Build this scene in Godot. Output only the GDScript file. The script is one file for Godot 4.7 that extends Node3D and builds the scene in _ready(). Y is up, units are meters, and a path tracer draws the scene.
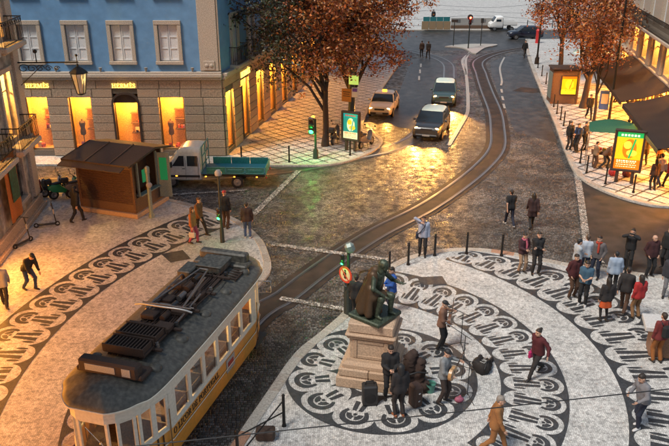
extends Node3D
# A city square at dusk seen from an upper window. Pavements lie at y = 0, the carriageway 0.10 m lower.

const ROAD := -0.10

class Builder:
	var v := PackedVector3Array()
	var n := PackedVector3Array()
	var c := PackedColorArray()
	var uv := PackedVector2Array()
	var ix := PackedInt32Array()
	var xf := Transform3D.IDENTITY
	var col := Color.WHITE
	var tinted := false
	func tint(k: Color):
		col = k; tinted = true
		return self
	func put(p: Vector3, nn: Vector3, t := Vector2.ZERO) -> int:
		v.append(xf * p); n.append((xf.basis * nn).normalized()); c.append(col); uv.append(t)
		return v.size() - 1
	func tri(a: Vector3, b: Vector3, d: Vector3):
		var nn := (b - a).cross(d - a)
		if nn.length_squared() < 1e-16: return
		nn = nn.normalized()
		var i := put(a, nn); put(b, nn); put(d, nn)
		ix.append_array(PackedInt32Array([i, i + 2, i + 1]))
	func quad(a: Vector3, b: Vector3, d: Vector3, e: Vector3):   # counter-clockwise seen from outside
		var nn := (d - a).cross(e - b)
		if nn.length_squared() < 1e-16: return
		nn = nn.normalized()
		var i := put(a, nn, Vector2(0, 1)); put(b, nn, Vector2(1, 1)); put(d, nn, Vector2(1, 0)); put(e, nn, Vector2(0, 0))
		ix.append_array(PackedInt32Array([i, i + 2, i + 1, i, i + 3, i + 2]))
	func box(ctr: Vector3, size: Vector3, bev := 0.0, bas := Basis.IDENTITY):
		var h := size * 0.5
		var keep := xf
		xf = xf * Transform3D(bas, ctr)
		if bev <= 0.0:
			for ax in 3:
				for s: float in [-1.0, 1.0]:
					var w := Vector3.ZERO; w[ax] = s
					var a := Vector3.ZERO; a[(ax + 1) % 3] = 1.0
					var b := Vector3.ZERO; b[(ax + 2) % 3] = s
					quad((w - a - b) * h, (w + a - b) * h, (w + a + b) * h, (w - a + b) * h)
		else:
			bev = minf(bev, minf(h.x, minf(h.y, h.z)) * 0.8)
			var g := h - Vector3.ONE * bev
			for ax in 3:
				for s: float in [-1.0, 1.0]:
					var w := Vector3.ZERO; w[ax] = s * h[ax]
					var a := Vector3.ZERO; a[(ax + 1) % 3] = g[(ax + 1) % 3]
					var b := Vector3.ZERO; b[(ax + 2) % 3] = s * g[(ax + 2) % 3]
					quad(w - a - b, w + a - b, w + a + b, w - a + b)
			for ax in 3:
				var p := (ax + 1) % 3
				var q := (ax + 2) % 3
				for s: float in [-1.0, 1.0]:
					for t: float in [-1.0, 1.0]:
						var a0 := Vector3.ZERO; a0[ax] = -g[ax]; a0[p] = s * h[p]; a0[q] = t * g[q]
						var b0 := Vector3.ZERO; b0[ax] = -g[ax]; b0[p] = s * g[p]; b0[q] = t * h[q]
						var a1 := a0; a1[ax] = g[ax]
						var b1 := b0; b1[ax] = g[ax]
						if s * t > 0: quad(a0, b0, b1, a1)
						else: quad(b0, a0, a1, b1)
			for sx in [-1.0, 1.0]:
				for sy in [-1.0, 1.0]:
					for sz in [-1.0, 1.0]:
						var sg := Vector3(sx, sy, sz)
						var a := Vector3(h.x, g.y, g.z) * sg
						var b := Vector3(g.x, h.y, g.z) * sg
						var d := Vector3(g.x, g.y, h.z) * sg
						if sx * sy * sz > 0: tri(a, b, d)
						else: tri(a, d, b)
		xf = keep
		return self
	func bar(a: Vector3, b: Vector3, w: float, h: float, bev := 0.0):   # a box from a to b
		var d := b - a
		var z := d.normalized()
		var up := Vector3.UP if absf(z.y) < 0.95 else Vector3.RIGHT
		var x := up.cross(z).normalized()
		box((a + b) * 0.5, Vector3(w, h, d.length()), bev, Basis(x, z.cross(x), z))
		return self
	func rings(list: Array, closed := true, caps := true, smooth := true):   # list of PackedVector3Array of equal size
		var m: int = list[0].size()
		var k := list.size()
		var last := m if closed else m - 1
		if smooth:
			var base := v.size()
			for i in k:
				var r: PackedVector3Array = list[i]
				var r0: PackedVector3Array = list[maxi(i - 1, 0)]
				var r1: PackedVector3Array = list[mini(i + 1, k - 1)]
				for j in m:
					var jn := (j + 1) % m if closed else mini(j + 1, m - 1)
					var jp := (j + m - 1) % m if closed else maxi(j - 1, 0)
					var nn := (r[jn] - r[jp]).cross(r1[j] - r0[j])
					if nn.length_squared() < 1e-14: nn = Vector3.UP
					put(r[j], nn.normalized(), Vector2(float(j) / last, float(i) / maxf(1.0, k - 1)))
			for i in k - 1:
				for j in last:
					var a := base + i * m + j
					var b := base + i * m + (j + 1) % m
					ix.append_array(PackedInt32Array([a, b + m, b, a, a + m, b + m]))
		else:
			for i in k - 1:
				for j in last:
					quad(list[i][j], list[i][(j + 1) % m], list[i + 1][(j + 1) % m], list[i + 1][j])
		if caps and closed:
			for e in 2:
				var r: PackedVector3Array = list[0] if e == 0 else list[k - 1]
				var ctr := Vector3.ZERO
				for p in r: ctr += p
				ctr /= m
				for j in m:
					if e == 0: tri(ctr, r[(j + 1) % m], r[j])
					else: tri(ctr, r[j], r[(j + 1) % m])
		return self
	func tube(a: Vector3, b: Vector3, ra: float, rb := -1.0, sides := 8, caps := true):
		if rb < 0.0: rb = ra
		return path([a, b], [ra, rb], sides, caps)
	func path(pts: Array, rad: Array, sides := 8, caps := true):
		var list := []
		var x := Vector3.ZERO
		for i in pts.size():
			var d: Vector3 = pts[mini(i + 1, pts.size() - 1)] - pts[maxi(i - 1, 0)]
			d = d.normalized()
			if x == Vector3.ZERO:
				x = (Vector3.UP if absf(d.y) < 0.9 else Vector3.RIGHT).cross(d).normalized()
			else:
				x = (x - d * x.dot(d)).normalized()
			var y := d.cross(x)
			var r := PackedVector3Array()
			var rr: float = rad[i] if i < rad.size() else rad[rad.size() - 1]
			for j in sides:
				var a := TAU * j / sides
				r.append(pts[i] + (x * cos(a) + y * sin(a)) * rr)
			list.append(r)
		rings(list, true, caps)
		return self
	func lathe(prof: Array, sides := 16, at := Vector3.ZERO, caps := true, smooth := true):   # prof of Vector2(radius, y), upwards
		var list := []
		for p in prof:
			var r := PackedVector3Array()
			for j in sides:
				var a := -TAU * j / sides
				r.append(at + Vector3(p.x * cos(a), p.y, p.x * sin(a)))
			list.append(r)
		rings(list, true, caps, smooth)
		return self
	func ball(at: Vector3, rx: float, ry := -1.0, rz := -1.0, sides := 10, rows := 6):
		if ry < 0: ry = rx
		if rz < 0: rz = rx
		var list := []
		for i in rows + 1:
			var t := -PI / 2 + PI * i / rows
			var r := PackedVector3Array()
			for j in sides:
				var a := -TAU * j / sides
				r.append(at + Vector3(rx * cos(t) * cos(a), ry * sin(t), rz * cos(t) * sin(a)))
			list.append(r)
		rings(list, true, false)
		return self
	func sheet(poly: PackedVector2Array, y: float):
		var t := Geometry2D.triangulate_polygon(poly)
		for i in range(0, t.size(), 3):
			var a := Vector3(poly[t[i]].x, y, poly[t[i]].y)
			var b := Vector3(poly[t[i + 1]].x, y, poly[t[i + 1]].y)
			var d := Vector3(poly[t[i + 2]].x, y, poly[t[i + 2]].y)
			if (b - a).cross(d - a).y > 0: tri(a, b, d)
			else: tri(a, d, b)
		return self
	func prism(poly: PackedVector2Array, y0: float, y1: float, bottom := false):
		sheet(poly, y1)
		if bottom: sheet(poly, y0)
		var area := 0.0
		for i in poly.size():
			var p := poly[i]
			var q := poly[(i + 1) % poly.size()]
			area += p.x * q.y - q.x * p.y
		for i in poly.size():
			var p := poly[i]
			var q := poly[(i + 1) % poly.size()]
			if area > 0:
				var w := p; p = q; q = w
			quad(Vector3(p.x, y0, p.y), Vector3(q.x, y0, q.y), Vector3(q.x, y1, q.y), Vector3(p.x, y1, p.y))
		return self
	func ribbon(pts: Array, w: float, y: float):   # flat strip along pts of Vector2
		for i in pts.size() - 1:
			var a: Vector2 = pts[i]
			var b: Vector2 = pts[i + 1]
			var ta: Vector2 = (b - (pts[i - 1] if i > 0 else a)).normalized().orthogonal() * w * 0.5
			var tb: Vector2 = ((pts[i + 2] if i + 2 < pts.size() else b) - a).normalized().orthogonal() * w * 0.5
			var p0 := a + ta
			var p1 := a - ta
			var q0 := b + tb
			var q1 := b - tb
			quad(Vector3(p0.x, y, p0.y), Vector3(q0.x, y, q0.y), Vector3(q1.x, y, q1.y), Vector3(p1.x, y, p1.y))
		return self
	func quad_sheet(w: float, h: float, at: Vector3):
		quad(at + Vector3(-w / 2, -h / 2, 0), at + Vector3(w / 2, -h / 2, 0), at + Vector3(w / 2, h / 2, 0), at + Vector3(-w / 2, h / 2, 0))
		return self
	func fix_up():   # for flat sheets: every face looks up
		for i in n.size(): n[i] = Vector3.UP
		for i in range(0, ix.size(), 3):
			var k := ix[i + 1]
			if (v[ix[i + 2]] - v[ix[i]]).cross(v[k] - v[ix[i]]).y < 0:
				ix[i + 1] = ix[i + 2]; ix[i + 2] = k
		return self
	func mesh() -> ArrayMesh:
		var a := []
		a.resize(Mesh.ARRAY_MAX)
		a[Mesh.ARRAY_VERTEX] = v; a[Mesh.ARRAY_NORMAL] = n; a[Mesh.ARRAY_INDEX] = ix; a[Mesh.ARRAY_TEX_UV] = uv
		if tinted: a[Mesh.ARRAY_COLOR] = c
		var m := ArrayMesh.new()
		m.add_surface_from_arrays(Mesh.PRIMITIVE_TRIANGLES, a)
		return m

# ---------------------------------------------------------------- nodes
var taken := {}
var rng := RandomNumberGenerator.new()
var M := {}

func numbered(parent: Node, called: String) -> String:
	var key := str(parent.get_instance_id()) + called
	var k: int = taken.get(key, 0)
	taken[key] = k + 1
	return called if k == 0 else "%s_%03d" % [called, k]

func tag(o: Node, label: String, category: String, group := ""):
	o.set_meta("label", label); o.set_meta("category", category)
	if group: o.set_meta("group", group)
	return o

func thing(called: String, label: String, category: String, at := Vector3.ZERO, turn := 0.0, group := "") -> Node3D:
	var o := Node3D.new()
	o.name = numbered(self, called)
	add_child(o)
	o.position = at; o.rotation.y = turn
	tag(o, label, category, group)
	return o

func part(called: String, m, mat: Material, parent: Node = self, at := Vector3.ZERO, bas := Basis.IDENTITY) -> MeshInstance3D:
	var o := MeshInstance3D.new()
	o.mesh = m.mesh() if m is Builder else m
	o.name = numbered(parent, called)
	o.material_override = mat
	o.transform = Transform3D(bas, at)
	parent.add_child(o, true)
	return o

func structure(called: String, m, mat: Material) -> MeshInstance3D:
	var o := part(called, m, mat)
	o.set_meta("kind", "structure")
	return o

func V2(x: float, z: float) -> Vector2: return Vector2(x, z)
func smooth_curve(pts: Array, step := 0.5) -> Array:
	var cv := Curve2D.new()
	cv.bake_interval = step
	for i in pts.size():
		var a: Vector2 = pts[maxi(i - 1, 0)]
		var b: Vector2 = pts[mini(i + 1, pts.size() - 1)]
		var t := (b - a) / 6.0
		cv.add_point(pts[i], -t, t)
	return Array(cv.get_baked_points())

# ---------------------------------------------------------------- materials
var tex := {}

func noise_image(size: int, freq: float, octaves: int, sd: int, lo: float, hi: float, kind := FastNoiseLite.TYPE_SIMPLEX_SMOOTH) -> Image:
	var f := FastNoiseLite.new()
	f.seed = sd; f.noise_type = kind; f.frequency = freq; f.fractal_octaves = octaves
	var im := f.get_seamless_image(size, size)
	var d := im.get_data()
	for i in d.size(): d[i] = int(255.0 * (lo + (hi - lo) * d[i] / 255.0))
	return Image.create_from_data(size, size, false, Image.FORMAT_L8, d)

func to_normal(im: Image, strength: float) -> ImageTexture:
	var k := im.duplicate()
	k.convert(Image.FORMAT_RGBA8)
	k.bump_map_to_normal_map(strength)
	return ImageTexture.create_from_image(k)

func mat(col: Color, rough := 0.7, metal := 0.0, grain := "", scale := 1.0, bump := "", amount := 0.6) -> StandardMaterial3D:
	var m := StandardMaterial3D.new()
	m.albedo_color = col.linear_to_srgb()
	m.roughness = rough; m.metallic = metal
	if grain:
		m.albedo_texture = tex[grain]
		m.uv1_triplanar = true; m.uv1_world_triplanar = true
		m.uv1_scale = Vector3.ONE * scale
	if bump:
		m.normal_enabled = true; m.normal_texture = tex[bump]; m.normal_scale = amount
		m.uv1_triplanar = true; m.uv1_world_triplanar = true
		m.uv1_scale = Vector3.ONE * scale
	return m

func glow(col: Color, energy: float) -> StandardMaterial3D:
	var m := StandardMaterial3D.new()
	m.albedo_color = col.linear_to_srgb()
	m.emission_enabled = true; m.emission = col.linear_to_srgb(); m.emission_energy_multiplier = energy
	return m

func glass(col: Color, alpha: float, rough := 0.04) -> StandardMaterial3D:
	var m := StandardMaterial3D.new()
	m.transparency = BaseMaterial3D.TRANSPARENCY_ALPHA
	var k := col.linear_to_srgb()
	m.albedo_color = Color(k.r, k.g, k.b, alpha)
	m.roughness = rough
	return m

func stones_image(px: int, rows: int, across: int, lo: float, hi: float, sd: int) -> Array:
	# courses of hewn cubes: tone image and relief image
	var tone := Image.create(px, px, false, Image.FORMAT_L8)
	var relief := Image.create(px, px, false, Image.FORMAT_L8)
	tone.fill(Color(lo * 0.55, lo * 0.55, lo * 0.55))
	relief.fill(Color(0.05, 0.05, 0.05))
	var r := RandomNumberGenerator.new()
	r.seed = sd
	var h := float(px) / rows
	for j in rows:
		var x := r.randf() * h
		var first := x
		while x < first + px - h * 0.55:
			var w := minf(float(px) / across * r.randf_range(0.82, 1.2), first + px - x)
			if first + px - x - w < h * 0.5: w = first + px - x
			var k := r.randf_range(lo, hi)
			var top := r.randf_range(0.6, 1.0)
			for layer in 4:
				var e := h * (0.05 + 0.045 * layer)
				var yj := r.randf_range(-0.02, 0.02) * h
				for wrap in [0, -px]:
					var rc := Rect2i(int(x + e + wrap), int(j * h + e + yj), int(ceil(w - 2 * e)), int(ceil(h - 2 * e)))
					if layer == 1: tone.fill_rect(rc, Color(k, k, k))
					var g: float = top * [0.35, 0.65, 0.88, 1.0][layer]
					relief.fill_rect(rc, Color(g, g, g))
			x += w
	return [tone, relief]

func blend_noise(im: Image, nz: Image, amount: float) -> Image:
	var a := im.get_data()
	var b := nz.get_data()
	for i in a.size(): a[i] = clampi(int(a[i] * (1.0 + amount * (b[i] / 127.5 - 1.0))), 0, 255)
	return Image.create_from_data(im.get_width(), im.get_height(), false, Image.FORMAT_L8, a)

func mosaic_image(px: int, freq: float, sd: int, lo: float) -> Array:
	var f := FastNoiseLite.new()
	f.seed = sd; f.noise_type = FastNoiseLite.TYPE_CELLULAR; f.frequency = freq; f.fractal_type = FastNoiseLite.FRACTAL_NONE
	f.cellular_jitter = 0.62; f.cellular_distance_function = FastNoiseLite.DISTANCE_EUCLIDEAN
	f.cellular_return_type = FastNoiseLite.RETURN_CELL_VALUE
	var cell := f.get_seamless_image(px, px, false, false, 0.1, true)
	f.cellular_return_type = FastNoiseLite.RETURN_DISTANCE2_SUB
	var dist := f.get_seamless_image(px, px, false, false, 0.1, true)
	var a := cell.get_data()
	var b := dist.get_data()
	var rel := PackedByteArray()
	rel.resize(a.size())
	for i in a.size():
		var e := clampf(b[i] / 46.0, 0.0, 1.0)
		var k := lo + (1.0 - lo) * pow(a[i] / 255.0, 0.55)
		a[i] = int(255.0 * k * (0.66 + 0.34 * e))
		rel[i] = int(255.0 * e)
	return [Image.create_from_data(px, px, false, Image.FORMAT_L8, a), Image.create_from_data(px, px, false, Image.FORMAT_L8, rel)]

func make_textures():
	var fine := noise_image(512, 0.035, 5, 11, 0.7, 1.0)
	var broad := noise_image(512, 0.012, 5, 5, 0.5, 1.0)
	tex.fine = ImageTexture.create_from_image(fine)
	tex.broad = ImageTexture.create_from_image(broad)
	tex.fine_n = to_normal(fine, 6.0)
	tex.broad_n = to_normal(broad, 8.0)
	tex.soft = ImageTexture.create_from_image(noise_image(512, 0.02, 5, 51, 0.9, 1.0))
	tex.stain = ImageTexture.create_from_image(noise_image(512, 0.014, 6, 71, 0.86, 1.0))
	tex.paint = ImageTexture.create_from_image(noise_image(512, 0.03, 5, 61, 0.86, 1.0))
	var speck := noise_image(512, 0.16, 3, 21, 0.35, 1.0)
	tex.speck = ImageTexture.create_from_image(speck)
	tex.speck_n = to_normal(speck, 5.0)
	var st := stones_image(1024, 36, 32, 0.45, 1.0, 3)
	tex.cobble = ImageTexture.create_from_image(blend_noise(st[0], noise_image(1024, 0.05, 4, 8, 0.0, 1.0), 0.35))
	tex.cobble_n = to_normal(st[1], 7.0)
	var gloss := noise_image(1024, 0.006, 4, 31, 0.22, 1.0)
	tex.wet = ImageTexture.create_from_image(gloss)
	var mo := mosaic_image(1024, 0.034, 9, 0.74)
	tex.mosaic = ImageTexture.create_from_image(blend_noise(mo[0], noise_image(1024, 0.008, 4, 17, 0.0, 1.0), 0.14))
	tex.mosaic_n = to_normal(mo[1], 4.0)
	# woven brown timber grain
	var wd := noise_image(512, 0.02, 4, 77, 0.5, 1.0)
	wd.resize(512, 64); wd.resize(512, 512)
	tex.wood = ImageTexture.create_from_image(wd)

func make_materials():
	M.cobble = mat(Color(0.32, 0.295, 0.27), 0.62, 0.0, "cobble", 1.0 / 3.6, "cobble_n", 1.0)
	M.cobble.roughness = 0.95; M.cobble.roughness_texture = tex.wet
	M.cobble.detail_enabled = true; M.cobble.detail_blend_mode = BaseMaterial3D.BLEND_MODE_MUL; M.cobble.detail_albedo = tex.broad
	M.cobble.detail_uv_layer = BaseMaterial3D.DETAIL_UV_2; M.cobble.uv2_triplanar = true; M.cobble.uv2_world_triplanar = true; M.cobble.uv2_scale = Vector3.ONE * 0.07
	M.asphalt = mat(Color(0.13, 0.1, 0.085), 0.7, 0.0, "speck", 0.9, "speck_n", 1.0)
	M.trackbed = mat(Color(0.12, 0.078, 0.054), 0.72, 0.0, "speck", 0.7, "speck_n", 0.5)
	M.patch = mat(Color(0.17, 0.16, 0.152), 0.36, 0.0, "speck", 0.8, "speck_n", 0.7)
	for k in ["patch", "asphalt", "trackbed"]:
		var a: StandardMaterial3D = M[k]
		a.detail_enabled = true; a.detail_blend_mode = BaseMaterial3D.BLEND_MODE_MUL; a.detail_albedo = tex.broad; a.detail_uv_layer = BaseMaterial3D.DETAIL_UV_2
		a.uv2_triplanar = true; a.uv2_world_triplanar = true; a.uv2_scale = Vector3.ONE * 0.16
	M.steel = mat(Color(0.5, 0.47, 0.45), 0.3, 0.85, "fine", 1.5)
	M.limestone = mat(Color(0.76, 0.74, 0.70), 0.55, 0.0, "mosaic", 0.5, "mosaic_n", 0.7)
	M.limestone.detail_enabled = true; M.limestone.detail_blend_mode = BaseMaterial3D.BLEND_MODE_MUL; M.limestone.detail_albedo = tex.stain; M.limestone.detail_uv_layer = BaseMaterial3D.DETAIL_UV_2; M.limestone.uv2_triplanar = true; M.limestone.uv2_world_triplanar = true; M.limestone.uv2_scale = Vector3.ONE * 0.11
	M.basalt = mat(Color(0.052, 0.055, 0.06), 0.5, 0.0, "mosaic", 0.5, "mosaic_n", 0.7)
	M.kerb = mat(Color(0.52, 0.48, 0.42), 0.6, 0.0, "fine", 0.7, "speck_n", 0.4)
	M.kerb2 = mat(Color(0.46, 0.41, 0.35), 0.6, 0.0, "fine", 0.5, "speck_n", 0.4)
	M.white_paint = mat(Color(0.7, 0.68, 0.64), 0.6, 0.0, "speck", 0.9)
	M.white_cobble = mat(Color(0.62, 0.58, 0.52), 0.6, 0.0, "cobble", 1.0 / 3.6, "cobble_n", 0.8)
	M.blue_wall = mat(Color(0.15, 0.31, 0.52), 0.85, 0.0, "soft", 0.12, "fine_n", 0.2)
	M.stone = mat(Color(0.62, 0.44, 0.30), 0.8, 0.0, "fine", 0.6, "speck_n", 0.45)
	M.stone2 = mat(Color(0.56, 0.39, 0.26), 0.8, 0.0, "fine", 0.9, "speck_n", 0.45)
	M.stone3 = mat(Color(0.51, 0.37, 0.255), 0.8, 0.0, "fine", 0.45, "speck_n", 0.45)
	M.stone_pale = mat(Color(0.64, 0.53, 0.42), 0.75, 0.0, "fine", 0.8, "speck_n", 0.14)
	M.mortar = mat(Color(0.2, 0.165, 0.13), 0.9, 0.0, "fine", 1.0)
	M.cream = mat(Color(0.6, 0.53, 0.44), 0.8, 0.0, "broad", 0.25, "fine_n", 0.15)
	M.shutter = mat(Color(0.72, 0.73, 0.73), 0.5, 0.0, "paint", 0.8)
	M.iron = mat(Color(0.025, 0.023, 0.022), 0.45, 0.5)
	M.black = mat(Color(0.018, 0.018, 0.019), 0.5)
	M.rubber = mat(Color(0.02, 0.02, 0.021), 0.8, 0.0, "speck", 2.0)
	M.chrome = mat(Color(0.6, 0.6, 0.6), 0.22, 1.0)
	M.warm_wall = mat(Color(0.75, 0.48, 0.16), 0.8, 0.0, "fine", 0.6)
	M.tram_glass = glass(Color(0.12, 0.12, 0.11), 0.4, 0.03)
	M.shutter_brown = mat(Color(0.16, 0.08, 0.05), 0.55, 0.0, "wood", 1.2)
	M.curtain_glass = mat(Color(0.35, 0.42, 0.48), 0.2, 0.0, "wood", 0.5)
	M.pane = glass(Color(0.7, 0.75, 0.75), 0.08)
	M.dark_glass = mat(Color(0.02, 0.03, 0.04), 0.05)
	M.wood = mat(Color(0.17, 0.085, 0.045), 0.6, 0.0, "wood", 1.2, "fine_n", 0.3)
	M.brown = mat(Color(0.15, 0.085, 0.05), 0.6, 0.0, "fine", 0.8, "fine_n", 0.2)
	M.brown_dark = mat(Color(0.065, 0.038, 0.026), 0.7, 0.0, "fine", 0.7, "fine_n", 0.4)
	M.grey_metal = mat(Color(0.3, 0.31, 0.32), 0.45, 0.6, "fine", 1.0)

# ---------------------------------------------------------------- camera, sky, light
func lamp(parent: Node, at: Vector3, col: Color, energy: float, size := 0.12) -> OmniLight3D:
	var l := OmniLight3D.new()
	l.name = numbered(parent, "bulb_light")
	l.light_color = col; l.light_energy = energy; l.light_size = size
	l.omni_range = 40.0; l.omni_attenuation = 2.0; l.shadow_enabled = true
	parent.add_child(l, true)
	l.position = at
	return l

func _ready():
	rng.seed = 20
	var cam := Camera3D.new()
	cam.name = "camera"
	cam.fov = 33.93
	cam.near = 0.1; cam.far = 900.0
	add_child(cam)
	cam.position = Vector3(0, 12.5, 0)
	cam.rotation_degrees = Vector3(-22.4, 0, 0)
	cam.current = true

	var env := Environment.new()
	env.background_mode = Environment.BG_SKY
	var sm := ProceduralSkyMaterial.new()
	sm.sky_top_color = Color(0.48, 0.56, 0.66)
	sm.sky_horizon_color = Color(0.66, 0.68, 0.70)
	sm.sky_curve = 0.25
	sm.ground_bottom_color = Color(0.12, 0.11, 0.10)
	sm.ground_horizon_color = Color(0.45, 0.43, 0.41)
	sm.sun_angle_max = 1.0
	var sky := Sky.new()
	sky.sky_material = sm
	env.sky = sky
	env.background_energy_multiplier = 0.50
	env.tonemap_mode = Environment.TONE_MAPPER_LINEAR
	env.tonemap_exposure = 2.4
	env.sdfgi_enabled = true; env.ssao_enabled = true; env.ssil_enabled = true
	var we := WorldEnvironment.new()
	we.name = "world_environment"
	we.environment = env
	add_child(we)

	var sun := DirectionalLight3D.new()
	sun.name = "sun"
	sun.light_color = Color(1.0, 0.97, 0.93)
	sun.light_energy = 0.5
	sun.light_angular_distance = 16.0
	sun.shadow_enabled = true
	sun.rotation_degrees = Vector3(-58, -52, 0)
	add_child(sun)

	make_textures()
	make_materials()
	print("textures ", Time.get_ticks_msec())
	build_ground()
	print("ground ", Time.get_ticks_msec())
	build_buildings()
	print("buildings ", Time.get_ticks_msec())
	build_vehicles()
	print("vehicles ", Time.get_ticks_msec())
	build_people()
	print("people ", Time.get_ticks_msec())
	build_street()
	build_trees()
	print("street ", Time.get_ticks_msec())

# ---------------------------------------------------------------- ground
func road_pt(x: float, z: float) -> Vector2: return Vector2(x, z) * 1.008

func arc(c: Vector2, r: float, a0: float, a1: float, k: int) -> Array:
	var o := []
	for i in k + 1:
		var a := deg_to_rad(lerpf(a0, a1, float(i) / k))
		o.append(c + Vector2(cos(a), sin(a)) * r)
	return o

func reach(p: Vector2, d: Vector2, c: Vector2, r: float) -> float:   # distance from p along d to the circle c, r
	var m := p - c
	var b := m.dot(d)
	return -b + sqrt(maxf(0.0, b * b - m.length_squared() + r * r))

func kerb_stones(parent: Node, line: Array, width: float, length: float, side: float, vary := false):
	# hewn kerb stones along a polyline, each one a block; the line is the outer edge
	var cv := Curve2D.new()
	for p in line: cv.add_point(p)
	var total := cv.get_baked_length()
	var k := int(round(total / length))
	var l := total / k
	var kinds := []
	for i in 4:
		kinds.append(Builder.new().box(Vector3.ZERO, Vector3(l - 0.014, 0.15, width), 0.018).mesh())
	for i in k:
		var a := cv.sample_baked(i * l)
		var b := cv.sample_baked((i + 1) * l)
		var d := (b - a).normalized()
		var nn := Vector2(-d.y, d.x) * side
		var m := (a + b) * 0.5 + nn * width * 0.5
		var bas := Basis(Vector3(d.x, 0, d.y), Vector3.UP, Vector3(-d.y, 0, d.x))
		var mt: Material = M.kerb if (i * 7 + 3) % 5 > 1 else M.kerb2
		if vary and i % 9 == 6: mt = M.kerb_red
		part("kerb_stone", kinds[i % 4], mt, parent, Vector3(m.x, -0.055 + rng.randf_range(-0.006, 0.006), m.y), bas)

func motif(parent: Node, map: Callable, s0: float, s1: float, tt: float, simple := false, last := false):
	# one ornament of the mosaic: map(s, t) gives the ground point, t 0..1 from the inner to the outer rim
	var b := Builder.new()
	var h := 0.006
	var at := func(x: float, y: float) -> Vector3:
		var p: Vector2 = map.call(lerpf(s0, s1, x + 0.5), clampf(y / tt, 0.0, 1.0))
		return Vector3(p.x, h, p.y)
	var strip := func(p: Array, q: Array):
		for i in p.size() - 1:
			b.quad(at.call(p[i].x, p[i].y), at.call(p[i + 1].x, p[i + 1].y), at.call(q[i + 1].x, q[i + 1].y), at.call(q[i].x, q[i].y))
	# scalloped rims
	for e in 2:
		var p := []
		var q := []
		for i in 17:
			var x := -0.5 + i / 16.0
			var y := 0.60 - sqrt(maxf(0.0, 0.252 - x * x))
			p.append(Vector2(x, 0.0 if e == 0 else tt)); q.append(Vector2(x, y if e == 0 else tt - y))
		strip.call(p, q)
	# crescent
	var cy := tt - 0.66
	var p2 := []
	var q2 := []
	for i in 19:
		var a := deg_to_rad(-38.0 + 256.0 * i / 18.0)
		var w := 0.095 + 0.065 * sin(PI * i / 18.0)
		p2.append(Vector2(cos(a) * 0.355, cy + sin(a) * 0.40)); q2.append(Vector2(cos(a) * (0.355 - w), cy + sin(a) * (0.40 - w)))
	strip.call(p2, q2)
	# twin quarter lobes round a small eye
	var ec := Vector2(0, cy - 0.06)
	for s: float in [-1.0, 1.0]:
		var pr := []
		var qr := []
		for i in 9:
			var a := deg_to_rad(90.0 - s * (9.0 + 84.0 * i / 8.0))
			pr.append(ec + Vector2(cos(a) * 0.215, sin(a) * 0.25)); qr.append(ec + Vector2(cos(a) * 0.085, sin(a) * 0.095))
		strip.call(pr, qr)
		# bars splaying towards the inner rim
		var n := 6
		var pb := []
		var qb := []
		for i in n + 1:
			var u := float(i) / n
			var x: float = lerpf(0.085, 0.15, u) * s
			var w := lerpf(0.06, 0.09, u)
			var y := lerpf(cy - 0.22, 0.44, u)
			pb.append(Vector2(x - w, y)); qb.append(Vector2(x + w, y))
		strip.call(pb, qb)
		# rounded feet
		if not simple:
			var pf := []
			var qf := []
			for i in 13:
				var a := TAU * i / 12.0
				var c2 := Vector2(0.315 * s, 0.62)
				pf.append(c2 + Vector2(cos(a) * 0.05, sin(a) * 0.2)); qf.append(c2)
			strip.call(pf, qf)
	var ph := []
	var qh := []
	for i in 11:
		var a := TAU * i / 10.0
		ph.append(ec + Vector2(cos(a) * 0.05, sin(a) * 0.055)); qh.append(ec)
	strip.call(ph, qh)
	b.fix_up()
	part("mosaic_ornament", b, M.basalt, parent)

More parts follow.
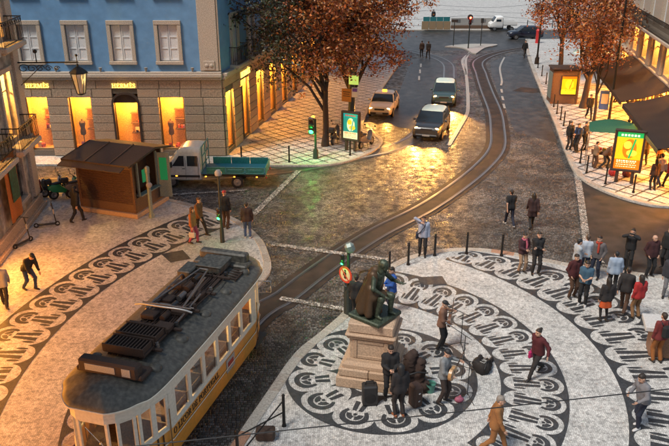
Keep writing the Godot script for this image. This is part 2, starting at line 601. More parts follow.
func build_ground():
	M.kerb_red = mat(Color(0.5, 0.27, 0.17), 0.6, 0.0, "fine", 0.7, "speck_n", 0.4)
	# carriageway
	structure("road", Builder.new().sheet(PackedVector2Array([V2(-300, 60), V2(300, 60), V2(300, -500), V2(-300, -500)]), ROAD), M.cobble)
	# smooth side street and worn strips of asphalt
	var side := PackedVector2Array([])
	for p in [[13.75, -40.2], [13.4, -37.3], [13.5, -35.0], [14.8, -33.2], [16, -32.4], [45, -31.0], [45, -24.0], [12.0, -24.6], [10.72, -26.4], [10.75, -28.6]]: side.append(V2(p[0], p[1]))
	structure("side_street", Builder.new().sheet(side, ROAD + 0.004), M.asphalt)
	var lane := PackedVector2Array([])
	for p in [[4.2, -52.0], [7.6, -72.6], [14.0, -76.0], [11.2, -71.0], [9.3, -62.0], [7.4, -52.2], [5.6, -46.0], [3.2, -47.5]]: lane.append(road_pt(p[0], p[1]))
	structure("road_lane", Builder.new().sheet(lane, ROAD + 0.004), M.patch)
	var lane2 := PackedVector2Array([])
	for p in [[11.6, -45.8], [12.2, -50.5], [12.95, -57.5], [13.85, -64.5], [15.0, -71.0], [18.5, -75.8], [19.1, -74.0], [16.3, -58.4], [14.7, -48.8], [13.6, -43.0]]: lane2.append(road_pt(p[0], p[1]))
	structure("road_lane", Builder.new().sheet(lane2, ROAD + 0.004), M.patch)
	var cross := PackedVector2Array([])
	for p in [[-40, -77.5], [6, -77.5], [60, -80.5], [60, -92.5], [-40, -92.5]]: cross.append(road_pt(p[0], p[1]))
	structure("cross_street", Builder.new().sheet(cross, ROAD + 0.004), M.patch)
	for q in [[[14.2, -58.0], [15.6, -57.2], [18.4, -58.2], [15.2, -59.4]], [[10.9, -53.0], [11.7, -55.8], [12.2, -55.6], [11.5, -52.7]]]:
		var pl := PackedVector2Array()
		for p in q: pl.append(road_pt(p[0], p[1]))
		structure("road_patch", Builder.new().sheet(pl, ROAD + 0.008), M.trackbed)
	# tram tracks
	var tram_dir := Vector2(0.284, -0.959)
	var t0 := Vector2(-4.27, -17.33)
	var main_line := smooth_curve([t0 - tram_dir * 16.0, t0 - tram_dir * 4, t0 + tram_dir * 4.3, road_pt(-1.75, -23.4), road_pt(-0.75, -25.2), road_pt(0.35, -27.0), road_pt(2.0, -29.4), road_pt(4.15, -32.0), road_pt(6.1, -34.9), road_pt(8.1, -38.4), road_pt(9.7, -42.1), road_pt(10.7, -46.8), road_pt(11.45, -51.4), road_pt(12.15, -58.0), road_pt(13.0, -65.0), road_pt(14.0, -71.5), road_pt(17.2, -76.8), road_pt(22, -80.0), road_pt(34, -84)], 0.6)
	var branch := smooth_curve([road_pt(2, -84), road_pt(8.0, -77.5), road_pt(10.6, -71.5), road_pt(10.0, -64.0), road_pt(8.0, -53.0), road_pt(5.8, -46.0), road_pt(3.9, -42.6), road_pt(0.8, -39.9), road_pt(-2.6, -37.9), road_pt(-7.5, -36.6), road_pt(-14, -36.0), road_pt(-34, -36.0)], 0.6)
	var tb := Builder.new()
	tb.ribbon(main_line, 1.5, ROAD + 0.012).fix_up()
	structure("track_bed", tb, M.trackbed)
	var tb2 := Builder.new()
	tb2.ribbon(branch, 1.4, ROAD + 0.010).fix_up()
	structure("track_bed", tb2, M.patch)
	var names := ["main tram line through the middle of the street", "branch tram line bending along the tree side kerb"]
	for k in 2:
		var line: Array = [main_line, branch][k]
		var t := thing("tram_rails", "pair of worn steel rails of the " + names[k], "rails", Vector3.ZERO, 0.0, "tram rails")
		for s: float in [-1.0, 1.0]:
			var off := []
			var off2 := []
			for i in line.size():
				var d: Vector2 = (line[mini(i + 1, line.size() - 1)] - line[maxi(i - 1, 0)]).normalized()
				off.append(line[i] + d.orthogonal() * 0.455 * s)
				off2.append(line[i] + d.orthogonal() * 0.375 * s)
			part("rail", Builder.new().ribbon(off, 0.09, ROAD + 0.024).fix_up(), M.steel, t)
			part("guard_rail", Builder.new().ribbon(off2, 0.025, ROAD + 0.022).fix_up(), M.steel, t)
	# painted and laid lines
	var yl := [[[14.3, -77.0], [12.5, -72.0], [11.6, -64.6], [10.7, -58.5], [9.9, -53.5], [9.3, -50.4], [8.2, -46.8], [6.9, -42.6]], [[14.6, -78.5], [13.0, -73.0], [11.85, -66.0], [11.6, -64.6]], [[16.9, -73.5], [15.3, -68.0], [14.2, -62.0], [13.7, -60.0]], [[13.45, -58.6], [13.2, -57.2]], [[12.95, -56.0], [12.75, -54.6]], [[12.5, -53.4], [12.3, -52.0]], [[3.2, -41.2], [0.2, -39.3], [-2.2, -38.6]], [[8.2, -70.0], [8.0, -68.2]], [[7.8, -67.0], [7.6, -65.2]], [[7.4, -64.0], [7.2, -62.2]]]
	for k in yl.size():
		var pts := []
		for p in yl[k]: pts.append(road_pt(p[0], p[1]))
		var bb := Builder.new()
		bb.ribbon(smooth_curve(pts, 1.0), 0.26 if k < 2 else 0.17, ROAD + 0.03).fix_up()
		structure("road_marking", bb, M.white_paint)
	for q in [[[-3.75, -31.2], [-1.95, -37.7], 0.3], [[-2.6, -27.95], [2.35, -26.35], 0.28], [[-1.95, -23.2], [0.6, -22.3], 0.28], [[-8.3, -33.9], [-4.4, -34.6], 0.22]]:
		structure("stone_line", Builder.new().ribbon([road_pt(q[0][0], q[0][1]), road_pt(q[1][0], q[1][1])], q[2], ROAD + 0.034).fix_up(), M.white_cobble)
	structure("stone_line", Builder.new().ribbon([V2(13.7, -40.0), V2(12.35, -34.6), V2(10.75, -28.6), V2(10.6, -26.3)], 0.32, ROAD + 0.034).fix_up(), M.white_cobble)

	# ---- left pavement
	var edge := smooth_curve([V2(-30, -35.0), V2(-14, -34.9), V2(-10.4, -34.5), V2(-8.29, -33.54), V2(-6.4, -32.45), V2(-4.54, -30.93), V2(-3.3, -28.97), V2(-2.72, -27.21), V2(-2.5, -25.3), V2(-3.35, -23.0), V2(-4.4, -20.9), V2(-5.45, -18.4), V2(-6.5, -15.8), V2(-7.45, -13.3), V2(-8.6, -10.3), V2(-11, -4)], 0.8)
	var poly := PackedVector2Array(edge)
	poly.append(V2(-30, -4))
	var pl := structure("pavement_left", Builder.new().prism(poly, ROAD - 0.1, 0.0), M.limestone)
	kerb_stones(pl, edge.slice(18), 0.30, 0.8, 1.0)
	var ci := V2(6.64, -18.76)
	var co := V2(10.23, -17.81)
	var mapl := func(s: float, t: float) -> Vector2:
		var a := deg_to_rad(lerpf(-134.5, -194.0, s))
		var d := Vector2(cos(a), sin(a))
		return ci + d * lerpf(15.94, reach(ci, d, co, 21.74), t)
	for i in 16: motif(pl, mapl, i / 16.0, (i + 1) / 16.0, 2.15)
	var mapt := func(s: float, t: float) -> Vector2:
		var a := deg_to_rad(lerpf(-149.0, -196.0, s))
		return V2(3.68, -17.89) + Vector2(cos(a), sin(a)) * lerpf(9.9, 11.13, t)
	for i in 9: motif(pl, mapt, i / 9.0, (i + 1) / 9.0, 1.5, true)
	var slab = Builder.new().sheet(PackedVector2Array([V2(-7.05, -27.0), V2(-6.5, -26.2), V2(-5.75, -26.55), V2(-6.25, -27.4)]), 0.008)
	part("dark_stone_panel", slab, M.basalt, pl)

	# ---- round plaza on the right
	var edge2 := smooth_curve([V2(-4.4, -9.5), V2(-3.5, -12.5), V2(-2.69, -15.24), V2(-1.97, -17.5), V2(-1.25, -19.62), V2(-0.45, -20.95), V2(0.37, -22.38), V2(1.1, -24.1), V2(1.85, -25.55), V2(2.9, -26.75), V2(4.38, -27.5), V2(6.05, -27.6), V2(7.57, -27.05), V2(8.96, -26.3), V2(10.37, -25.75), V2(12.8, -25.05), V2(20, -23.6), V2(34, -21)], 0.7)
	var poly2 := PackedVector2Array(edge2)
	poly2.append(V2(34, -5)); poly2.append(V2(-4, -5))
	var pr := structure("plaza", Builder.new().prism(poly2, ROAD - 0.1, 0.0), M.limestone)
	kerb_stones(pr, edge2, 0.34, 0.95, 1.0, true)
	var ring1 := func(s: float, t: float) -> Vector2:
		var a := TAU * s + 0.13
		return V2(1.38, -18.45) + Vector2(cos(a) * lerpf(1.1, 2.85, t), sin(a) * lerpf(1.05, 2.78, t))
	for i in 12: motif(pr, ring1, i / 12.0, (i + 1) / 12.0, 1.75, true)
	var b2 := func(s: float, t: float) -> Vector2:
		var a := deg_to_rad(lerpf(-86.0, 48.0, s))
		var d := Vector2(cos(a), sin(a))
		return V2(0.42, -18.7) + d * lerpf(4.5, reach(V2(0.42, -18.7), d, V2(-0.26, -18.82), 7.08), t)
	for i in 15: motif(pr, b2, i / 15.0, (i + 1) / 15.0, 2.2)
	var b3 := func(s: float, t: float) -> Vector2:
		var a := deg_to_rad(lerpf(-55.0, 36.0, s))
		var inner := V2(-0.87, -18.93) + Vector2(cos(a), sin(a)) * 9.22
		var w := lerpf(1.2, 2.6, clampf(s * 4.0, 0.0, 1.0))
		return inner + Vector2(cos(a), sin(a)) * w * t
	for i in 15: motif(pr, b3, i / 15.0, (i + 1) / 15.0, 2.2)
	part("dark_stone_panel", Builder.new().sheet(PackedVector2Array([V2(3.15, -24.9), V2(4.1, -25.0), V2(4.2, -24.35), V2(3.2, -24.25)]), 0.010), M.basalt, pr)

	# ---- pavement under the big tree, with a lattice of dark lines
	var up := V2(0.19, -0.98).normalized()
	var edge3 := smooth_curve([V2(-30, -38.9), V2(-9.5, -38.9), V2(-6.2, -38.6), V2(-3.6, -38.75), V2(-0.25, -38.9), V2(1.77, -40.67), V2(2.85, -42.9), V2(2.9, -44.6), V2(2.2, -46.0), V2(1.85, -47.4), V2(3.07, -54.8), V2(6.31, -71.04), V2(7.0, -75.0)], 0.8)
	var poly3 := PackedVector2Array(edge3)
	poly3.append(V2(2.0, -76)); poly3.append(V2(-30, -76))
	var pt := structure("pavement_shops", Builder.new().prism(poly3, ROAD - 0.1, 0.0), M.limestone)
	kerb_stones(pt, edge3.slice(22), 0.26, 0.9, -1.0)
	lattice(pt, V2(-6.25, -39.4), 0.72, func(p: Vector2) -> bool: return Geometry2D.is_point_in_polygon(p, poly3) and (p - V2(-6.25, -40.5)).cross(up) < -0.3 and p.y > -72.0 and p.x > -6.8, up)

	# ---- cafe pavement on the right
	var edge4 := smooth_curve([V2(22.0, -86.0), V2(19.53, -75.04), V2(16.51, -58.37), V2(14.9, -48.76), V2(13.6, -41.67), V2(12.98, -37.3), V2(13.45, -34.8), V2(14.68, -32.95), V2(16.2, -32.3), V2(22, -31.3), V2(40, -29.5)], 0.8)
	var poly4 := PackedVector2Array(edge4)
	poly4.append(V2(40, -86))
	var pc := structure("pavement_cafe", Builder.new().prism(poly4, ROAD - 0.1, 0.0), M.limestone)
	kerb_stones(pc, edge4, 0.30, 1.0, -1.0)
	lattice(pc, V2(14, -40), 0.85, func(p: Vector2) -> bool: return Geometry2D.is_point_in_polygon(p, poly4) and p.x < 23.0 and p.y > -62.0 and p.y < -32.0, V2(0.185, -0.983))

	# ---- far square
	var far_poly := PackedVector2Array([V2(-40, -94.5), V2(3, -94.3), V2(9, -93.8), V2(60, -94.6), V2(80, -170), V2(-60, -170)])
	var fp := structure("far_square", Builder.new().prism(far_poly, ROAD - 0.1, 0.0), M.limestone)
	for k in 4:
		var zz := -99.0 - 7.5 * k
		var wv := []
		for i in 61: wv.append(V2(-30 + 1.7 * i, zz + 2.2 * sin(i * 0.55 + k)))
		part("inlaid_line", Builder.new().ribbon(wv, 0.28, 0.006).fix_up(), M.basalt, fp)
	kerb_stones(fp, [V2(3, -94.3), V2(9, -93.8), V2(30, -94.15)], 0.3, 1.4, 1.0)

	# traffic island where the lines fork
	var isl := PackedVector2Array()
	for p in smooth_curve([road_pt(11.9, -80.0), road_pt(13.6, -79.0), road_pt(14.1, -75.6), road_pt(14.4, -75.4), road_pt(16.0, -79.0), road_pt(17.8, -81.3), road_pt(14.5, -81.6), road_pt(11.9, -80.0)], 0.5): isl.append(p)
	structure("traffic_island", Builder.new().prism(isl, ROAD - 0.1, 0.02), M.kerb)

func lattice(parent: Node, at: Vector2, pitch: float, inside: Callable, dir: Vector2):
	# dark inlaid lines crossing in lozenges, one long strip a part
	for k in 2:
		var d := dir.rotated(deg_to_rad(38.0 if k == 0 else -52.0))
		var nn := d.orthogonal()
		for i in range(-48, 49):
			var pts := []
			var o := at + nn * pitch * i
			var run := []
			var b := Builder.new()
			for j in range(-140, 141):
				var p := o + d * 0.36 * j
				if inside.call(p): run.append(p)
				else:
					if run.size() > 2: b.ribbon(run, 0.085, 0.005 + 0.004 * k)
					run = []
			if run.size() > 2: b.ribbon(run, 0.085, 0.005 + 0.004 * k)
			if b.v.size(): part("inlaid_line", b.fix_up(), M.basalt, parent)

# ---------------------------------------------------------------- buildings
func wall_mesh(w: float, y0: float, y1: float, holes: Array, depth: float) -> Builder:
	# a wall in the plane z = 0 looking to +z, with reveals; holes are Rect2(x, y, w, h)
	var b := Builder.new()
	var xs := [0.0, w]
	var ys := [y0, y1]
	for r in holes:
		xs.append(r.position.x); xs.append(r.end.x); ys.append(r.position.y); ys.append(r.end.y)
	xs.sort(); ys.sort()
	for i in xs.size() - 1:
		for j in ys.size() - 1:
			var a := Vector2(xs[i], ys[j])
			var e := Vector2(xs[i + 1], ys[j + 1])
			if e.x - a.x < 1e-4 or e.y - a.y < 1e-4: continue
			var hit := false
			for r in holes:
				if r.has_point((a + e) * 0.5): hit = true
			if not hit: b.quad(Vector3(a.x, a.y, 0), Vector3(e.x, a.y, 0), Vector3(e.x, e.y, 0), Vector3(a.x, e.y, 0))
	for r: Rect2 in holes:
		var p := r.position
		var q := r.end
		b.quad(Vector3(p.x, p.y, -depth), Vector3(p.x, p.y, 0), Vector3(p.x, q.y, 0), Vector3(p.x, q.y, -depth))
		b.quad(Vector3(q.x, p.y, 0), Vector3(q.x, p.y, -depth), Vector3(q.x, q.y, -depth), Vector3(q.x, q.y, 0))
		b.quad(Vector3(p.x, p.y, -depth), Vector3(q.x, p.y, -depth), Vector3(q.x, p.y, 0), Vector3(p.x, p.y, 0))
		b.quad(Vector3(p.x, q.y, 0), Vector3(q.x, q.y, 0), Vector3(q.x, q.y, -depth), Vector3(p.x, q.y, -depth))
	return b

func frame_of(dir: Vector2) -> Basis:   # x along the wall as seen from outside, z outwards
	var x := Vector3(dir.x, 0, dir.y)
	return Basis(x, Vector3.UP, x.cross(Vector3.UP))

func placed(b: Basis, o: Vector3) -> Callable:
	return func(p: Vector3) -> Vector3: return o + b * p

func stone_courses(parent: Node, o: Vector3, bas: Basis, w: float, y0: float, y1: float, rows: int, holes: Array, thick := 0.07):
	# blocks laid in courses around the openings, each a part
	var h := (y1 - y0) / rows
	var cache := {}
	var mats := [M.stone, M.stone2, M.stone3]
	for j in rows:
		var ya := y0 + h * j
		var cuts := [[0.0, w]]
		for r: Rect2 in holes:
			if r.end.y > ya + 0.12 and r.position.y < ya + h - 0.12:
				var nxt := []
				for c in cuts:
					if r.position.x > c[0]: nxt.append([c[0], minf(c[1], r.position.x)])
					if r.end.x < c[1]: nxt.append([maxf(c[0], r.end.x), c[1]])
				cuts = nxt.filter(func(c): return c[1] - c[0] > 0.08)
		for c in cuts:
			var n := maxi(1, int(round((c[1] - c[0]) / 1.15)))
			var l: float = (c[1] - c[0]) / n
			if n > 1 and j % 2 == 1 and l > 0.7:
				pass
			for i in n:
				var key := int(l * 1000)
				if not cache.has(key): cache[key] = Builder.new().box(Vector3.ZERO, Vector3(l - 0.022, h - 0.03, thick), 0.018).mesh()
				var ctr := Vector3(c[0] + l * (i + 0.5), ya + h * 0.5, thick * 0.5 + 0.004 + rng.randf_range(-0.004, 0.006))
				part("stone_block", cache[key], mats[rng.randi() % 3], parent, o + bas * ctr, bas)

func sash_window(parent: Node, o: Vector3, bas: Basis, x: float, y: float, w: float, h: float, pale := true, lit := false):
	# stone surround with two shutter leaves of three panels
	var win := part("window", Builder.new().box(Vector3(0, h - 0.11, 0.05), Vector3(w, 0.22, 0.16), 0.012).box(Vector3(-w / 2 + 0.1, h / 2 - 0.02, 0.045), Vector3(0.2, h - 0.42, 0.14), 0.012).box(Vector3(w / 2 - 0.1, h / 2 - 0.02, 0.045), Vector3(0.2, h - 0.42, 0.14), 0.012), M.stone_pale, parent, o + bas * Vector3(x, y, 0), bas)
	part("sill", Builder.new().box(Vector3(0, 0.10, 0.06), Vector3(w + 0.06, 0.18, 0.22), 0.015), M.stone_pale, win)
	var iw := w - 0.42
	var ih := h - 0.44
	for s: float in [-1.0, 1.0]:
		var b := Builder.new()
		var cx := s * iw * 0.25
		var cy := 0.21 + ih * 0.5
		b.box(Vector3(cx, cy, -0.09), Vector3(iw * 0.5 - 0.02, ih, 0.03))
		for e: float in [-1.0, 1.0]: b.box(Vector3(cx + e * (iw * 0.25 - 0.045), cy, -0.06), Vector3(0.07, ih, 0.03), 0.006)
		for k in 4: b.box(Vector3(cx, cy - ih * 0.5 + 0.035 + (ih - 0.07) * k / 3.0, -0.06), Vector3(iw * 0.5 - 0.12, 0.07, 0.026), 0.006)
		part("shutter_leaf", b, M.shutter, win)

func railing(parent: Node, o: Vector3, bas: Basis, x0: float, x1: float, y: float, out: float, slab_mat: Material, slab := true):
	var b := Builder.new()
	var w := x1 - x0
	if slab:
		var s := part("balcony_slab", Builder.new().box(Vector3((x0 + x1) * 0.5, y - 0.1, out * 0.5), Vector3(w + 0.1, 0.2, out + 0.06), 0.03).box(Vector3((x0 + x1) * 0.5, y - 0.24, out * 0.42), Vector3(w - 0.1, 0.1, out * 0.84), 0.03), slab_mat, parent, o, bas)
	b.bar(Vector3(x0, y + 0.98, out - 0.06), Vector3(x1, y + 0.98, out - 0.06), 0.05, 0.04)
	b.bar(Vector3(x0, y + 0.08, out - 0.06), Vector3(x1, y + 0.08, out - 0.06), 0.03, 0.03)
	b.bar(Vector3(x0, y + 0.78, out - 0.06), Vector3(x1, y + 0.78, out - 0.06), 0.025, 0.025)
	for x: float in [x0, x1]:
		b.bar(Vector3(x, y + 0.98, 0), Vector3(x, y + 0.98, out - 0.06), 0.05, 0.04)
		for k in 5: b.tube(Vector3(x, y, out * k / 5.0), Vector3(x, y + 0.98, out * k / 5.0), 0.011, -1, 5, false)
	var n := int(w / 0.13)
	for i in n + 1:
		var x := x0 + w * i / n
		b.tube(Vector3(x, y, out - 0.06), Vector3(x, y + 0.98, out - 0.06), 0.012, -1, 5, false)
		if i % 2 == 0 and i < n: b.ball(Vector3(x + w * 0.5 / n, y + 0.87, out - 0.06), 0.035, 0.06, 0.02, 6, 4)
	part("balcony_railing", b, M.iron, parent, o, bas)

func shop_opening(parent: Node, o: Vector3, bas: Basis, x0: float, x1: float, y0: float, y1: float, energy: float, style: int):
	# a lit display: a small room behind a pane, with shelves, goods and a ceiling lamp
	var w := x1 - x0
	var h := y1 - y0
	var cx := (x0 + x1) * 0.5
	var d := 1.1
	var fr := Builder.new()
	for s: float in [-1.0, 1.0]: fr.box(Vector3(s * (w * 0.5 - 0.035), h * 0.5, -0.16), Vector3(0.07, h, 0.10), 0.008)
	fr.box(Vector3(0, h - 0.035, -0.16), Vector3(w - 0.14, 0.07, 0.10), 0.008)
	fr.box(Vector3(0, 0.05, -0.16), Vector3(w - 0.14, 0.10, 0.10), 0.008)
	var f := part("shop_window", fr, M.brass, parent, o + bas * Vector3(cx, y0, 0), bas)
	part("pane", Builder.new().quad_sheet(w - 0.15, h - 0.18, Vector3(0, h * 0.5 + 0.01, -0.16)), M.pane, f)
	var room := Builder.new()
	var a := w * 0.5 + 0.25
	room.box(Vector3(0, h * 0.5, -d - 0.25), Vector3(2 * a, h + 0.4, 0.06))
	for s: float in [-1.0, 1.0]: room.box(Vector3(s * (a + 0.03), h * 0.5, -0.22 - d * 0.5), Vector3(0.06, h + 0.4, d))
	room.box(Vector3(0, -0.06, -0.22 - d * 0.5), Vector3(2 * a, 0.08, d))
	room.box(Vector3(0, h + 0.06, -0.22 - d * 0.5), Vector3(2 * a, 0.08, d))
	part("display_case", room, M.warm_wall, f)
	part("ceiling_lamp", Builder.new().box(Vector3(0, h - 0.03, -0.55), Vector3(w * 0.7, 0.05, 0.22), 0.01), M.lamp_glow, f)
	lamp(f, Vector3(0, h - 0.20, -0.55), Color(1.0, 0.70, 0.30), energy, 0.16)
	var sh := Builder.new()
	if true:
		for k in 3: sh.box(Vector3(w * 0.2, h * (0.32 + 0.19 * k), -d + 0.02), Vector3(w * 0.55, 0.035, 0.34))
		part("shelf", sh, M.wood, f)
	var goods := Builder.new()
	var r := RandomNumberGenerator.new()
	r.seed = style * 31 + int(x0 * 100)
	var cols := [Color(0.5, 0.06, 0.03), Color(0.25, 0.1, 0.35), Color(0.6, 0.25, 0.05), Color(0.1, 0.08, 0.06), Color(0.7, 0.6, 0.5), Color(0.45, 0.12, 0.1)]
	for k in 9:
		goods.tint(cols[r.randi() % 6])
		var yy: float = [0.0, h * 0.32, h * 0.51, h * 0.70][r.randi() % 4] if style != 1 else 0.0
		var sz := Vector3(r.randf_range(0.12, 0.26), r.randf_range(0.14, 0.34), 0.16)
		goods.box(Vector3(w * r.randf_range(-0.02, 0.42) if yy > 0 else w * r.randf_range(-0.36, 0.36), yy + sz.y * 0.5 + 0.03, -d + 0.05 if yy > 0 else -0.5 - r.randf() * 0.3), sz, 0.03)
	part("goods", goods, M.goods, f)
	if style % 2 == 1:
		var mx := -w * 0.2
		part("mannequin", Builder.new().lathe([Vector2(0.14, 0.02), Vector2(0.03, 0.05), Vector2(0.025, 0.7), Vector2(0.15, 0.78), Vector2(0.17, 0.95), Vector2(0.12, 1.15), Vector2(0.19, 1.4), Vector2(0.17, 1.52), Vector2(0.05, 1.58), Vector2(0.05, 1.66)], 12, Vector3(mx, 0, -0.62)), [M.wood, M.brown_dark, M.orange_cloth][style % 3], f)

func letters(parent: Node, text: String, size: float, m: Material, at: Vector3, bas: Basis, called := "sign_lettering", depth := 0.03) -> MeshInstance3D:
	var t := TextMesh.new()
	var fnt := SystemFont.new()
	fnt.font_names = PackedStringArray(["Droid Serif"])
	t.font = fnt; t.font_size = 64; t.pixel_size = size / 46.0; t.depth = depth; t.text = text
	return part(called, t, m, parent, at, bas)

func build_buildings():
	M.brass = mat(Color(0.35, 0.22, 0.09), 0.4, 0.4, "fine", 1.0)
	M.lamp_glow = glow(Color(1.0, 0.72, 0.3), 3.0)
	M.sign_glow = glow(Color(1.0, 0.72, 0.12), 1.3)
	M.goods = mat(Color(1, 1, 1), 0.5)
	M.goods.vertex_color_use_as_albedo = true
	M.orange_cloth = mat(Color(0.62, 0.16, 0.02), 0.75, 0.0, "fine", 0.8)
	M.awning = mat(Color(0.04, 0.021, 0.013), 0.75, 0.0, "fine", 0.9, "fine_n", 0.5)
	blue_building()
	left_building()
	cafe_building()

func blue_building():
	var t := thing("blue_building", "blue plastered corner building with stone ground floor and lit shop windows", "building", Vector3(-6.25, 0, -40.5))
	# ---- front towards the square
	var bas := frame_of(V2(1, 0))
	var o := Vector3(-14, 0, 0)
	var L := 14.0
	var up_holes := []
	var wx := [L - 10.35, L - 7.77, L - 5.32, L - 2.77]
	for x in wx: up_holes.append(Rect2(x - 0.55, 5.4, 1.1, 1.95))
	for x in wx: up_holes.append(Rect2(x - 0.55, 9.0, 1.1, 1.95))
	part("upper_wall", wall_mesh(L - 1.1, 4.86, 20.0, up_holes, 0.3), M.blue_wall, t, o, bas)
	for x in wx:
		sash_window(t, o, bas, x, 5.24, 1.46, 2.36)
		sash_window(t, o, bas, x, 8.84, 1.46, 2.36)
	var op := [Rect2(L - 11.1, 0.35, 1.25, 3.1), Rect2(L - 8.65, 0.35, 1.25, 3.1), Rect2(L - 6.15, 0.12, 1.4, 3.5), Rect2(L - 3.6, 0.35, 1.4, 3.1)]
	part("ground_floor_wall", wall_mesh(L, 0.0, 4.4, op, 0.22), M.mortar, t, o, bas)
	stone_courses(t, o, bas, L, 0.02, 4.38, 9, op)
	for k in 4: shop_opening(t, o, bas, op[k].position.x, op[k].end.x, op[k].position.y, op[k].end.y - (0.42 if k == 2 else 0.0), 5.5, k)
	# arched dark head of the doorway
	var head := Builder.new()
	var rr := PackedVector3Array()
	var r2 := PackedVector3Array()
	for i in 13:
		var a := PI * i / 12.0
		rr.append(Vector3(cos(a) * 0.78, 3.1 + sin(a) * 0.62, 0.14)); r2.append(Vector3(cos(a) * 0.66, 3.1 + sin(a) * 0.5, 0.14))
	head.rings([rr, r2], false, false, false)
	for i in 12: head.quad(rr[i + 1], rr[i], rr[i] - Vector3(0, 0, 0.2), rr[i + 1] - Vector3(0, 0, 0.2))
	for i in 12: head.quad(r2[i], r2[i + 1], r2[i + 1] - Vector3(0, 0, 0.2), r2[i] - Vector3(0, 0, 0.2))
	for s: float in [-1.0, 1.0]: head.box(Vector3(s * 0.72, 1.55, 0.07), Vector3(0.12, 3.1, 0.16), 0.01)
	var doorway := part("doorway", head, M.brown_dark, t, o + Vector3(L - 5.45, 0, 0), bas)
	var fan := Builder.new()
	for i in 12: fan.tri(Vector3(0, 3.1, -0.02), r2[i] - Vector3(0, 0, 0.16), r2[i + 1] - Vector3(0, 0, 0.16))
	part("fanlight", fan, M.brown_dark, doorway)
	part("cornice", Builder.new().box(Vector3(L * 0.5, 4.48, 0.08), Vector3(L, 0.16, 0.26), 0.02).box(Vector3(L * 0.5, 4.66, 0.13), Vector3(L + 0.1, 0.20, 0.36), 0.03).box(Vector3(L * 0.5, 4.81, 0.10), Vector3(L + 0.04, 0.10, 0.28), 0.02), M.stone_pale, t, o, bas)
	part("corner_pilaster", Builder.new().box(Vector3(L - 0.62, 12.45, 0.03), Vector3(1.02, 15.1, 0.14), 0.02).box(Vector3(L - 0.62, 5.2, 0.12), Vector3(0.62, 0.5, 0.06), 0.02).ball(Vector3(L - 0.75, 5.2, 0.15), 0.11, 0.11, 0.05).ball(Vector3(L - 0.5, 5.2, 0.15), 0.11, 0.11, 0.05).box(Vector3(L - 0.05, 12.45, -0.2), Vector3(0.1, 15.1, 0.5), 0.02), M.stone_pale, t, o, bas)
	for x in [L - 11.7, L - 9.05, L - 6.6, L - 4.1, L - 1.55]:
		part("cornice_spotlight", Builder.new().lathe([Vector2(0.05, 0), Vector2(0.055, 0.06), Vector2(0.10, 0.2), Vector2(0.10, 0.24)], 10), M.white_paint, t, o + Vector3(x, 4.865, 0.16), bas)
	letters(t, "HERMÈS", 0.23, M.sign_glow, o + Vector3(L - 10.25, 4.08, 0.11), bas)
	letters(t, "HERMÈS", 0.23, M.sign_glow, o + Vector3(L - 5.45, 4.08, 0.11), bas)
	# ---- side along the street
	var d2 := V2(0.19, -0.98).normalized()
	var bs := frame_of(d2)
	var z0 := Vector3.ZERO
	var L2 := 33.0
	var op2 := [Rect2(0.35, 0.2, 1.35, 3.35), Rect2(3.1, 0.1, 1.6, 3.6), Rect2(6.35, 0.2, 1.5, 3.4), Rect2(9.4, 0.2, 1.5, 3.4), Rect2(12.5, 0.1, 1.5, 3.4), Rect2(15.6, 0.2, 1.5, 3.4), Rect2(18.7, 0.2, 1.5, 3.4), Rect2(22.0, 0.2, 1.5, 3.4)]
	part("ground_floor_wall", wall_mesh(L2, 0.0, 4.4, op2, 0.22), M.mortar, t, z0, bs)
	stone_courses(t, z0, bs, L2, 0.02, 4.38, 9, op2)
	for k in op2.size(): shop_opening(t, z0, bs, op2[k].position.x, op2[k].end.x, op2[k].position.y, op2[k].end.y, 8.5 if k < 4 else 8.0, k + 4)
	part("shop_door", Builder.new().box(Vector3(3.5, 1.7, -0.1), Vector3(0.7, 3.2, 0.06), 0.02), M.brown_dark, t, z0, bs)
	part("cornice", Builder.new().box(Vector3(L2 * 0.5, 4.48, 0.08), Vector3(L2, 0.16, 0.26), 0.02).box(Vector3(L2 * 0.5 + 0.08, 4.66, 0.13), Vector3(L2, 0.20, 0.36), 0.03), M.stone_pale, t, z0, bs)
	var uh := []
	for k in 8: uh.append(Rect2(1.9 + 3.1 * k, 4.9, 1.1, 2.7))
	part("upper_wall", wall_mesh(L2, 4.78, 20.0, uh, 0.3), M.blue_wall, t, z0, bs)
	for k in 8:
		sash_window(t, z0, bs, 2.45 + 3.1 * k, 4.78, 1.46, 3.0)
		railing(t, z0, bs, 1.55 + 3.1 * k, 3.35 + 3.1 * k, 4.94, 0.55, M.stone_pale)
	letters(t, "HERMÈS", 0.32, M.sign_glow, bs * Vector3(3.95, 4.06, 0.12), bs)
	# closing walls and roof so that light enters by the openings only
	var e := Vector3(0, 0, 0) + bs * Vector3(L2, 0, 0)
	var foot := PackedVector2Array([V2(-14, -0.35), V2(-0.35, -0.35), V2(e.x - 0.35, e.z), V2(-14, e.z)])
	part("rear_wall", Builder.new().box(Vector3(-14.0, 10, e.z * 0.5), Vector3(0.3, 20, -e.z - 0.4)).box(Vector3((e.x - 14) * 0.5, 10, e.z), Vector3(e.x + 14, 20, 0.3)), M.cream, t)
	part("roof", Builder.new().prism(foot, 20.0, 20.4, true), M.brown, t)
	part("floor_slab", Builder.new().prism(foot, 4.45, 4.6, true), M.cream, t)

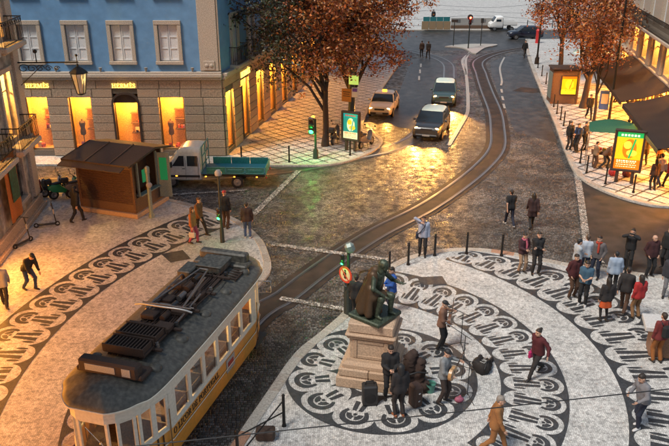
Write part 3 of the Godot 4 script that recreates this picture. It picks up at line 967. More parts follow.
func left_building():
	var d := V2(-0.09, -0.99).normalized()
	var bs := frame_of(d)
	var s0 := -24.0
	var org := V2(-13.65, -28.5) + d * s0
	var L := 28.1
	var t := thing("cream_building", "cream stone building with iron balconies and an orange banner", "building", Vector3(org.x, 0, org.y))
	var o := Vector3.ZERO
	# openings: upper floors lit, ground floor a grilled window; shop fronts further along
	var lo := [Rect2(25.2, 1.15, 1.15, 2.1)]
	for k in 4: lo.append(Rect2(2.2 + 5.4 * k, 0.5, 3.4, 2.7))
	var hi := []
	var xs := []
	for k in 8: xs.append(26.05 - 3.3 * k)
	for x in xs: hi.append(Rect2(x - 0.62, 3.85, 1.24, 2.75)); hi.append(Rect2(x - 0.62, 8.05, 1.24, 2.6))
	part("ground_floor_wall", wall_mesh(L, 0.0, 3.4, lo, 0.4), M.cream, t, o, bs)
	part("upper_wall", wall_mesh(L, 3.4, 19.0, hi, 0.4), M.cream, t, o, bs)
	part("end_wall", Builder.new().box(Vector3(L - 0.15, 9.5, -4.3), Vector3(0.28, 19.0, 8.0)), M.cream, t, o, bs)
	part("plinth", Builder.new().box(Vector3(L * 0.5, 0.3, 0.06), Vector3(L + 0.1, 0.6, 0.2), 0.03).box(Vector3(L * 0.5, 0.1, 0.16), Vector3(L + 0.2, 0.2, 0.32), 0.03), M.stone, t, o, bs)
	part("string_course", Builder.new().box(Vector3(L * 0.5, 3.42, 0.08), Vector3(L + 0.1, 0.22, 0.26), 0.03).box(Vector3(L * 0.5, 7.55, 0.08), Vector3(L + 0.1, 0.24, 0.26), 0.03), M.stone_pale, t, o, bs)
	part("corner_pilaster", Builder.new().box(Vector3(L - 0.42, 2.0, 0.05), Vector3(0.7, 2.6, 0.16), 0.02).box(Vector3(L - 0.42, 5.5, 0.05), Vector3(0.7, 3.85, 0.16), 0.02).box(Vector3(L - 0.42, 13.2, 0.05), Vector3(0.7, 11.0, 0.16), 0.02), M.stone_pale, t, o, bs)
	for x: float in xs:
		for y: float in [3.85, 8.05]:
			var h := 2.75 if y < 5 else 2.6
			var f := Builder.new()
			for s: float in [-1.0, 1.0]: f.box(Vector3(s * 0.58, h * 0.5, -0.2), Vector3(0.08, h, 0.08), 0.006).box(Vector3(s * 0.72, h * 0.5 + 0.05, 0.04), Vector3(0.2, h + 0.1, 0.12), 0.012)
			f.box(Vector3(0, h * 0.5, -0.2), Vector3(0.06, h, 0.07), 0.006).box(Vector3(0, h * 0.72, -0.2), Vector3(1.1, 0.06, 0.06), 0.006).box(Vector3(0, h + 0.16, 0.05), Vector3(1.7, 0.2, 0.16), 0.012)
			var w := part("balcony_door", f, M.stone_pale, t, bs * Vector3(x, y, 0), bs)
			part("pane", Builder.new().quad_sheet(1.1, h - 0.1, Vector3(0, h * 0.5, -0.22)), M.pane, w)
			part("room", Builder.new().box(Vector3(0, h * 0.5 + 0.1, -1.5), Vector3(2.2, h + 0.6, 0.1)).box(Vector3(-1.1, h * 0.5 + 0.1, -0.95), Vector3(0.1, h + 0.6, 1.0)).box(Vector3(1.1, h * 0.5 + 0.1, -0.95), Vector3(0.1, h + 0.6, 1.0)).box(Vector3(0, -0.14, -0.95), Vector3(2.2, 0.1, 1.0)).box(Vector3(0, h + 0.35, -0.95), Vector3(2.2, 0.1, 1.0)), M.warm_wall, w)
			part("ceiling_lamp", Builder.new().ball(Vector3(0, h - 0.25, -0.9), 0.11), M.lamp_glow, w)
			if x > 20.0: lamp(w, Vector3(0, h - 0.25, -0.9), Color(1.0, 0.78, 0.4), 9.0, 0.1)
	for x: float in xs:
		for y: float in [3.62, 7.85]: railing(t, o, bs, x - 1.25, x + 1.25, y, 0.75, M.stone_pale)
	# grilled ground-floor window beside the corner
	var g := Builder.new()
	g.box(Vector3(0, 1.05, -0.3), Vector3(1.15, 2.1, 0.05))
	var gw := part("grilled_window", g, M.dark_glass, t, bs * Vector3(25.775, 1.15, 0), bs)
	var gb := Builder.new()
	for i in 8: gb.tube(Vector3(-0.5 + i / 7.0, 0.02, -0.1), Vector3(-0.5 + i / 7.0, 2.08, -0.1), 0.014, -1, 6)
	for i in 3: gb.bar(Vector3(-0.56, 0.15 + 0.9 * i, -0.1), Vector3(0.56, 0.15 + 0.9 * i, -0.1), 0.03, 0.03)
	part("grille", gb, M.iron, gw)
	part("surround", Builder.new().box(Vector3(0, 2.2, 0.04), Vector3(1.5, 0.2, 0.12), 0.012).box(Vector3(-0.67, 1.05, 0.04), Vector3(0.18, 2.1, 0.12), 0.012).box(Vector3(0.67, 1.05, 0.04), Vector3(0.18, 2.1, 0.12), 0.012).box(Vector3(0, -0.08, 0.05), Vector3(1.6, 0.16, 0.18), 0.012), M.stone_pale, gw)
	# lit shop fronts further along the same wall
	for k in 4:
		var r: Rect2 = lo[k + 1]
		var cx := r.get_center().x
		var fr := Builder.new()
		for s: float in [-1.0, 0.0, 1.0]: fr.box(Vector3(s * 1.66, 1.35, -0.2), Vector3(0.08, 2.7, 0.1), 0.01)
		for y in [0.04, 2.66]: fr.box(Vector3(0, y, -0.2), Vector3(3.2, 0.08, 0.09), 0.01)
		var sf := part("shop_window", fr, M.brass, t, bs * Vector3(cx, 0.5, 0), bs)
		part("pane", Builder.new().quad_sheet(3.2, 2.55, Vector3(0, 1.35, -0.21)), M.pane, sf)
		part("display_case", Builder.new().box(Vector3(0, 1.35, -2.0), Vector3(4.4, 3.1, 0.1)).box(Vector3(-2.2, 1.35, -1.2), Vector3(0.1, 3.1, 1.6)).box(Vector3(2.2, 1.35, -1.2), Vector3(0.1, 3.1, 1.6)).box(Vector3(0, -0.1, -1.2), Vector3(4.4, 0.1, 1.6)).box(Vector3(0, 2.9, -1.2), Vector3(4.4, 0.1, 1.6)), M.warm_wall, sf)
		part("ceiling_lamp", Builder.new().box(Vector3(0, 2.78, -0.8), Vector3(2.8, 0.05, 0.5), 0.01), M.lamp_glow, sf)
		var al := AreaLight3D.new()
		al.name = "window_light"
		al.light_color = Color(1.0, 0.62, 0.22); al.light_energy = WINDOW_ENERGY; al.area_size = Vector2(3.0, 2.3); al.area_range = 60.0; al.shadow_enabled = true
		sf.add_child(al, true)
		al.position = Vector3(0, 1.4, 0.05)
		al.rotation = Vector3(-0.1, PI, 0)
	part("roof", Builder.new().box(Vector3(L * 0.5, 19.2, -4.0), Vector3(L + 0.6, 0.3, 9.0)), M.brown, t, o, bs)
	part("rear_wall", Builder.new().box(Vector3(L * 0.5, 9.5, -8.3), Vector3(L, 19.0, 0.3)).box(Vector3(0, 9.5, -4.2), Vector3(0.3, 19.0, 8.0)), M.cream, t, o, bs)
	# orange banner hanging before the wall
	var bn := thing("orange_banner", "orange hanging banner with a green picture on the cream building", "banner", Vector3(org.x, 0, org.y) + bs * Vector3(24.1, 0.95, 0.32), atan2(-bs.x.z, bs.x.x))
	var cl := Builder.new()
	var ra := PackedVector3Array()
	var rb := PackedVector3Array()
	for i in 9:
		var x := -0.75 + 1.5 * i / 8.0
		ra.append(Vector3(x, 0, 0.03 * sin(i * 1.3))); rb.append(Vector3(x, 2.75, 0.012 * sin(i * 1.7)))
	cl.rings([ra, rb], false, false)
	part("cloth", cl, M.orange_cloth, bn)
	part("printed_picture", Builder.new().box(Vector3(0.12, 1.45, 0.045), Vector3(0.9, 1.35, 0.008)), mat(Color(0.02, 0.16, 0.09), 0.6, 0.0, "broad", 0.8), bn)
	part("rod", Builder.new().tube(Vector3(-0.8, 2.76, 0), Vector3(0.8, 2.76, 0), 0.025).tube(Vector3(-0.8, 0, 0), Vector3(0.8, 0, 0), 0.02).bar(Vector3(0, 2.76, 0), Vector3(0, 2.76, -0.4), 0.03, 0.03), M.iron, bn)
	# wrought iron bracket lantern at the corner
	var lt := thing("bracket_lantern", "black wrought iron lantern on a scrolled wall bracket", "lantern", Vector3(org.x, 0, org.y) + bs * Vector3(27.75, 6.2, 0.0), atan2(-bs.x.z, bs.x.x) - 0.05)
	var br := Builder.new()
	br.box(Vector3(0, 0.1, 0.1), Vector3(0.09, 1.5, 0.05), 0.01)
	br.bar(Vector3(0, 0.6, 0.1), Vector3(0, 0.6, 2.75), 0.05, 0.06)
	br.bar(Vector3(0, -0.4, 0.12), Vector3(0, 0.5, 1.2), 0.03, 0.03)
	for k in 5:
		var pts := []
		for i in 15:
			var a := TAU * 1.25 * i / 14.0
			var r := 0.26 * (1.0 - i / 20.0) * (1.0 - 0.12 * k)
			pts.append(Vector3(0, 0.34 + sin(a) * r * 0.8, 0.35 + 0.36 * k + cos(a) * r))
		br.path(pts, [0.018], 6)
	br.tube(Vector3(0, 0.6, 0.95), Vector3(0, 1.0, 0.95), 0.025).ball(Vector3(0, 1.08, 0.95), 0.09)
	br.tube(Vector3(0, 0.6, 2.7), Vector3(0, 0.85, 2.7), 0.02).ball(Vector3(0, 0.9, 2.7), 0.06)
	part("bracket", br, M.iron, lt)
	var ln := Builder.new()
	ln.lathe([Vector2(0.02, 0.55), Vector2(0.05, 0.5), Vector2(0.04, 0.42)], 8, Vector3(0, 0, 2.7))
	ln.lathe([Vector2(0.40, 0.12), Vector2(0.42, 0.16), Vector2(0.2, 0.34), Vector2(0.06, 0.42)], 8, Vector3(0, 0, 2.7), true, false)
	ln.lathe([Vector2(0.05, -0.86), Vector2(0.18, -0.8), Vector2(0.20, -0.76)], 8, Vector3(0, 0, 2.7))
	for k in 8:
		var a := TAU * k / 8
		ln.tube(Vector3(cos(a) * 0.19, -0.78, 2.7 + sin(a) * 0.19), Vector3(cos(a) * 0.37, 0.13, 2.7 + sin(a) * 0.37), 0.016, -1, 5)
	part("lantern_frame", ln, M.iron, lt)
	part("lantern_glass", Builder.new().lathe([Vector2(0.18, -0.77), Vector2(0.355, 0.12)], 8, Vector3(0, 0, 2.7), false, false), glass(Color(0.75, 0.7, 0.6), 0.35, 0.1), lt)
	part("lamp_bulb", Builder.new().ball(Vector3(0, -0.2, 2.7), 0.08, 0.14, 0.08), M.white_paint, lt)

const WINDOW_ENERGY := 24.0

func cafe_building():
	var d := V2(-0.185, 0.983).normalized()
	var bs := frame_of(d)
	var org := V2(20.1, -44) - d * 30.0
	var t := thing("cafe_building", "pale stone cafe building with dark awnings and a long iron balcony", "building", Vector3(org.x, 0, org.y))
	var o := Vector3.ZERO
	var L := 46.0
	var lo := []
	var mid := []
	for k in 13: lo.append(Rect2(1.2 + 3.4 * k, 0.15, 2.2, 2.9)); mid.append(Rect2(1.35 + 3.4 * k, 3.75, 1.9, 2.05))
	for k in 13: mid.append(Rect2(1.7 + 3.4 * k, 6.3, 1.3, 2.9))
	part("ground_floor_wall", wall_mesh(L, 0, 3.4, lo, 0.35), M.stone3, t, o, bs)
	part("upper_wall", wall_mesh(L, 3.4, 14.0, mid, 0.4), M.stone_pale, t, o, bs)
	part("string_course", Builder.new().box(Vector3(L * 0.5, 3.45, 0.08), Vector3(L, 0.25, 0.24), 0.03), M.stone_pale, t, o, bs)
	for k in 14:
		part("pilaster", Builder.new().box(Vector3(0.6 + 3.4 * k, 4.72, 0.1), Vector3(0.85, 2.25, 0.2), 0.03).box(Vector3(0.6 + 3.4 * k, 5.75, 0.12), Vector3(1.0, 0.16, 0.26), 0.03), M.stone_pale, t, o, bs)
	for k in 13:
		var f := Builder.new()
		f.box(Vector3(0, 1.0, -0.2), Vector3(0.06, 2.0, 0.06)).box(Vector3(0, 1.2, -0.2), Vector3(1.9, 0.05, 0.06))
		var w := part("mezzanine_window", f, M.brown_dark, t, bs * Vector3(2.3 + 3.4 * k, 3.75, 0), bs)
		part("pane", Builder.new().quad_sheet(1.9, 2.05, Vector3(0, 1.02, -0.22)), M.pane, w)
		part("room", Builder.new().box(Vector3(0, 1.0, -1.3), Vector3(2.6, 2.3, 0.1)).box(Vector3(-1.3, 1.0, -0.85), Vector3(0.1, 2.3, 0.85)).box(Vector3(1.3, 1.0, -0.85), Vector3(0.1, 2.3, 0.85)).box(Vector3(0, -0.1, -0.85), Vector3(2.6, 0.1, 0.85)).box(Vector3(0, 2.15, -0.85), Vector3(2.6, 0.1, 0.85)), M.warm_wall, w)
		part("ceiling_lamp", Builder.new().ball(Vector3(0, 1.8, -0.8), 0.1), M.lamp_glow, w)
		if k > 4 and k < 10: lamp(w, Vector3(0, 1.8, -0.8), Color(1.0, 0.72, 0.34), 6.0, 0.1)
		var u := Builder.new()
		u.box(Vector3(0, 1.45, -0.25), Vector3(0.05, 2.9, 0.05)).box(Vector3(0, 2.1, -0.25), Vector3(1.3, 0.05, 0.05))
		for s: float in [-1.0, 1.0]: u.box(Vector3(s * 0.62, 1.45, -0.25), Vector3(0.06, 2.9, 0.06))
		var uw := part("balcony_door", u, M.shutter, t, bs * Vector3(2.35 + 3.4 * k, 6.3, 0), bs)
		part("pane", Builder.new().quad_sheet(1.3, 2.9, Vector3(0, 1.45, -0.28)), M.curtain_glass, uw)
	railing(t, o, bs, 0.2, L - 0.2, 6.08, 0.9, M.stone_pale)
	for k in 13:
		var f := Builder.new()
		for x: float in [-1.07, 0.0, 1.07]: f.box(Vector3(x, 1.45, -0.15), Vector3(0.08, 2.9, 0.08))
		f.box(Vector3(0, 2.3, -0.15), Vector3(2.2, 0.08, 0.07))
		var w := part("cafe_door", f, M.brown_dark, t, bs * Vector3(2.3 + 3.4 * k, 0.15, 0), bs)
		part("pane", Builder.new().quad_sheet(2.2, 2.9, Vector3(0, 1.45, -0.17)), M.pane, w)
		part("room", Builder.new().box(Vector3(0, 1.45, -2.2), Vector3(3.3, 3.1, 0.1)).box(Vector3(-1.65, 1.45, -1.3), Vector3(0.1, 3.1, 1.8)).box(Vector3(1.65, 1.45, -1.3), Vector3(0.1, 3.1, 1.8)).box(Vector3(0, -0.1, -1.3), Vector3(3.3, 0.1, 1.8)).box(Vector3(0, 3.0, -1.3), Vector3(3.3, 0.1, 1.8)), M.warm_wall, w)
		part("ceiling_lamp", Builder.new().ball(Vector3(0, 2.6, -0.9), 0.14), M.lamp_glow, w)
		if k > 3 and k < 12: lamp(w, Vector3(0, 2.6, -0.9), Color(1.0, 0.66, 0.28), CAFE_ENERGY, 0.14)
	part("roof", Builder.new().box(Vector3(L * 0.5, 14.1, -4.0), Vector3(L, 0.3, 9.0)), M.brown, t, o, bs)
	part("rear_wall", Builder.new().box(Vector3(L * 0.5, 7, -8.3), Vector3(L, 14, 0.3)).box(Vector3(0, 7, -4.2), Vector3(0.3, 14, 8.0)).box(Vector3(L, 7, -4.2), Vector3(0.3, 14, 8.0)), M.cream, t, o, bs)
	# awnings
	var spans := [[19.6, 32.0, "cafe awning of dark brown cloth in front of the mezzanine windows, behind the bare tree"], [32.6, 42.0, "cafe awning of dark brown cloth hanging beside the green stall roof"]]
	for q in spans:
		var aw := thing("cafe_awning", q[2], "awning", Vector3(org.x, 0, org.y), 0.0, "cafe awnings")
		var b := Builder.new()
		var w: float = q[1] - q[0]
		var lists := []
		for i in 6:
			var u := i / 5.0
			var r := PackedVector3Array()
			for j in 25: r.append(Vector3(q[0] + w * j / 24.0, lerpf(3.5, 2.72, u) - 0.10 * sin(PI * u) - 0.02 * absf(sin(j * PI / 4.0)), 0.14 + 2.75 * u))
			lists.append(r)
		b.rings(lists, false, false)
		var under := []
		for r: PackedVector3Array in lists:
			var rr := PackedVector3Array()
			for p in r: rr.append(p - Vector3(0, 0.02, 0))
			under.append(rr)
		b.rings(under, false, false)
		part("canopy", b, M.awning, aw, o, bs)
		var vb := Builder.new()
		for j in 24:
			var xa: float = q[0] + w * j / 24.0
			vb.box(Vector3(xa + w / 48.0, 2.58, 2.9), Vector3(w / 24.0 - 0.01, 0.24 - 0.04 * (j % 2), 0.015))
		part("valance", vb, M.awning, aw, o, bs)
		for j in 4:
			var xa: float = q[0] + 0.1 + (w - 0.2) * j / 3.0
			part("arm", Builder.new().tube(Vector3(xa, 2.9, 0.14), Vector3(xa, 2.66, 2.86), 0.025), M.iron, aw, o, bs)
		part("front_bar", Builder.new().tube(Vector3(q[0], 2.68, 2.88), Vector3(q[1], 2.68, 2.88), 0.03), M.iron, aw, o, bs)
const CAFE_ENERGY := 38.0

# ---------------------------------------------------------------- vehicles
func outline_at(half: Array, grow: float, y: float, sx := 1.0, sz := 1.0) -> PackedVector3Array:
	var r := PackedVector3Array()
	for p in half: r.append(Vector3((p.x + signf(p.x) * grow) * sx, y, (p.y + grow) * sz))
	for i in range(half.size() - 1, -1, -1): r.append(Vector3((half[i].x + signf(half[i].x) * grow) * sx, y, -(half[i].y + grow) * sz))
	return r

func wheel(parent: Node, at: Vector3, r: float, w: float, side: float, rim_mat: Material):
	var t := part("wheel", Builder.new().rings(wheel_rings(r, w), true, false), M.rubber, parent, at, Basis(Vector3.RIGHT, PI / 2 * side))
	part("rim", Builder.new().lathe([Vector2(r * 0.66, w * 0.30), Vector2(r * 0.62, w * 0.46), Vector2(r * 0.5, w * 0.36), Vector2(r * 0.16, w * 0.44), Vector2(0.01, w * 0.46)], 18), rim_mat, t)

func wheel_rings(r: float, w: float) -> Array:
	var out := []
	for q in [[0.6, -0.45], [0.9, -0.5], [0.98, -0.42], [1.0, -0.2], [1.0, 0.2], [0.98, 0.42], [0.9, 0.5], [0.6, 0.45]]:
		var ring := PackedVector3Array()
		for j in 22:
			var a := -TAU * j / 22
			ring.append(Vector3(cos(a) * r * q[0], q[1] * w, sin(a) * r * q[0]))
		out.append(ring)
	return out

func body_ring(x: float, hw: float, y0: float, y1: float, crown: float) -> PackedVector3Array:
	var h := y1 - y0
	var pts := [Vector2(-hw * 0.72, y0), Vector2(-hw * 0.96, y0 + h * 0.10), Vector2(-hw, y0 + h * 0.42), Vector2(-hw * 0.985, y0 + h * 0.66), Vector2(-hw * 0.93, y1 - h * 0.06), Vector2(-hw * 0.80, y1 + crown * 0.55), Vector2(-hw * 0.4, y1 + crown)]
	var r := PackedVector3Array()
	for p in pts: r.append(Vector3(x, p.y, p.x))
	for i in range(pts.size() - 1, -1, -1): r.append(Vector3(x, pts[i].y, -pts[i].x))
	return r

func headlamp_spot(parent: Node, at: Vector3, energy: float, col: Color, pitch := -9.0, angle := 32.0):
	var s := SpotLight3D.new()
	s.name = numbered(parent, "beam_light")
	s.light_color = col; s.light_energy = energy; s.spot_angle = angle; s.spot_angle_attenuation = 0.8; s.light_size = 0.06
	s.spot_range = 40.0; s.spot_attenuation = 2.0; s.shadow_enabled = true
	parent.add_child(s, true)
	s.position = at
	s.rotation_degrees = Vector3(pitch, -90, 0)

func car(called: String, label: String, at: Vector3, dir: Vector2, k: Dictionary) -> Node3D:
	var t := thing(called, label, "car", at, atan2(-dir.y, dir.x), "cars on the street")
	var paint: Material = k.paint
	var L: float = k.len
	var W: float = k.wid * 0.5
	var belt: float = k.belt
	var hood: float = k.hood
	var tail: float = k.tail
	var top: float = k.top
	var xw: float = k.wind      # foot of the windscreen
	var xr: float = k.rear      # foot of the rear window
	var f := L * 0.5
	var st := [[-f, 0.82, 0.36, tail - 0.12], [-f + 0.06, 0.90, 0.27, tail - 0.03], [-f + 0.35, 0.97, 0.22, tail], [xr - 0.05, 1.0, 0.2, (tail + belt) * 0.5 + 0.02], [xr + 0.25, 1.0, 0.2, belt], [0.0, 1.0, 0.2, belt], [xw - 0.15, 1.0, 0.2, belt - 0.01], [xw + 0.1, 1.0, 0.2, belt - 0.05], [f - 0.55, 0.96, 0.22, hood], [f - 0.18, 0.90, 0.24, hood - 0.06], [f - 0.04, 0.82, 0.30, hood - 0.16], [f, 0.74, 0.38, hood - 0.26]]
	var ringsl := []
	for s in st: ringsl.append(body_ring(s[0], s[1] * W, s[2], s[3], 0.035))
	part("body", Builder.new().rings(ringsl), paint, t)
	# cabin
	var rw := W * 0.78
	var tx0: float = xr + k.rslope
	var tx1: float = xw - k.wslope
	var lo := [Vector3(xw, belt - 0.03, 0.80 * W), Vector3(xw, belt - 0.03, -0.80 * W), Vector3(xr, belt - 0.01, -0.80 * W), Vector3(xr, belt - 0.01, 0.80 * W)]
	var lo2 := [Vector3(xw, belt - 0.03, 0.93 * W), Vector3(xw, belt - 0.03, -0.93 * W), Vector3(xr, belt - 0.01, -0.93 * W), Vector3(xr, belt - 0.01, 0.93 * W)]
	var hi := [Vector3(tx1, top - 0.07, rw), Vector3(tx1, top - 0.07, -rw), Vector3(tx0, top - 0.07, -rw), Vector3(tx0, top - 0.07, rw)]
	part("windscreen", glass_quad(lo2[0], lo2[1], hi[1], hi[0]), M.dark_glass, t)
	part("rear_window", glass_quad(lo2[2], lo2[3], hi[3], hi[2]), M.dark_glass, t)
	part("side_window", glass_quad(lo2[3], lo2[0], hi[0], hi[3]), M.dark_glass, t)
	part("side_window", glass_quad(lo2[1], lo2[2], hi[2], hi[1]), M.dark_glass, t)
	for i in 4: part("pillar", Builder.new().bar(lo2[i], hi[i], 0.07, 0.06, 0.015), paint, t)
	for s: float in [-1.0, 1.0]:
		var m0 := Vector3(lerpf(xr, xw, 0.46), belt, 0.935 * W * s)
		var m1 := Vector3(lerpf(tx0, tx1, 0.44), top - 0.07, rw * s * 1.005)
		part("pillar", Builder.new().bar(m0, m1, 0.07, 0.03), paint, t)
	var roof := []
	for q in [[0.0, 1.03, -0.03], [0.03, 1.0, 0.02], [0.16, 0.82, 0.075], [0.4, 0.4, 0.10]]:
		var r := PackedVector3Array()
		for i in 16:
			var a := TAU * i / 16.0
			var ex := signf(cos(a)) * pow(absf(cos(a)), 0.4)
			var ez := signf(sin(a)) * pow(absf(sin(a)), 0.4)
			r.append(Vector3((tx0 + tx1) * 0.5 + ex * ((tx1 - tx0) * 0.5 + 0.03 - q[0] * 0.8), top - 0.09 + q[2], -ez * rw * q[1]))
		roof.append(r)
	part("roof", Builder.new().rings(roof), k.get("roof_paint", paint), t)
	# lights, plate, bumper, grille, mirrors
	for s: float in [-1.0, 1.0]:
		var hl := part("headlight", Builder.new().ball(Vector3.ZERO, 0.09, 0.085, 0.16, 10, 6), M.head_glow if k.lit else M.chrome, t, Vector3(f - 0.12, hood - 0.17, s * W * 0.66))
		if k.lit: headlamp_spot(t, Vector3(f + 0.04, hood - 0.17, s * W * 0.66), k.beam, Color(1.0, 0.70, 0.32))
		part("tail_light", Builder.new().box(Vector3(-f + 0.05, tail - 0.2, s * W * 0.70), Vector3(0.12, 0.2, 0.22), 0.02), M.red_plastic, t)
		var mr := part("mirror", Builder.new().ball(Vector3(xw - 0.28, belt + 0.07, s * (W + 0.10)), 0.07, 0.07, 0.10, 8, 5), paint, t)
		part("mirror_arm", Builder.new().tube(Vector3(xw - 0.28, belt + 0.03, s * W * 0.92), Vector3(xw - 0.28, belt + 0.05, s * (W + 0.06)), 0.02), M.black, mr)
	for s: float in [-1.0, 1.0]:
		for u: float in [0.08, 0.47, 0.9]:
			part("door_seam", Builder.new().box(Vector3(lerpf(xr, xw, u), (belt + 0.35) * 0.5 + 0.02, s * W * 0.992), Vector3(0.012, belt - 0.42, 0.02)), M.black, t)
		for u: float in [0.16, 0.55]:
			part("door_handle", Builder.new().box(Vector3(lerpf(xr, xw, u), belt - 0.14, s * W * 0.985), Vector3(0.14, 0.03, 0.04), 0.01), M.chrome, t)
	part("grille", Builder.new().box(Vector3(f - 0.035, hood - 0.2, 0), Vector3(0.08, 0.12, W * 0.8), 0.015), M.black, t)
	part("front_bumper", Builder.new().box(Vector3(f - 0.02, 0.40, 0), Vector3(0.14, 0.14, W * 1.5), 0.05), k.get("bumper", M.black), t)
	part("rear_bumper", Builder.new().box(Vector3(-f + 0.02, 0.42, 0), Vector3(0.14, 0.16, W * 1.5), 0.05), k.get("bumper", M.black), t)
	part("number_plate", Builder.new().box(Vector3(f + 0.055, 0.42, 0), Vector3(0.012, 0.11, 0.46), 0.004), M.white_paint, t)
	part("wiper", Builder.new().bar(lo2[0].lerp(lo2[1], 0.2) + Vector3(0.02, 0.05, 0), lo2[0].lerp(lo2[1], 0.45) + Vector3(-0.18, 0.16, 0), 0.015, 0.015), M.black, t)
	if k.has("sign"):
		part("taxi_sign", Builder.new().box(Vector3((tx0 + tx1) * 0.5 + 0.15, top + 0.08, 0), Vector3(0.16, 0.13, 0.34), 0.03), k.sign, t)
	for x: float in [-f + L * 0.2, f - L * 0.19]:
		for s: float in [-1.0, 1.0]:
			wheel(t, Vector3(x, 0.31, s * (W - 0.09)), 0.31, 0.2, s, M.grey_metal)
			part("wheel_arch", Builder.new().rings(arch_rings(x, s * (W + 0.004), 0.36), false, false), M.black, t)
	return t

func arch_rings(x: float, z: float, r: float) -> Array:
	var a := PackedVector3Array()
	var b := PackedVector3Array()
	for i in 13:
		var q := PI * i / 12.0
		a.append(Vector3(x + cos(q) * r, 0.3 + sin(q) * r, z)); b.append(Vector3(x + cos(q) * (r - 0.05), 0.3 + sin(q) * (r - 0.05), z))
	return [a, b]

func glass_quad(a: Vector3, b: Vector3, c: Vector3, d: Vector3) -> Builder:
	# slightly bowed pane between four corners
	var bb := Builder.new()
	var nn := (c - a).cross(d - b).normalized()
	var list := []
	for i in 5:
		var u := i / 4.0
		var r := PackedVector3Array()
		for j in 6:
			var w := j / 5.0
			r.append(a.lerp(b, w).lerp(d.lerp(c, w), u) + nn * 0.045 * sin(PI * u) * (0.4 + 0.6 * sin(PI * w)))
		list.append(r)
	bb.rings(list, false, false)
	return bb

func build_vehicles():
	M.head_glow = glow(Color(1.0, 0.6, 0.2), 5.0)
	M.red_plastic = mat(Color(0.35, 0.01, 0.01), 0.25)
	M.taxi_cream = mat(Color(0.60, 0.50, 0.34), 0.25); M.taxi_cream.clearcoat_enabled = true
	M.car_black = mat(Color(0.014, 0.015, 0.017), 0.2); M.car_black.clearcoat_enabled = true
	M.taxi_teal = mat(Color(0.02, 0.055, 0.06), 0.22); M.taxi_teal.clearcoat_enabled = true
	M.mint = mat(Color(0.55, 0.66, 0.58), 0.3)
	M.navy = mat(Color(0.012, 0.016, 0.03), 0.2)
	M.amber = glow(Color(1.0, 0.35, 0.03), 2.2)
	var up := V2(0.16, -0.987)
	car("parked_taxi", "cream saloon taxi standing by the kerb behind the poster stand", Vector3(3.55, ROAD, -51.6), -V2(0.21, -0.978), {"len": 4.5, "wid": 1.74, "belt": 0.93, "hood": 0.86, "tail": 0.92, "top": 1.43, "wind": 0.95, "rear": -1.35, "wslope": 0.55, "rslope": 0.45, "paint": M.taxi_cream, "lit": true, "beam": 6.0, "sign": M.amber})
	car("moving_taxi", "black hatchback taxi with pale green roof and glowing headlights", Vector3(6.25, ROAD, -45.7), -V2(0.30, -0.954), {"len": 4.1, "wid": 1.84, "belt": 1.02, "hood": 0.98, "tail": 1.1, "top": 1.62, "wind": 1.1, "rear": -1.65, "wslope": 0.75, "rslope": 0.25, "paint": M.car_black, "roof_paint": M.mint, "lit": true, "beam": 22.0})
	car("moving_taxi", "dark teal hatchback taxi following on the tram track", Vector3(8.3, ROAD, -54.7), -V2(0.17, -0.985), {"len": 4.1, "wid": 1.78, "belt": 1.0, "hood": 0.96, "tail": 1.05, "top": 1.58, "wind": 1.1, "rear": -1.65, "wslope": 0.7, "rslope": 0.25, "paint": M.taxi_teal, "roof_paint": M.mint, "lit": true, "beam": 40.0})
	car("dark_car", "dark blue hatchback crossing the far end of the street", Vector3(22.1, ROAD, -86.8), V2(-1, 0.02), {"len": 3.9, "wid": 1.7, "belt": 0.98, "hood": 0.9, "tail": 1.0, "top": 1.5, "wind": 1.0, "rear": -1.6, "wslope": 0.65, "rslope": 0.25, "paint": M.navy, "lit": false})
	build_truck()
	build_far_van()
	build_tram()
	motor_scooters()

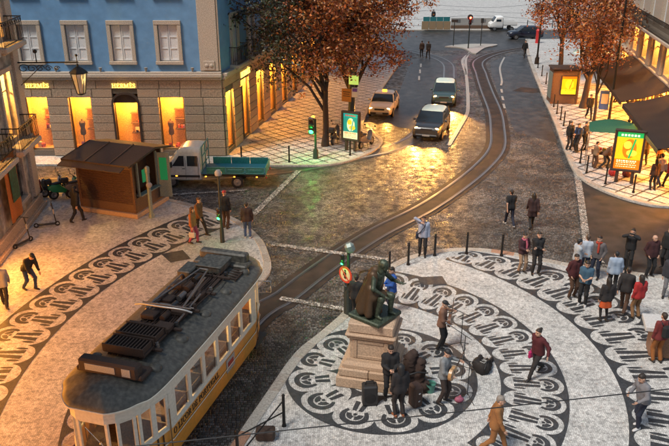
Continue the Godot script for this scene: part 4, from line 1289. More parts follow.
func build_truck():
	var t := thing("dropside_truck", "white double cab truck with a teal dropside bed standing by the shops", "truck", Vector3(-6.45, ROAD, -36.1), PI - 0.04)
	t.scale = Vector3.ONE * 0.88
	var white := mat(Color(0.66, 0.66, 0.62), 0.3, 0.0, "paint", 0.4)
	var teal := mat(Color(0.02, 0.21, 0.22), 0.4, 0.0, "fine", 0.7)
	var teal2 := mat(Color(0.03, 0.27, 0.2), 0.4, 0.0, "fine", 0.7)
	# x forward; cab from 0.35 to 3.0
	var st := [[0.35, 0.92, 0.45, 2.28], [0.40, 0.97, 0.42, 2.36], [0.8, 0.98, 0.40, 2.40], [1.35, 0.98, 0.40, 2.38], [1.6, 0.98, 0.40, 2.26]]
	var body := []
	for s in st: body.append(cab_ring(s[0], s[1], s[2], s[3]))
	for s in [[2.15, 0.98, 0.40, 1.50], [2.55, 0.96, 0.42, 1.28], [2.8, 0.90, 0.44, 1.1], [2.92, 0.8, 0.5, 0.9]]: body.append(cab_ring(s[0], s[1], s[2], s[3]))
	part("cab", Builder.new().rings(body), white, t)
	part("windscreen", glass_quad(Vector3(2.20, 1.50, 0.82), Vector3(2.20, 1.50, -0.82), Vector3(1.66, 2.24, -0.70), Vector3(1.66, 2.24, 0.70)), M.dark_glass, t)
	for s: float in [-1.0, 1.0]:
		for q in [[1.28, 1.98, 0.0], [0.5, 1.1, 0.0]]:
			var b := Builder.new()
			var z := s * 0.968
			var a0 := Vector3(q[0], 1.32, z * 1.008)
			var a1 := Vector3(q[1], 1.32, z * 1.008)
			var c1 := Vector3(q[1] - (0.42 if q[0] > 1.2 else 0.0), 1.92, z * 0.955)
			var c0 := Vector3(q[0], 1.92, z * 0.955)
			b.quad(a0, a1, c1, c0) if s > 0 else b.quad(a1, a0, c0, c1)
			part("side_window", b, M.dark_glass, t)
		for x in [1.2, 0.46]: part("door_seam", Builder.new().box(Vector3(x, 1.2, s * 0.978), Vector3(0.015, 1.3, 0.012)), M.black, t)
		part("door_handle", Builder.new().box(Vector3(1.32, 1.17, s * 0.985), Vector3(0.16, 0.04, 0.03), 0.01), M.black, t)
		part("rubbing_strip", Builder.new().box(Vector3(1.35, 0.72, s * 0.985), Vector3(1.9, 0.13, 0.03), 0.01), M.black, t)
		part("side_marker", Builder.new().box(Vector3(1.75, 0.74, s * 1.005), Vector3(0.12, 0.06, 0.03), 0.01), M.amber, t)
		part("mirror", Builder.new().box(Vector3(1.98, 1.45, s * 1.14), Vector3(0.1, 0.36, 0.2), 0.04), M.black, t)
		for x in [-2.9, -1.6, 0.05]: part("side_marker", Builder.new().box(Vector3(x, 0.72, s * 0.99), Vector3(0.1, 0.06, 0.03), 0.01), M.amber, t)
		part("headlight", Builder.new().ball(Vector3(2.78, 0.98, s * 0.68), 0.12, 0.14, 0.16), M.chrome, t)
		wheel(t, Vector3(2.05, 0.36, s * 0.86), 0.36, 0.22, s, M.grey_metal)
		wheel(t, Vector3(-1.75, 0.36, s * 0.80), 0.36, 0.30, s, M.grey_metal)
		# dropsides: three boards each
		for k in 3:
			var x := -0.55 - 1.12 * k
			part("dropside_panel", Builder.new().box(Vector3(x, 1.09, s * 0.99), Vector3(1.08, 0.40, 0.04), 0.01).box(Vector3(x, 1.27, s * 1.005), Vector3(1.08, 0.05, 0.05), 0.01).box(Vector3(x, 0.93, s * 1.005), Vector3(1.08, 0.05, 0.05), 0.01).box(Vector3(x, 1.10, s * 1.008), Vector3(0.8, 0.16, 0.03), 0.012), teal if k else teal2, t)
		part("tail_light", Builder.new().box(Vector3(-3.45, 0.68, s * 0.82), Vector3(0.06, 0.12, 0.28), 0.02), M.red_plastic, t)
	part("tailboard", Builder.new().box(Vector3(-3.4, 1.09, 0), Vector3(0.04, 0.40, 1.9), 0.01), teal, t)
	part("bed_floor", Builder.new().box(Vector3(-1.55, 0.87, 0), Vector3(3.75, 0.06, 1.94), 0.01), mat(Color(0.03, 0.18, 0.25), 0.45, 0.0, "fine", 0.8), t)
	part("chassis", Builder.new().box(Vector3(-0.3, 0.66, 0.4), Vector3(6.0, 0.2, 0.12)).box(Vector3(-0.3, 0.66, -0.4), Vector3(6.0, 0.2, 0.12)).box(Vector3(-1.75, 0.36, 0), Vector3(0.12, 0.12, 1.5)).box(Vector3(2.05, 0.36, 0), Vector3(0.12, 0.12, 1.5)), M.black, t)
	var hb := Builder.new()
	for z in [-0.92, 0.0, 0.92]: hb.bar(Vector3(0.22, 0.9, z), Vector3(0.22, 2.45, z), 0.05, 0.05)
	for y in [1.35, 1.9, 2.45]: hb.bar(Vector3(0.22, y, -0.92), Vector3(0.22, y, 0.92), 0.05, 0.05)
	part("headboard", hb, teal, t)
	part("front_bumper", Builder.new().box(Vector3(2.88, 0.55, 0), Vector3(0.22, 0.3, 1.85), 0.06), M.black, t)

func cab_ring(x: float, hw: float, y0: float, y1: float) -> PackedVector3Array:
	var belt := minf(1.28, y1 - 0.1)
	var k := clampf((y1 - 1.3) / 1.1, 0.0, 1.0)
	var pts := [Vector2(-hw * 0.85, y0), Vector2(-hw * 0.99, y0 + 0.12), Vector2(-hw, (y0 + belt) * 0.5), Vector2(-hw * 0.99, belt), Vector2(-lerpf(hw * 0.96, 0.90, k), lerpf(belt, y1, 0.72)), Vector2(-lerpf(hw * 0.88, 0.80, k), y1 - 0.04), Vector2(-lerpf(hw * 0.6, 0.62, k), y1)]
	var r := PackedVector3Array()
	for p in pts: r.append(Vector3(x, p.y, p.x))
	for i in range(pts.size() - 1, -1, -1): r.append(Vector3(x, pts[i].y, -pts[i].x))
	return r

func build_far_van():
	var t := thing("white_pickup", "small white van with an open back parked on the far square edge", "van", Vector3(21.0, ROAD, -94.0), PI)
	var white := mat(Color(0.7, 0.7, 0.68), 0.35)
	var body := []
	for s in [[0.1, 0.75, 0.4, 1.7], [0.2, 0.8, 0.35, 1.78], [0.9, 0.8, 0.35, 1.76], [1.3, 0.8, 0.35, 1.15], [1.6, 0.76, 0.38, 0.95], [1.7, 0.7, 0.42, 0.85]]: body.append(cab_ring(s[0], s[1], s[2], s[3]))
	part("cab", Builder.new().rings(body), white, t)
	part("windscreen", glass_quad(Vector3(1.34, 1.12, 0.68), Vector3(1.34, 1.12, -0.68), Vector3(0.97, 1.68, -0.58), Vector3(0.97, 1.68, 0.58)), M.dark_glass, t)
	for s: float in [-1.0, 1.0]:
		part("side_window", Builder.new().box(Vector3(0.65, 1.35, s * 0.79), Vector3(0.6, 0.4, 0.03)), M.dark_glass, t)
		wheel(t, Vector3(1.1, 0.28, s * 0.7), 0.28, 0.18, s, M.grey_metal)
		wheel(t, Vector3(-1.0, 0.28, s * 0.7), 0.28, 0.18, s, M.grey_metal)
		part("dropside_panel", Builder.new().box(Vector3(-0.8, 0.95, s * 0.78), Vector3(1.7, 0.4, 0.04), 0.01), white, t)
	part("bed_floor", Builder.new().box(Vector3(-0.8, 0.72, 0), Vector3(1.75, 0.08, 1.5)), M.grey_metal, t)

func build_tram():
	var dirv := V2(-0.284, 0.959)
	var t := thing("tram", "old yellow and white tram with a grey equipment covered roof", "tram", Vector3(-4.27, ROAD, -17.33), atan2(-dirv.y, dirv.x))
	var yellow := mat(Color(0.74, 0.30, 0.022), 0.35, 0.0, "paint", 0.5); yellow.clearcoat_enabled = true
	var white := mat(Color(0.72, 0.66, 0.54), 0.4, 0.0, "paint", 0.6)
	var roofm := mat(Color(0.13, 0.122, 0.10), 0.55, 0.0, "broad", 1.1, "fine_n", 0.5)
	var rust := mat(Color(0.055, 0.03, 0.02), 0.8, 0.0, "fine", 1.6, "speck_n", 0.7)
	var steel := mat(Color(0.22, 0.2, 0.19), 0.5, 0.6, "fine", 1.4)
	var half := [V2(-4.12, 0.34), V2(-4.0, 0.56), V2(-3.62, 0.86), V2(-2.6, 1.14), V2(2.6, 1.14), V2(3.62, 0.86), V2(4.0, 0.56), V2(4.12, 0.34)]
	# lower panels and letterboard: bands following the plan, flat facets
	var low := Builder.new()
	low.rings([outline_at(half, -0.03, 0.42), outline_at(half, 0.0, 0.48), outline_at(half, 0.0, 1.28)], true, false, false)
	part("side_panel", low, yellow, t)
	part("moulding", Builder.new().rings([outline_at(half, 0.025, 0.92), outline_at(half, 0.03, 0.94), outline_at(half, 0.025, 0.96), outline_at(half, 0.0, 0.92)], true, false, false).rings([outline_at(half, 0.0, 1.275), outline_at(half, 0.03, 1.29), outline_at(half, 0.03, 1.34), outline_at(half, 0.0, 1.36)], true, false, false), white, t)
	part("letterboard", Builder.new().rings([outline_at(half, 0.0, 2.28), outline_at(half, 0.02, 2.30), outline_at(half, 0.02, 2.60)], true, false, false), white, t)
	part("undercarriage", Builder.new().box(Vector3(0, 0.38, 0), Vector3(4.6, 0.3, 1.7), 0.03).box(Vector3(0, 0.30, 0), Vector3(7.6, 0.10, 0.8), 0.02), M.black, t)
	for x in [-0.95, 0.95]:
		for s: float in [-1.0, 1.0]: wheel(t, Vector3(x, 0.36, s * 0.50), 0.36, 0.12, s, steel)
	part("floor", Builder.new().prism(flat_outline(half, -0.06), 0.74, 0.80, true), M.wood, t)
	# posts and panes: main body six windows a side, platforms and bowed ends
	var segs := []
	for s: float in [-1.0, 1.0]:
		for i in 6: segs.append([V2(-2.45 + 4.9 * i / 6.0, 1.14 * s), V2(-2.45 + 4.9 * (i + 1) / 6.0, 1.14 * s), 0])
		for e: float in [-1.0, 1.0]:
			segs.append([V2(2.70 * e, 1.12 * s), V2(3.15 * e, 0.995 * s), 1])
			segs.append([V2(3.15 * e, 0.995 * s), V2(3.58 * e, 0.875 * s), 1])
			segs.append([V2(3.64 * e, 0.845 * s), V2(3.99 * e, 0.565 * s), 2])
	for e: float in [-1.0, 1.0]: segs.append([V2(4.09 * e, -0.40), V2(4.09 * e, 0.40), 2])
	for q in segs:
		var a: Vector2 = q[0]
		var b: Vector2 = q[1]
		var m := (a + b) * 0.5
		var d := (b - a).normalized()
		var l := (b - a).length()
		var out := Vector3(m.x if q[2] == 2 else 0.0, 0, m.y).normalized()
		var xa := Vector3(d.x, 0, d.y)
		var za := xa.cross(Vector3.UP)
		if za.dot(out) < 0: xa = -xa; za = -za
		var bs := Basis(xa, Vector3.UP, za)
		var y0 := 1.36
		var fr := Builder.new()
		for s: float in [-1.0, 1.0]: fr.box(Vector3(s * (l * 0.5 - 0.035), 0.46, -0.02), Vector3(0.085, 0.96, 0.07), 0.01)
		fr.box(Vector3(0, 0.90, -0.02), Vector3(l - 0.155, 0.06, 0.06), 0.008).box(Vector3(0, 0.03, -0.02), Vector3(l - 0.155, 0.06, 0.06), 0.008)
		var w := part("window", fr, white, t, Vector3(m.x, y0, m.y), bs)
		part("pane", Builder.new().quad_sheet(l - 0.16, 0.84, Vector3(0, 0.46, -0.03)), M.tram_glass, w)
		if q[2] == 0: part("guard_bar", Builder.new().tube(Vector3(-l * 0.5 + 0.06, 0.30, -0.06), Vector3(l * 0.5 - 0.06, 0.30, -0.06), 0.012), M.brass, w)
	for s: float in [-1.0, 1.0]:
		for e: float in [-1.0, 1.0]:
			part("corner_post", Builder.new().box(Vector3(2.58 * e, 1.79, s * 1.115), Vector3(0.24, 1.02, 0.08), 0.012), white, t)
			part("door", Builder.new().box(Vector3(3.1 * e, 0.86, s * 1.01), Vector3(0.05, 0.82, 0.02)).box(Vector3(2.95 * e, 0.86, s * 1.075), Vector3(0.03, 0.82, 0.02)), M.brown_dark, t)
			part("handrail", Builder.new().tube(Vector3(2.74 * e, 0.7, s * 1.17), Vector3(2.74 * e, 1.9, s * 1.17), 0.016), M.brass, t)
			part("step", Builder.new().box(Vector3(3.1 * e, 0.34, s * 1.0), Vector3(0.95, 0.05, 0.3), 0.01), M.black, t)
	# seats inside
	for i in 6:
		for s: float in [-1.0, 1.0]:
			part("seat", Builder.new().box(Vector3(-2.1 + 0.82 * i, 1.18, s * 0.72), Vector3(0.42, 0.08, 0.8), 0.02).box(Vector3(-2.32 + 0.82 * i, 1.45, s * 0.72), Vector3(0.06, 0.55, 0.8), 0.02).box(Vector3(-2.1 + 0.82 * i, 0.97, s * 0.72), Vector3(0.08, 0.36, 0.5)), M.wood, t)
	for x: float in [-1.6, 0.0, 1.6]:
		part("ceiling_lamp", Builder.new().ball(Vector3(x, 2.42, 0), 0.09, 0.06, 0.09), M.lamp_glow, t)
		lamp(t, Vector3(x, 2.42, 0), Color(1.0, 0.8, 0.5), 1.8, 0.08)
	part("bulkhead", Builder.new().box(Vector3(2.55, 1.05, 0), Vector3(0.05, 0.5, 2.2)).box(Vector3(-2.55, 1.05, 0), Vector3(0.05, 0.5, 2.2)), M.wood, t)
	part("driver_console", Builder.new().box(Vector3(3.7, 1.1, 0.2), Vector3(0.3, 0.65, 0.5), 0.04).tube(Vector3(3.7, 1.42, 0.2), Vector3(3.7, 1.52, 0.2), 0.16), M.brown_dark, t)
	# roof
	var halfs := half
	half = smooth_curve(halfs, 0.22)
	var rr := []
	for q in [[0.02, 2.60, 1.0, 1.0], [0.075, 2.62, 1.0, 1.0], [0.08, 2.68, 1.0, 1.0], [0.03, 2.75, 0.995, 0.96], [-0.05, 2.84, 0.985, 0.86], [-0.1, 2.91, 0.97, 0.70], [-0.15, 2.96, 0.95, 0.5], [-0.2, 2.985, 0.9, 0.25]]: rr.append(outline_at(half, q[0], q[1], q[2], q[3]))
	var rb := Builder.new()
	rb.rings(rr, true, true, true)
	part("roof", rb, roofm, t)
	part("gutter", Builder.new().rings([outline_at(half, 0.083, 2.60), outline_at(half, 0.10, 2.62), outline_at(half, 0.10, 2.655), outline_at(half, 0.083, 2.66)], true, false, false), white, t)
	for i in 5:
		for s: float in [-1.0, 1.0]:
			part("roof_ventilator", Builder.new().lathe([Vector2(0.17, 0), Vector2(0.17, 0.05), Vector2(0.14, 0.11), Vector2(0.05, 0.14)], 14), roofm, t, Vector3(-2.75 + 1.33 * i, 2.83, s * 0.80))
	# destination boxes at both ends
	for e: float in [-1.0, 1.0]:
		var bx := part("destination_box", Builder.new().box(Vector3(3.15 * e, 3.12, 0), Vector3(0.30, 0.36, 1.55), 0.05).box(Vector3(3.0 * e, 2.98, 0), Vector3(0.5, 0.14, 1.75), 0.04), rust if e > 0 else roofm, t)
		part("destination_panel", Builder.new().box(Vector3(3.306 * e, 3.13, 0.18), Vector3(0.012, 0.17, 0.78)), M.white_paint, bx)
		part("route_panel", Builder.new().box(Vector3(3.306 * e, 3.13, -0.5), Vector3(0.012, 0.2, 0.22)), M.white_paint, bx)
	# walkway boards, resistor banks, cable runs
	for i in 7:
		part("walkway_board", Builder.new().box(Vector3(0.1, 3.02, -0.42 + 0.14 * i), Vector3(4.9, 0.03, 0.115), 0.006), rust, t)
	for x in [-1.9, -0.9, 0.1, 1.1, 2.1]:
		part("cross_beam", Builder.new().box(Vector3(x, 3.05, 0), Vector3(0.09, 0.07, 1.5), 0.01), rust, t)
	for x: float in [2.35, 1.75]:
		var rbk := Builder.new()
		rbk.box(Vector3(x, 3.13, 0), Vector3(0.5, 0.06, 1.1), 0.01)
		for k in 12: rbk.box(Vector3(x, 3.23, -0.5 + k / 11.0), Vector3(0.44, 0.16, 0.03))
		for s: float in [-1.0, 1.0]: rbk.box(Vector3(x + s * 0.24, 3.23, 0), Vector3(0.03, 0.2, 1.1))
		part("resistor_bank", rbk, rust, t)
	for k in 6:
		part("roof_box", Builder.new().box(Vector3(1.2 - 0.44 * k, 3.12 + 0.02 * (k % 2), 0.32 * (1 if k % 2 else -1)), Vector3(0.34, 0.16, 0.42), 0.03), rust, t)
	for k in 9:
		part("insulator", Builder.new().lathe([Vector2(0.05, 0), Vector2(0.07, 0.03), Vector2(0.04, 0.06), Vector2(0.07, 0.09), Vector2(0.04, 0.12), Vector2(0.05, 0.15)], 8), [steel, rust, M.black][k % 3], t, Vector3(2.0 - 0.5 * k, 3.04, 0.56 * (1.0 if k % 2 else -1.0)))
	for k in 5:
		part("roof_coil", Builder.new().tube(Vector3(0.9 - 0.55 * k, 3.16, -0.1 + 0.05 * k), Vector3(0.6 - 0.55 * k, 3.17, -0.12 + 0.05 * k), 0.085, -1, 10), [rust, M.black, steel][k % 3], t)
	part("equipment_case", Builder.new().box(Vector3(-2.45, 3.14, 0.02), Vector3(0.8, 0.22, 0.78), 0.03).box(Vector3(-2.45, 3.26, 0.02), Vector3(0.84, 0.03, 0.82), 0.01), roofm, t)
	part("equipment_case", Builder.new().box(Vector3(-2.0, 3.12, 0.62), Vector3(0.7, 0.18, 0.42), 0.03), roofm, t)
	var lad := Builder.new()
	for s: float in [-1.0, 1.0]: lad.bar(Vector3(-2.75, 2.93, -0.62 + 0.2 * s), Vector3(-2.05, 2.93, -0.62 + 0.2 * s), 0.04, 0.04)
	for k in 5: lad.bar(Vector3(-2.7 + 0.15 * k, 2.95, -0.82), Vector3(-2.7 + 0.15 * k, 2.95, -0.42), 0.05, 0.03)
	part("roof_step", lad, rust, t)
	# folded current collector: two long arms, a cross frame and a contact bow
	var pan := Builder.new()
	for s: float in [-1.0, 1.0]:
		pan.tube(Vector3(-1.75, 3.32, s * 0.12), Vector3(0.45, 3.30, s * 0.46), 0.026)
		pan.tube(Vector3(0.45, 3.30, s * 0.46), Vector3(-1.1, 3.42, s * 0.36), 0.022)
		pan.tube(Vector3(-0.3, 3.08, s * 0.40), Vector3(0.45, 3.30, s * 0.46), 0.022)
		pan.tube(Vector3(0.9, 3.1, s * 0.5), Vector3(-0.5, 3.22, s * 0.5), 0.03)
	pan.tube(Vector3(0.45, 3.30, -0.7), Vector3(0.45, 3.30, 0.7), 0.024)
	pan.tube(Vector3(-1.75, 3.32, -0.14), Vector3(-1.75, 3.32, 0.14), 0.03)
	pan.tube(Vector3(0.15, 3.14, -0.62), Vector3(0.15, 3.14, 0.62), 0.03)
	part("current_collector", pan, steel, t)
	var bow := []
	for i in 13:
		var u := -1.0 + i / 6.0
		bow.append(Vector3(0.62 + 0.10 * (1 - u * u), 3.40 - 0.10 * pow(absf(u), 4.0), 0.82 * u))
	part("contact_bow", Builder.new().path(bow, [0.028], 7), mat(Color(0.45, 0.43, 0.4), 0.4, 0.6), t)
	var loose := Builder.new()
	for k in 9:
		var z := -0.55 + 0.13 * k
		var pts := []
		for i in 8: pts.append(Vector3(2.2 - 0.62 * i, 3.08 + 0.03 * sin(i * 1.7 + k), z + 0.07 * sin(i * 0.9 + k * 2.1)))
		loose.path(pts, [0.014], 5)
	part("roof_cable", loose, rust, t)
	# headlamp, bumper, wiper
	for e: float in [-1.0, 1.0]:
		part("bumper", Builder.new().box(Vector3(4.2 * e, 0.42, 0), Vector3(0.12, 0.14, 1.1), 0.04), M.black, t)
		part("headlight", Builder.new().ball(Vector3(4.12 * e, 1.0, 0), 0.07, 0.14, 0.14), M.chrome, t)
	part("wiper", Builder.new().tube(Vector3(4.12, 1.62, -0.3), Vector3(4.13, 2.12, 0.16), 0.01).ball(Vector3(4.13, 1.74, -0.2), 0.03), M.chrome, t)
	# advertising on the left-hand side
	var bl := Basis(Vector3(-1, 0, 0), Vector3.UP, Vector3(0, 0, -1))
	letters(t, "O LICOR DE PORTUGAL", 0.165, M.black, Vector3(1.3, 1.11, -1.148), bl, "side_lettering", 0.012)
	var bottle := part("bottle_picture", Builder.new().box(Vector3(-0.75, 1.0, -1.15), Vector3(0.55, 0.42, 0.012), 0.004), M.white_paint, t)
	part("bottle_label", Builder.new().box(Vector3(-0.75, 1.0, -1.159), Vector3(0.36, 0.2, 0.008)), mat(Color(0.3, 0.03, 0.02), 0.5), bottle)
	# grab frame at the rear corner
	var gr := Builder.new()
	gr.path([Vector3(-3.9, 2.0, -0.75), Vector3(-4.0, 2.0, -1.15), Vector3(-4.0, 1.6, -1.15), Vector3(-3.9, 1.6, -0.75)], [0.015], 6)
	part("mirror_frame", gr, M.chrome, t)

func flat_outline(half: Array, grow: float) -> PackedVector2Array:
	var o := PackedVector2Array()
	for p in outline_at(half, grow, 0.0): o.append(V2(p.x, p.z))
	return o

func motor_scooters():
	var green := mat(Color(0.02, 0.22, 0.08), 0.3)
	var greyp := mat(Color(0.12, 0.12, 0.13), 0.35)
	var red := mat(Color(0.25, 0.02, 0.015), 0.35)
	var list := [[-14.0, -34.0, 0.5, M.car_black, "black scooter with a top box parked behind the kiosk, beside the cream building"], [-13.15, -33.75, 0.7, green, "green scooter parked behind the kiosk"], [-12.35, -33.9, 0.6, greyp, "grey scooter parked close to the kiosk shutter"], [0.05, -43.3, 1.3, M.car_black, "black scooter parked between the tree trunk and the poster stand"], [1.9, -42.4, 1.0, greyp, "grey scooter parked on the kerb tip right of the poster stand"], [-14.75, -33.3, 0.55, red, "dark red scooter parked against the cream building corner"]]
	for q in list:
		var t := thing("motor_scooter", q[4], "scooter", Vector3(q[0], 0, q[1]), q[2], "parked scooters")
		for x: float in [-0.62, 0.66]:
			var w := part("wheel", Builder.new().rings(wheel_rings(0.24, 0.11), true, false), M.rubber, t, Vector3(x, 0.24, 0), Basis(Vector3.RIGHT, PI / 2))
			part("rim", Builder.new().lathe([Vector2(0.15, -0.05), Vector2(0.03, -0.06), Vector2(0.03, 0.06), Vector2(0.15, 0.05)], 12), M.grey_metal, w)
		var b := []
		for s in [[-0.85, 0.06, 0.55, 0.66], [-0.7, 0.14, 0.42, 0.76], [-0.35, 0.17, 0.32, 0.74], [0.0, 0.15, 0.24, 0.40], [0.3, 0.16, 0.24, 0.36], [0.42, 0.18, 0.28, 0.8], [0.52, 0.12, 0.42, 0.92]]: b.append(body_ring(s[0], s[1], s[2], s[3], 0.03))
		part("body", Builder.new().rings(b), q[3], t)
		part("seat", Builder.new().ball(Vector3(-0.4, 0.80, 0), 0.42, 0.08, 0.16, 12, 6), M.black, t)
		part("handlebar", Builder.new().tube(Vector3(0.5, 0.85, 0), Vector3(0.42, 1.02, 0), 0.03).tube(Vector3(0.4, 1.04, -0.32), Vector3(0.4, 1.04, 0.32), 0.018), M.black, t)
		part("fork", Builder.new().tube(Vector3(0.66, 0.24, 0.08), Vector3(0.5, 0.8, 0.05), 0.02).tube(Vector3(0.66, 0.24, -0.08), Vector3(0.5, 0.8, -0.05), 0.02), M.chrome, t)
		part("windshield", Builder.new().box(Vector3(0.55, 1.15, 0), Vector3(0.02, 0.36, 0.34), 0.005, Basis(Vector3(0, 0, 1), 0.35)), glass(Color(0.5, 0.55, 0.55), 0.35), t)
		part("headlight", Builder.new().ball(Vector3(0.56, 0.86, 0), 0.06, 0.08, 0.1), M.chrome, t)
		for s: float in [-1.0, 1.0]: part("mirror", Builder.new().tube(Vector3(0.4, 1.04, s * 0.25), Vector3(0.4, 1.2, s * 0.34), 0.008, -1, 5).ball(Vector3(0.4, 1.22, s * 0.35), 0.02, 0.05, 0.07), M.black, t)
		if q[3] != red: part("top_box", Builder.new().box(Vector3(-0.85, 0.98, 0), Vector3(0.36, 0.3, 0.38), 0.06), M.black, t)
		part("stand", Builder.new().tube(Vector3(-0.1, 0.3, 0.1), Vector3(-0.1, 0.0, 0.2), 0.014), M.iron, t)

# ---------------------------------------------------------------- street furniture
func build_street():
	M.green_glow = glow(Color(0.05, 1.0, 0.25), 3.0)
	M.red_glow = glow(Color(1.0, 0.12, 0.05), 6.0)
	M.dim_lens = mat(Color(0.06, 0.02, 0.02), 0.2)
	M.post = mat(Color(0.06, 0.075, 0.07), 0.45, 0.3, "fine", 1.0)
	M.pale_green_metal = mat(Color(0.28, 0.36, 0.33), 0.45, 0.2, "fine", 1.0)
	monument()
	kiosk()
	traffic_lights()
	poster_stands()
	booth_and_stall()
	bollards()
	musicians_gear()
	small_things()
	far_things()

func monument():
	var t := thing("monument_pedestal", "warm limestone pedestal with stepped base carrying the bronze statue", "pedestal", Vector3(1.16, 0, -18.45), deg_to_rad(-14))
	var st := mat(Color(0.66, 0.46, 0.31), 0.7, 0.0, "fine", 0.8, "speck_n", 0.5)
	var st2 := mat(Color(0.60, 0.41, 0.27), 0.7, 0.0, "fine", 1.1, "speck_n", 0.5)
	var course := [[0.0, 0.34, 1.86, 1.70], [0.345, 0.62, 1.84, 1.66]]
	for q in [[0.17, 0.34, 1.90, 1.72, 2], [0.475, 0.25, 1.78, 1.60, 2]]:
		for k in 2:
			for j in 2:
				part("base_block", Builder.new().box(Vector3((k - 0.5) * q[2] * 0.5, q[0], (j - 0.5) * q[3] * 0.5), Vector3(q[2] * 0.5 - 0.008, q[1] - 0.006, q[3] * 0.5 - 0.008), 0.025), st if (k + j) % 2 else st2, t)
	# splayed foot, die with sunk panels, cornice
	var foot := []
	for q in [[0.61, 0.80], [0.70, 0.79], [0.80, 0.70], [0.86, 0.68]]:
		foot.append(PackedVector3Array([Vector3(q[1], q[0], q[1] * 0.9), Vector3(q[1], q[0], -q[1] * 0.9), Vector3(-q[1], q[0], -q[1] * 0.9), Vector3(-q[1], q[0], q[1] * 0.9)]))
	part("splayed_foot", Builder.new().rings(foot, true, true, false), st2, t)
	part("die", Builder.new().box(Vector3(0, 1.18, 0), Vector3(1.22, 0.66, 1.10), 0.02), st, t)
	for k in 4:
		var bs := Basis(Vector3.UP, PI / 2 * k)
		var hw := 0.61 if k % 2 else 0.55
		var ww := 1.02 if k % 2 == 0 else 0.9
		var fr := Builder.new()
		for s: float in [-1.0, 1.0]:
			fr.box(Vector3(s * (ww * 0.5 - 0.06), 1.18, hw + 0.012), Vector3(0.12, 0.60, 0.03), 0.01)
			fr.box(Vector3(0, 1.18 + s * 0.25, hw + 0.012), Vector3(ww - 0.26, 0.10, 0.028), 0.01)
		part("panel_frame", fr, st2, t, Vector3.ZERO, bs)
	part("neck_moulding", Builder.new().box(Vector3(0, 1.56, 0), Vector3(1.36, 0.10, 1.24), 0.03).box(Vector3(0, 1.65, 0), Vector3(1.46, 0.10, 1.34), 0.035), st2, t)
	part("cap_block", Builder.new().box(Vector3(0, 1.86, 0), Vector3(1.30, 0.30, 1.18), 0.03), st, t)
	# ---- statue
	var s := thing("bronze_statue", "seated bronze poet in a cloak leaning forward with an outstretched hand", "statue", Vector3(1.16, 2.01, -18.45), deg_to_rad(50))
	s.scale = Vector3.ONE * 1.14
	var bronze := mat(Color(0.10, 0.13, 0.085), 0.5, 0.35, "broad", 2.2, "fine_n", 0.5)
	var brown := mat(Color(0.12, 0.07, 0.035), 0.5, 0.35, "fine", 2.0, "fine_n", 0.6)
	part("plinth", Builder.new().box(Vector3(0, 0.06, 0), Vector3(0.98, 0.12, 0.98), 0.03), bronze, s)
	part("stool", Builder.new().lathe([Vector2(0.30, 0.12), Vector2(0.27, 0.2), Vector2(0.24, 0.5), Vector2(0.28, 0.56)], 10, Vector3(0, 0, -0.12)), brown, s)
	var f := Field.new(Vector3(-0.6, 0.05, -0.6), Vector3(0.6, 1.75, 0.95), 0.024)
	for q in [[[0.12, 0.62, -0.1], [0.17, 0.62, 0.38], 0.11, 0.085], [[0.17, 0.62, 0.38], [0.16, 0.18, 0.36], 0.085, 0.055], [[-0.12, 0.62, -0.1], [-0.2, 0.66, 0.34], 0.11, 0.085], [[-0.2, 0.66, 0.34], [-0.22, 0.18, 0.22], 0.085, 0.055], [[0.16, 0.16, 0.34], [0.18, 0.15, 0.5], 0.05, 0.035], [[-0.22, 0.16, 0.2], [-0.25, 0.15, 0.38], 0.05, 0.035], [[0, 0.65, -0.12], [0.0, 1.0, 0.02], 0.17, 0.16], [[0.0, 1.0, 0.02], [0.0, 1.2, 0.12], 0.16, 0.13], [[-0.2, 1.2, 0.1], [0.2, 1.2, 0.1], 0.075, 0.075], [[0.2, 1.2, 0.1], [0.34, 0.98, 0.26], 0.07, 0.055], [[0.34, 0.98, 0.26], [0.24, 1.02, 0.54], 0.052, 0.038], [[-0.2, 1.2, 0.1], [-0.36, 0.96, 0.2], 0.07, 0.055], [[-0.36, 0.96, 0.2], [-0.2, 0.78, 0.42], 0.052, 0.04], [[0, 1.22, 0.15], [0.0, 1.36, 0.22], 0.06, 0.06]]:
		f.bone(Vector3(q[0][0], q[0][1], q[0][2]), Vector3(q[1][0], q[1][1], q[1][2]), q[2], q[3], 0.04)
	var fig := Builder.new()
	fig.tint(Color.WHITE)
	f.into(fig)
	append_to(fig, head_mesh, Transform3D(Basis(Vector3.RIGHT, 0.3).scaled(Vector3.ONE * 1.08), Vector3(0.0, 1.47, 0.26)), Color.WHITE)
	append_to(fig, hand_mesh, Transform3D(Basis(Vector3(1, 0, 0), Vector3(0, 0, -1), Vector3(0, 1, 0)).scaled(Vector3.ONE * 1.1), Vector3(0.24, 1.02, 0.56)), Color.WHITE)
	append_to(fig, hand_mesh, Transform3D(Basis(Vector3(-1, 0, 0), Vector3(0, 0.3, -0.95), Vector3(0, 0.95, 0.3)), Vector3(-0.2, 0.78, 0.44)), Color.WHITE)
	fig.tinted = false
	part("figure", fig, bronze, s)
	var g := Field.new(Vector3(-0.62, 0.1, -0.62), Vector3(0.62, 1.8, 0.5), 0.026)
	for q in [[[-0.18, 1.22, 0.06], [-0.34, 0.3, -0.16], 0.12, 0.16], [[0.16, 1.22, 0.04], [0.26, 0.3, -0.22], 0.11, 0.15], [[0, 1.24, 0.0], [-0.02, 0.3, -0.34], 0.15, 0.2], [[-0.3, 0.9, 0.1], [-0.38, 0.25, 0.08], 0.10, 0.12], [[-0.28, 0.68, 0.15], [0.05, 0.66, 0.2], 0.12, 0.12]]:
		g.bone(Vector3(q[0][0], q[0][1], q[0][2]), Vector3(q[1][0], q[1][1], q[1][2]), q[2], q[3], 0.05)
	g.cut_below(0.16)
	var cl := Builder.new()
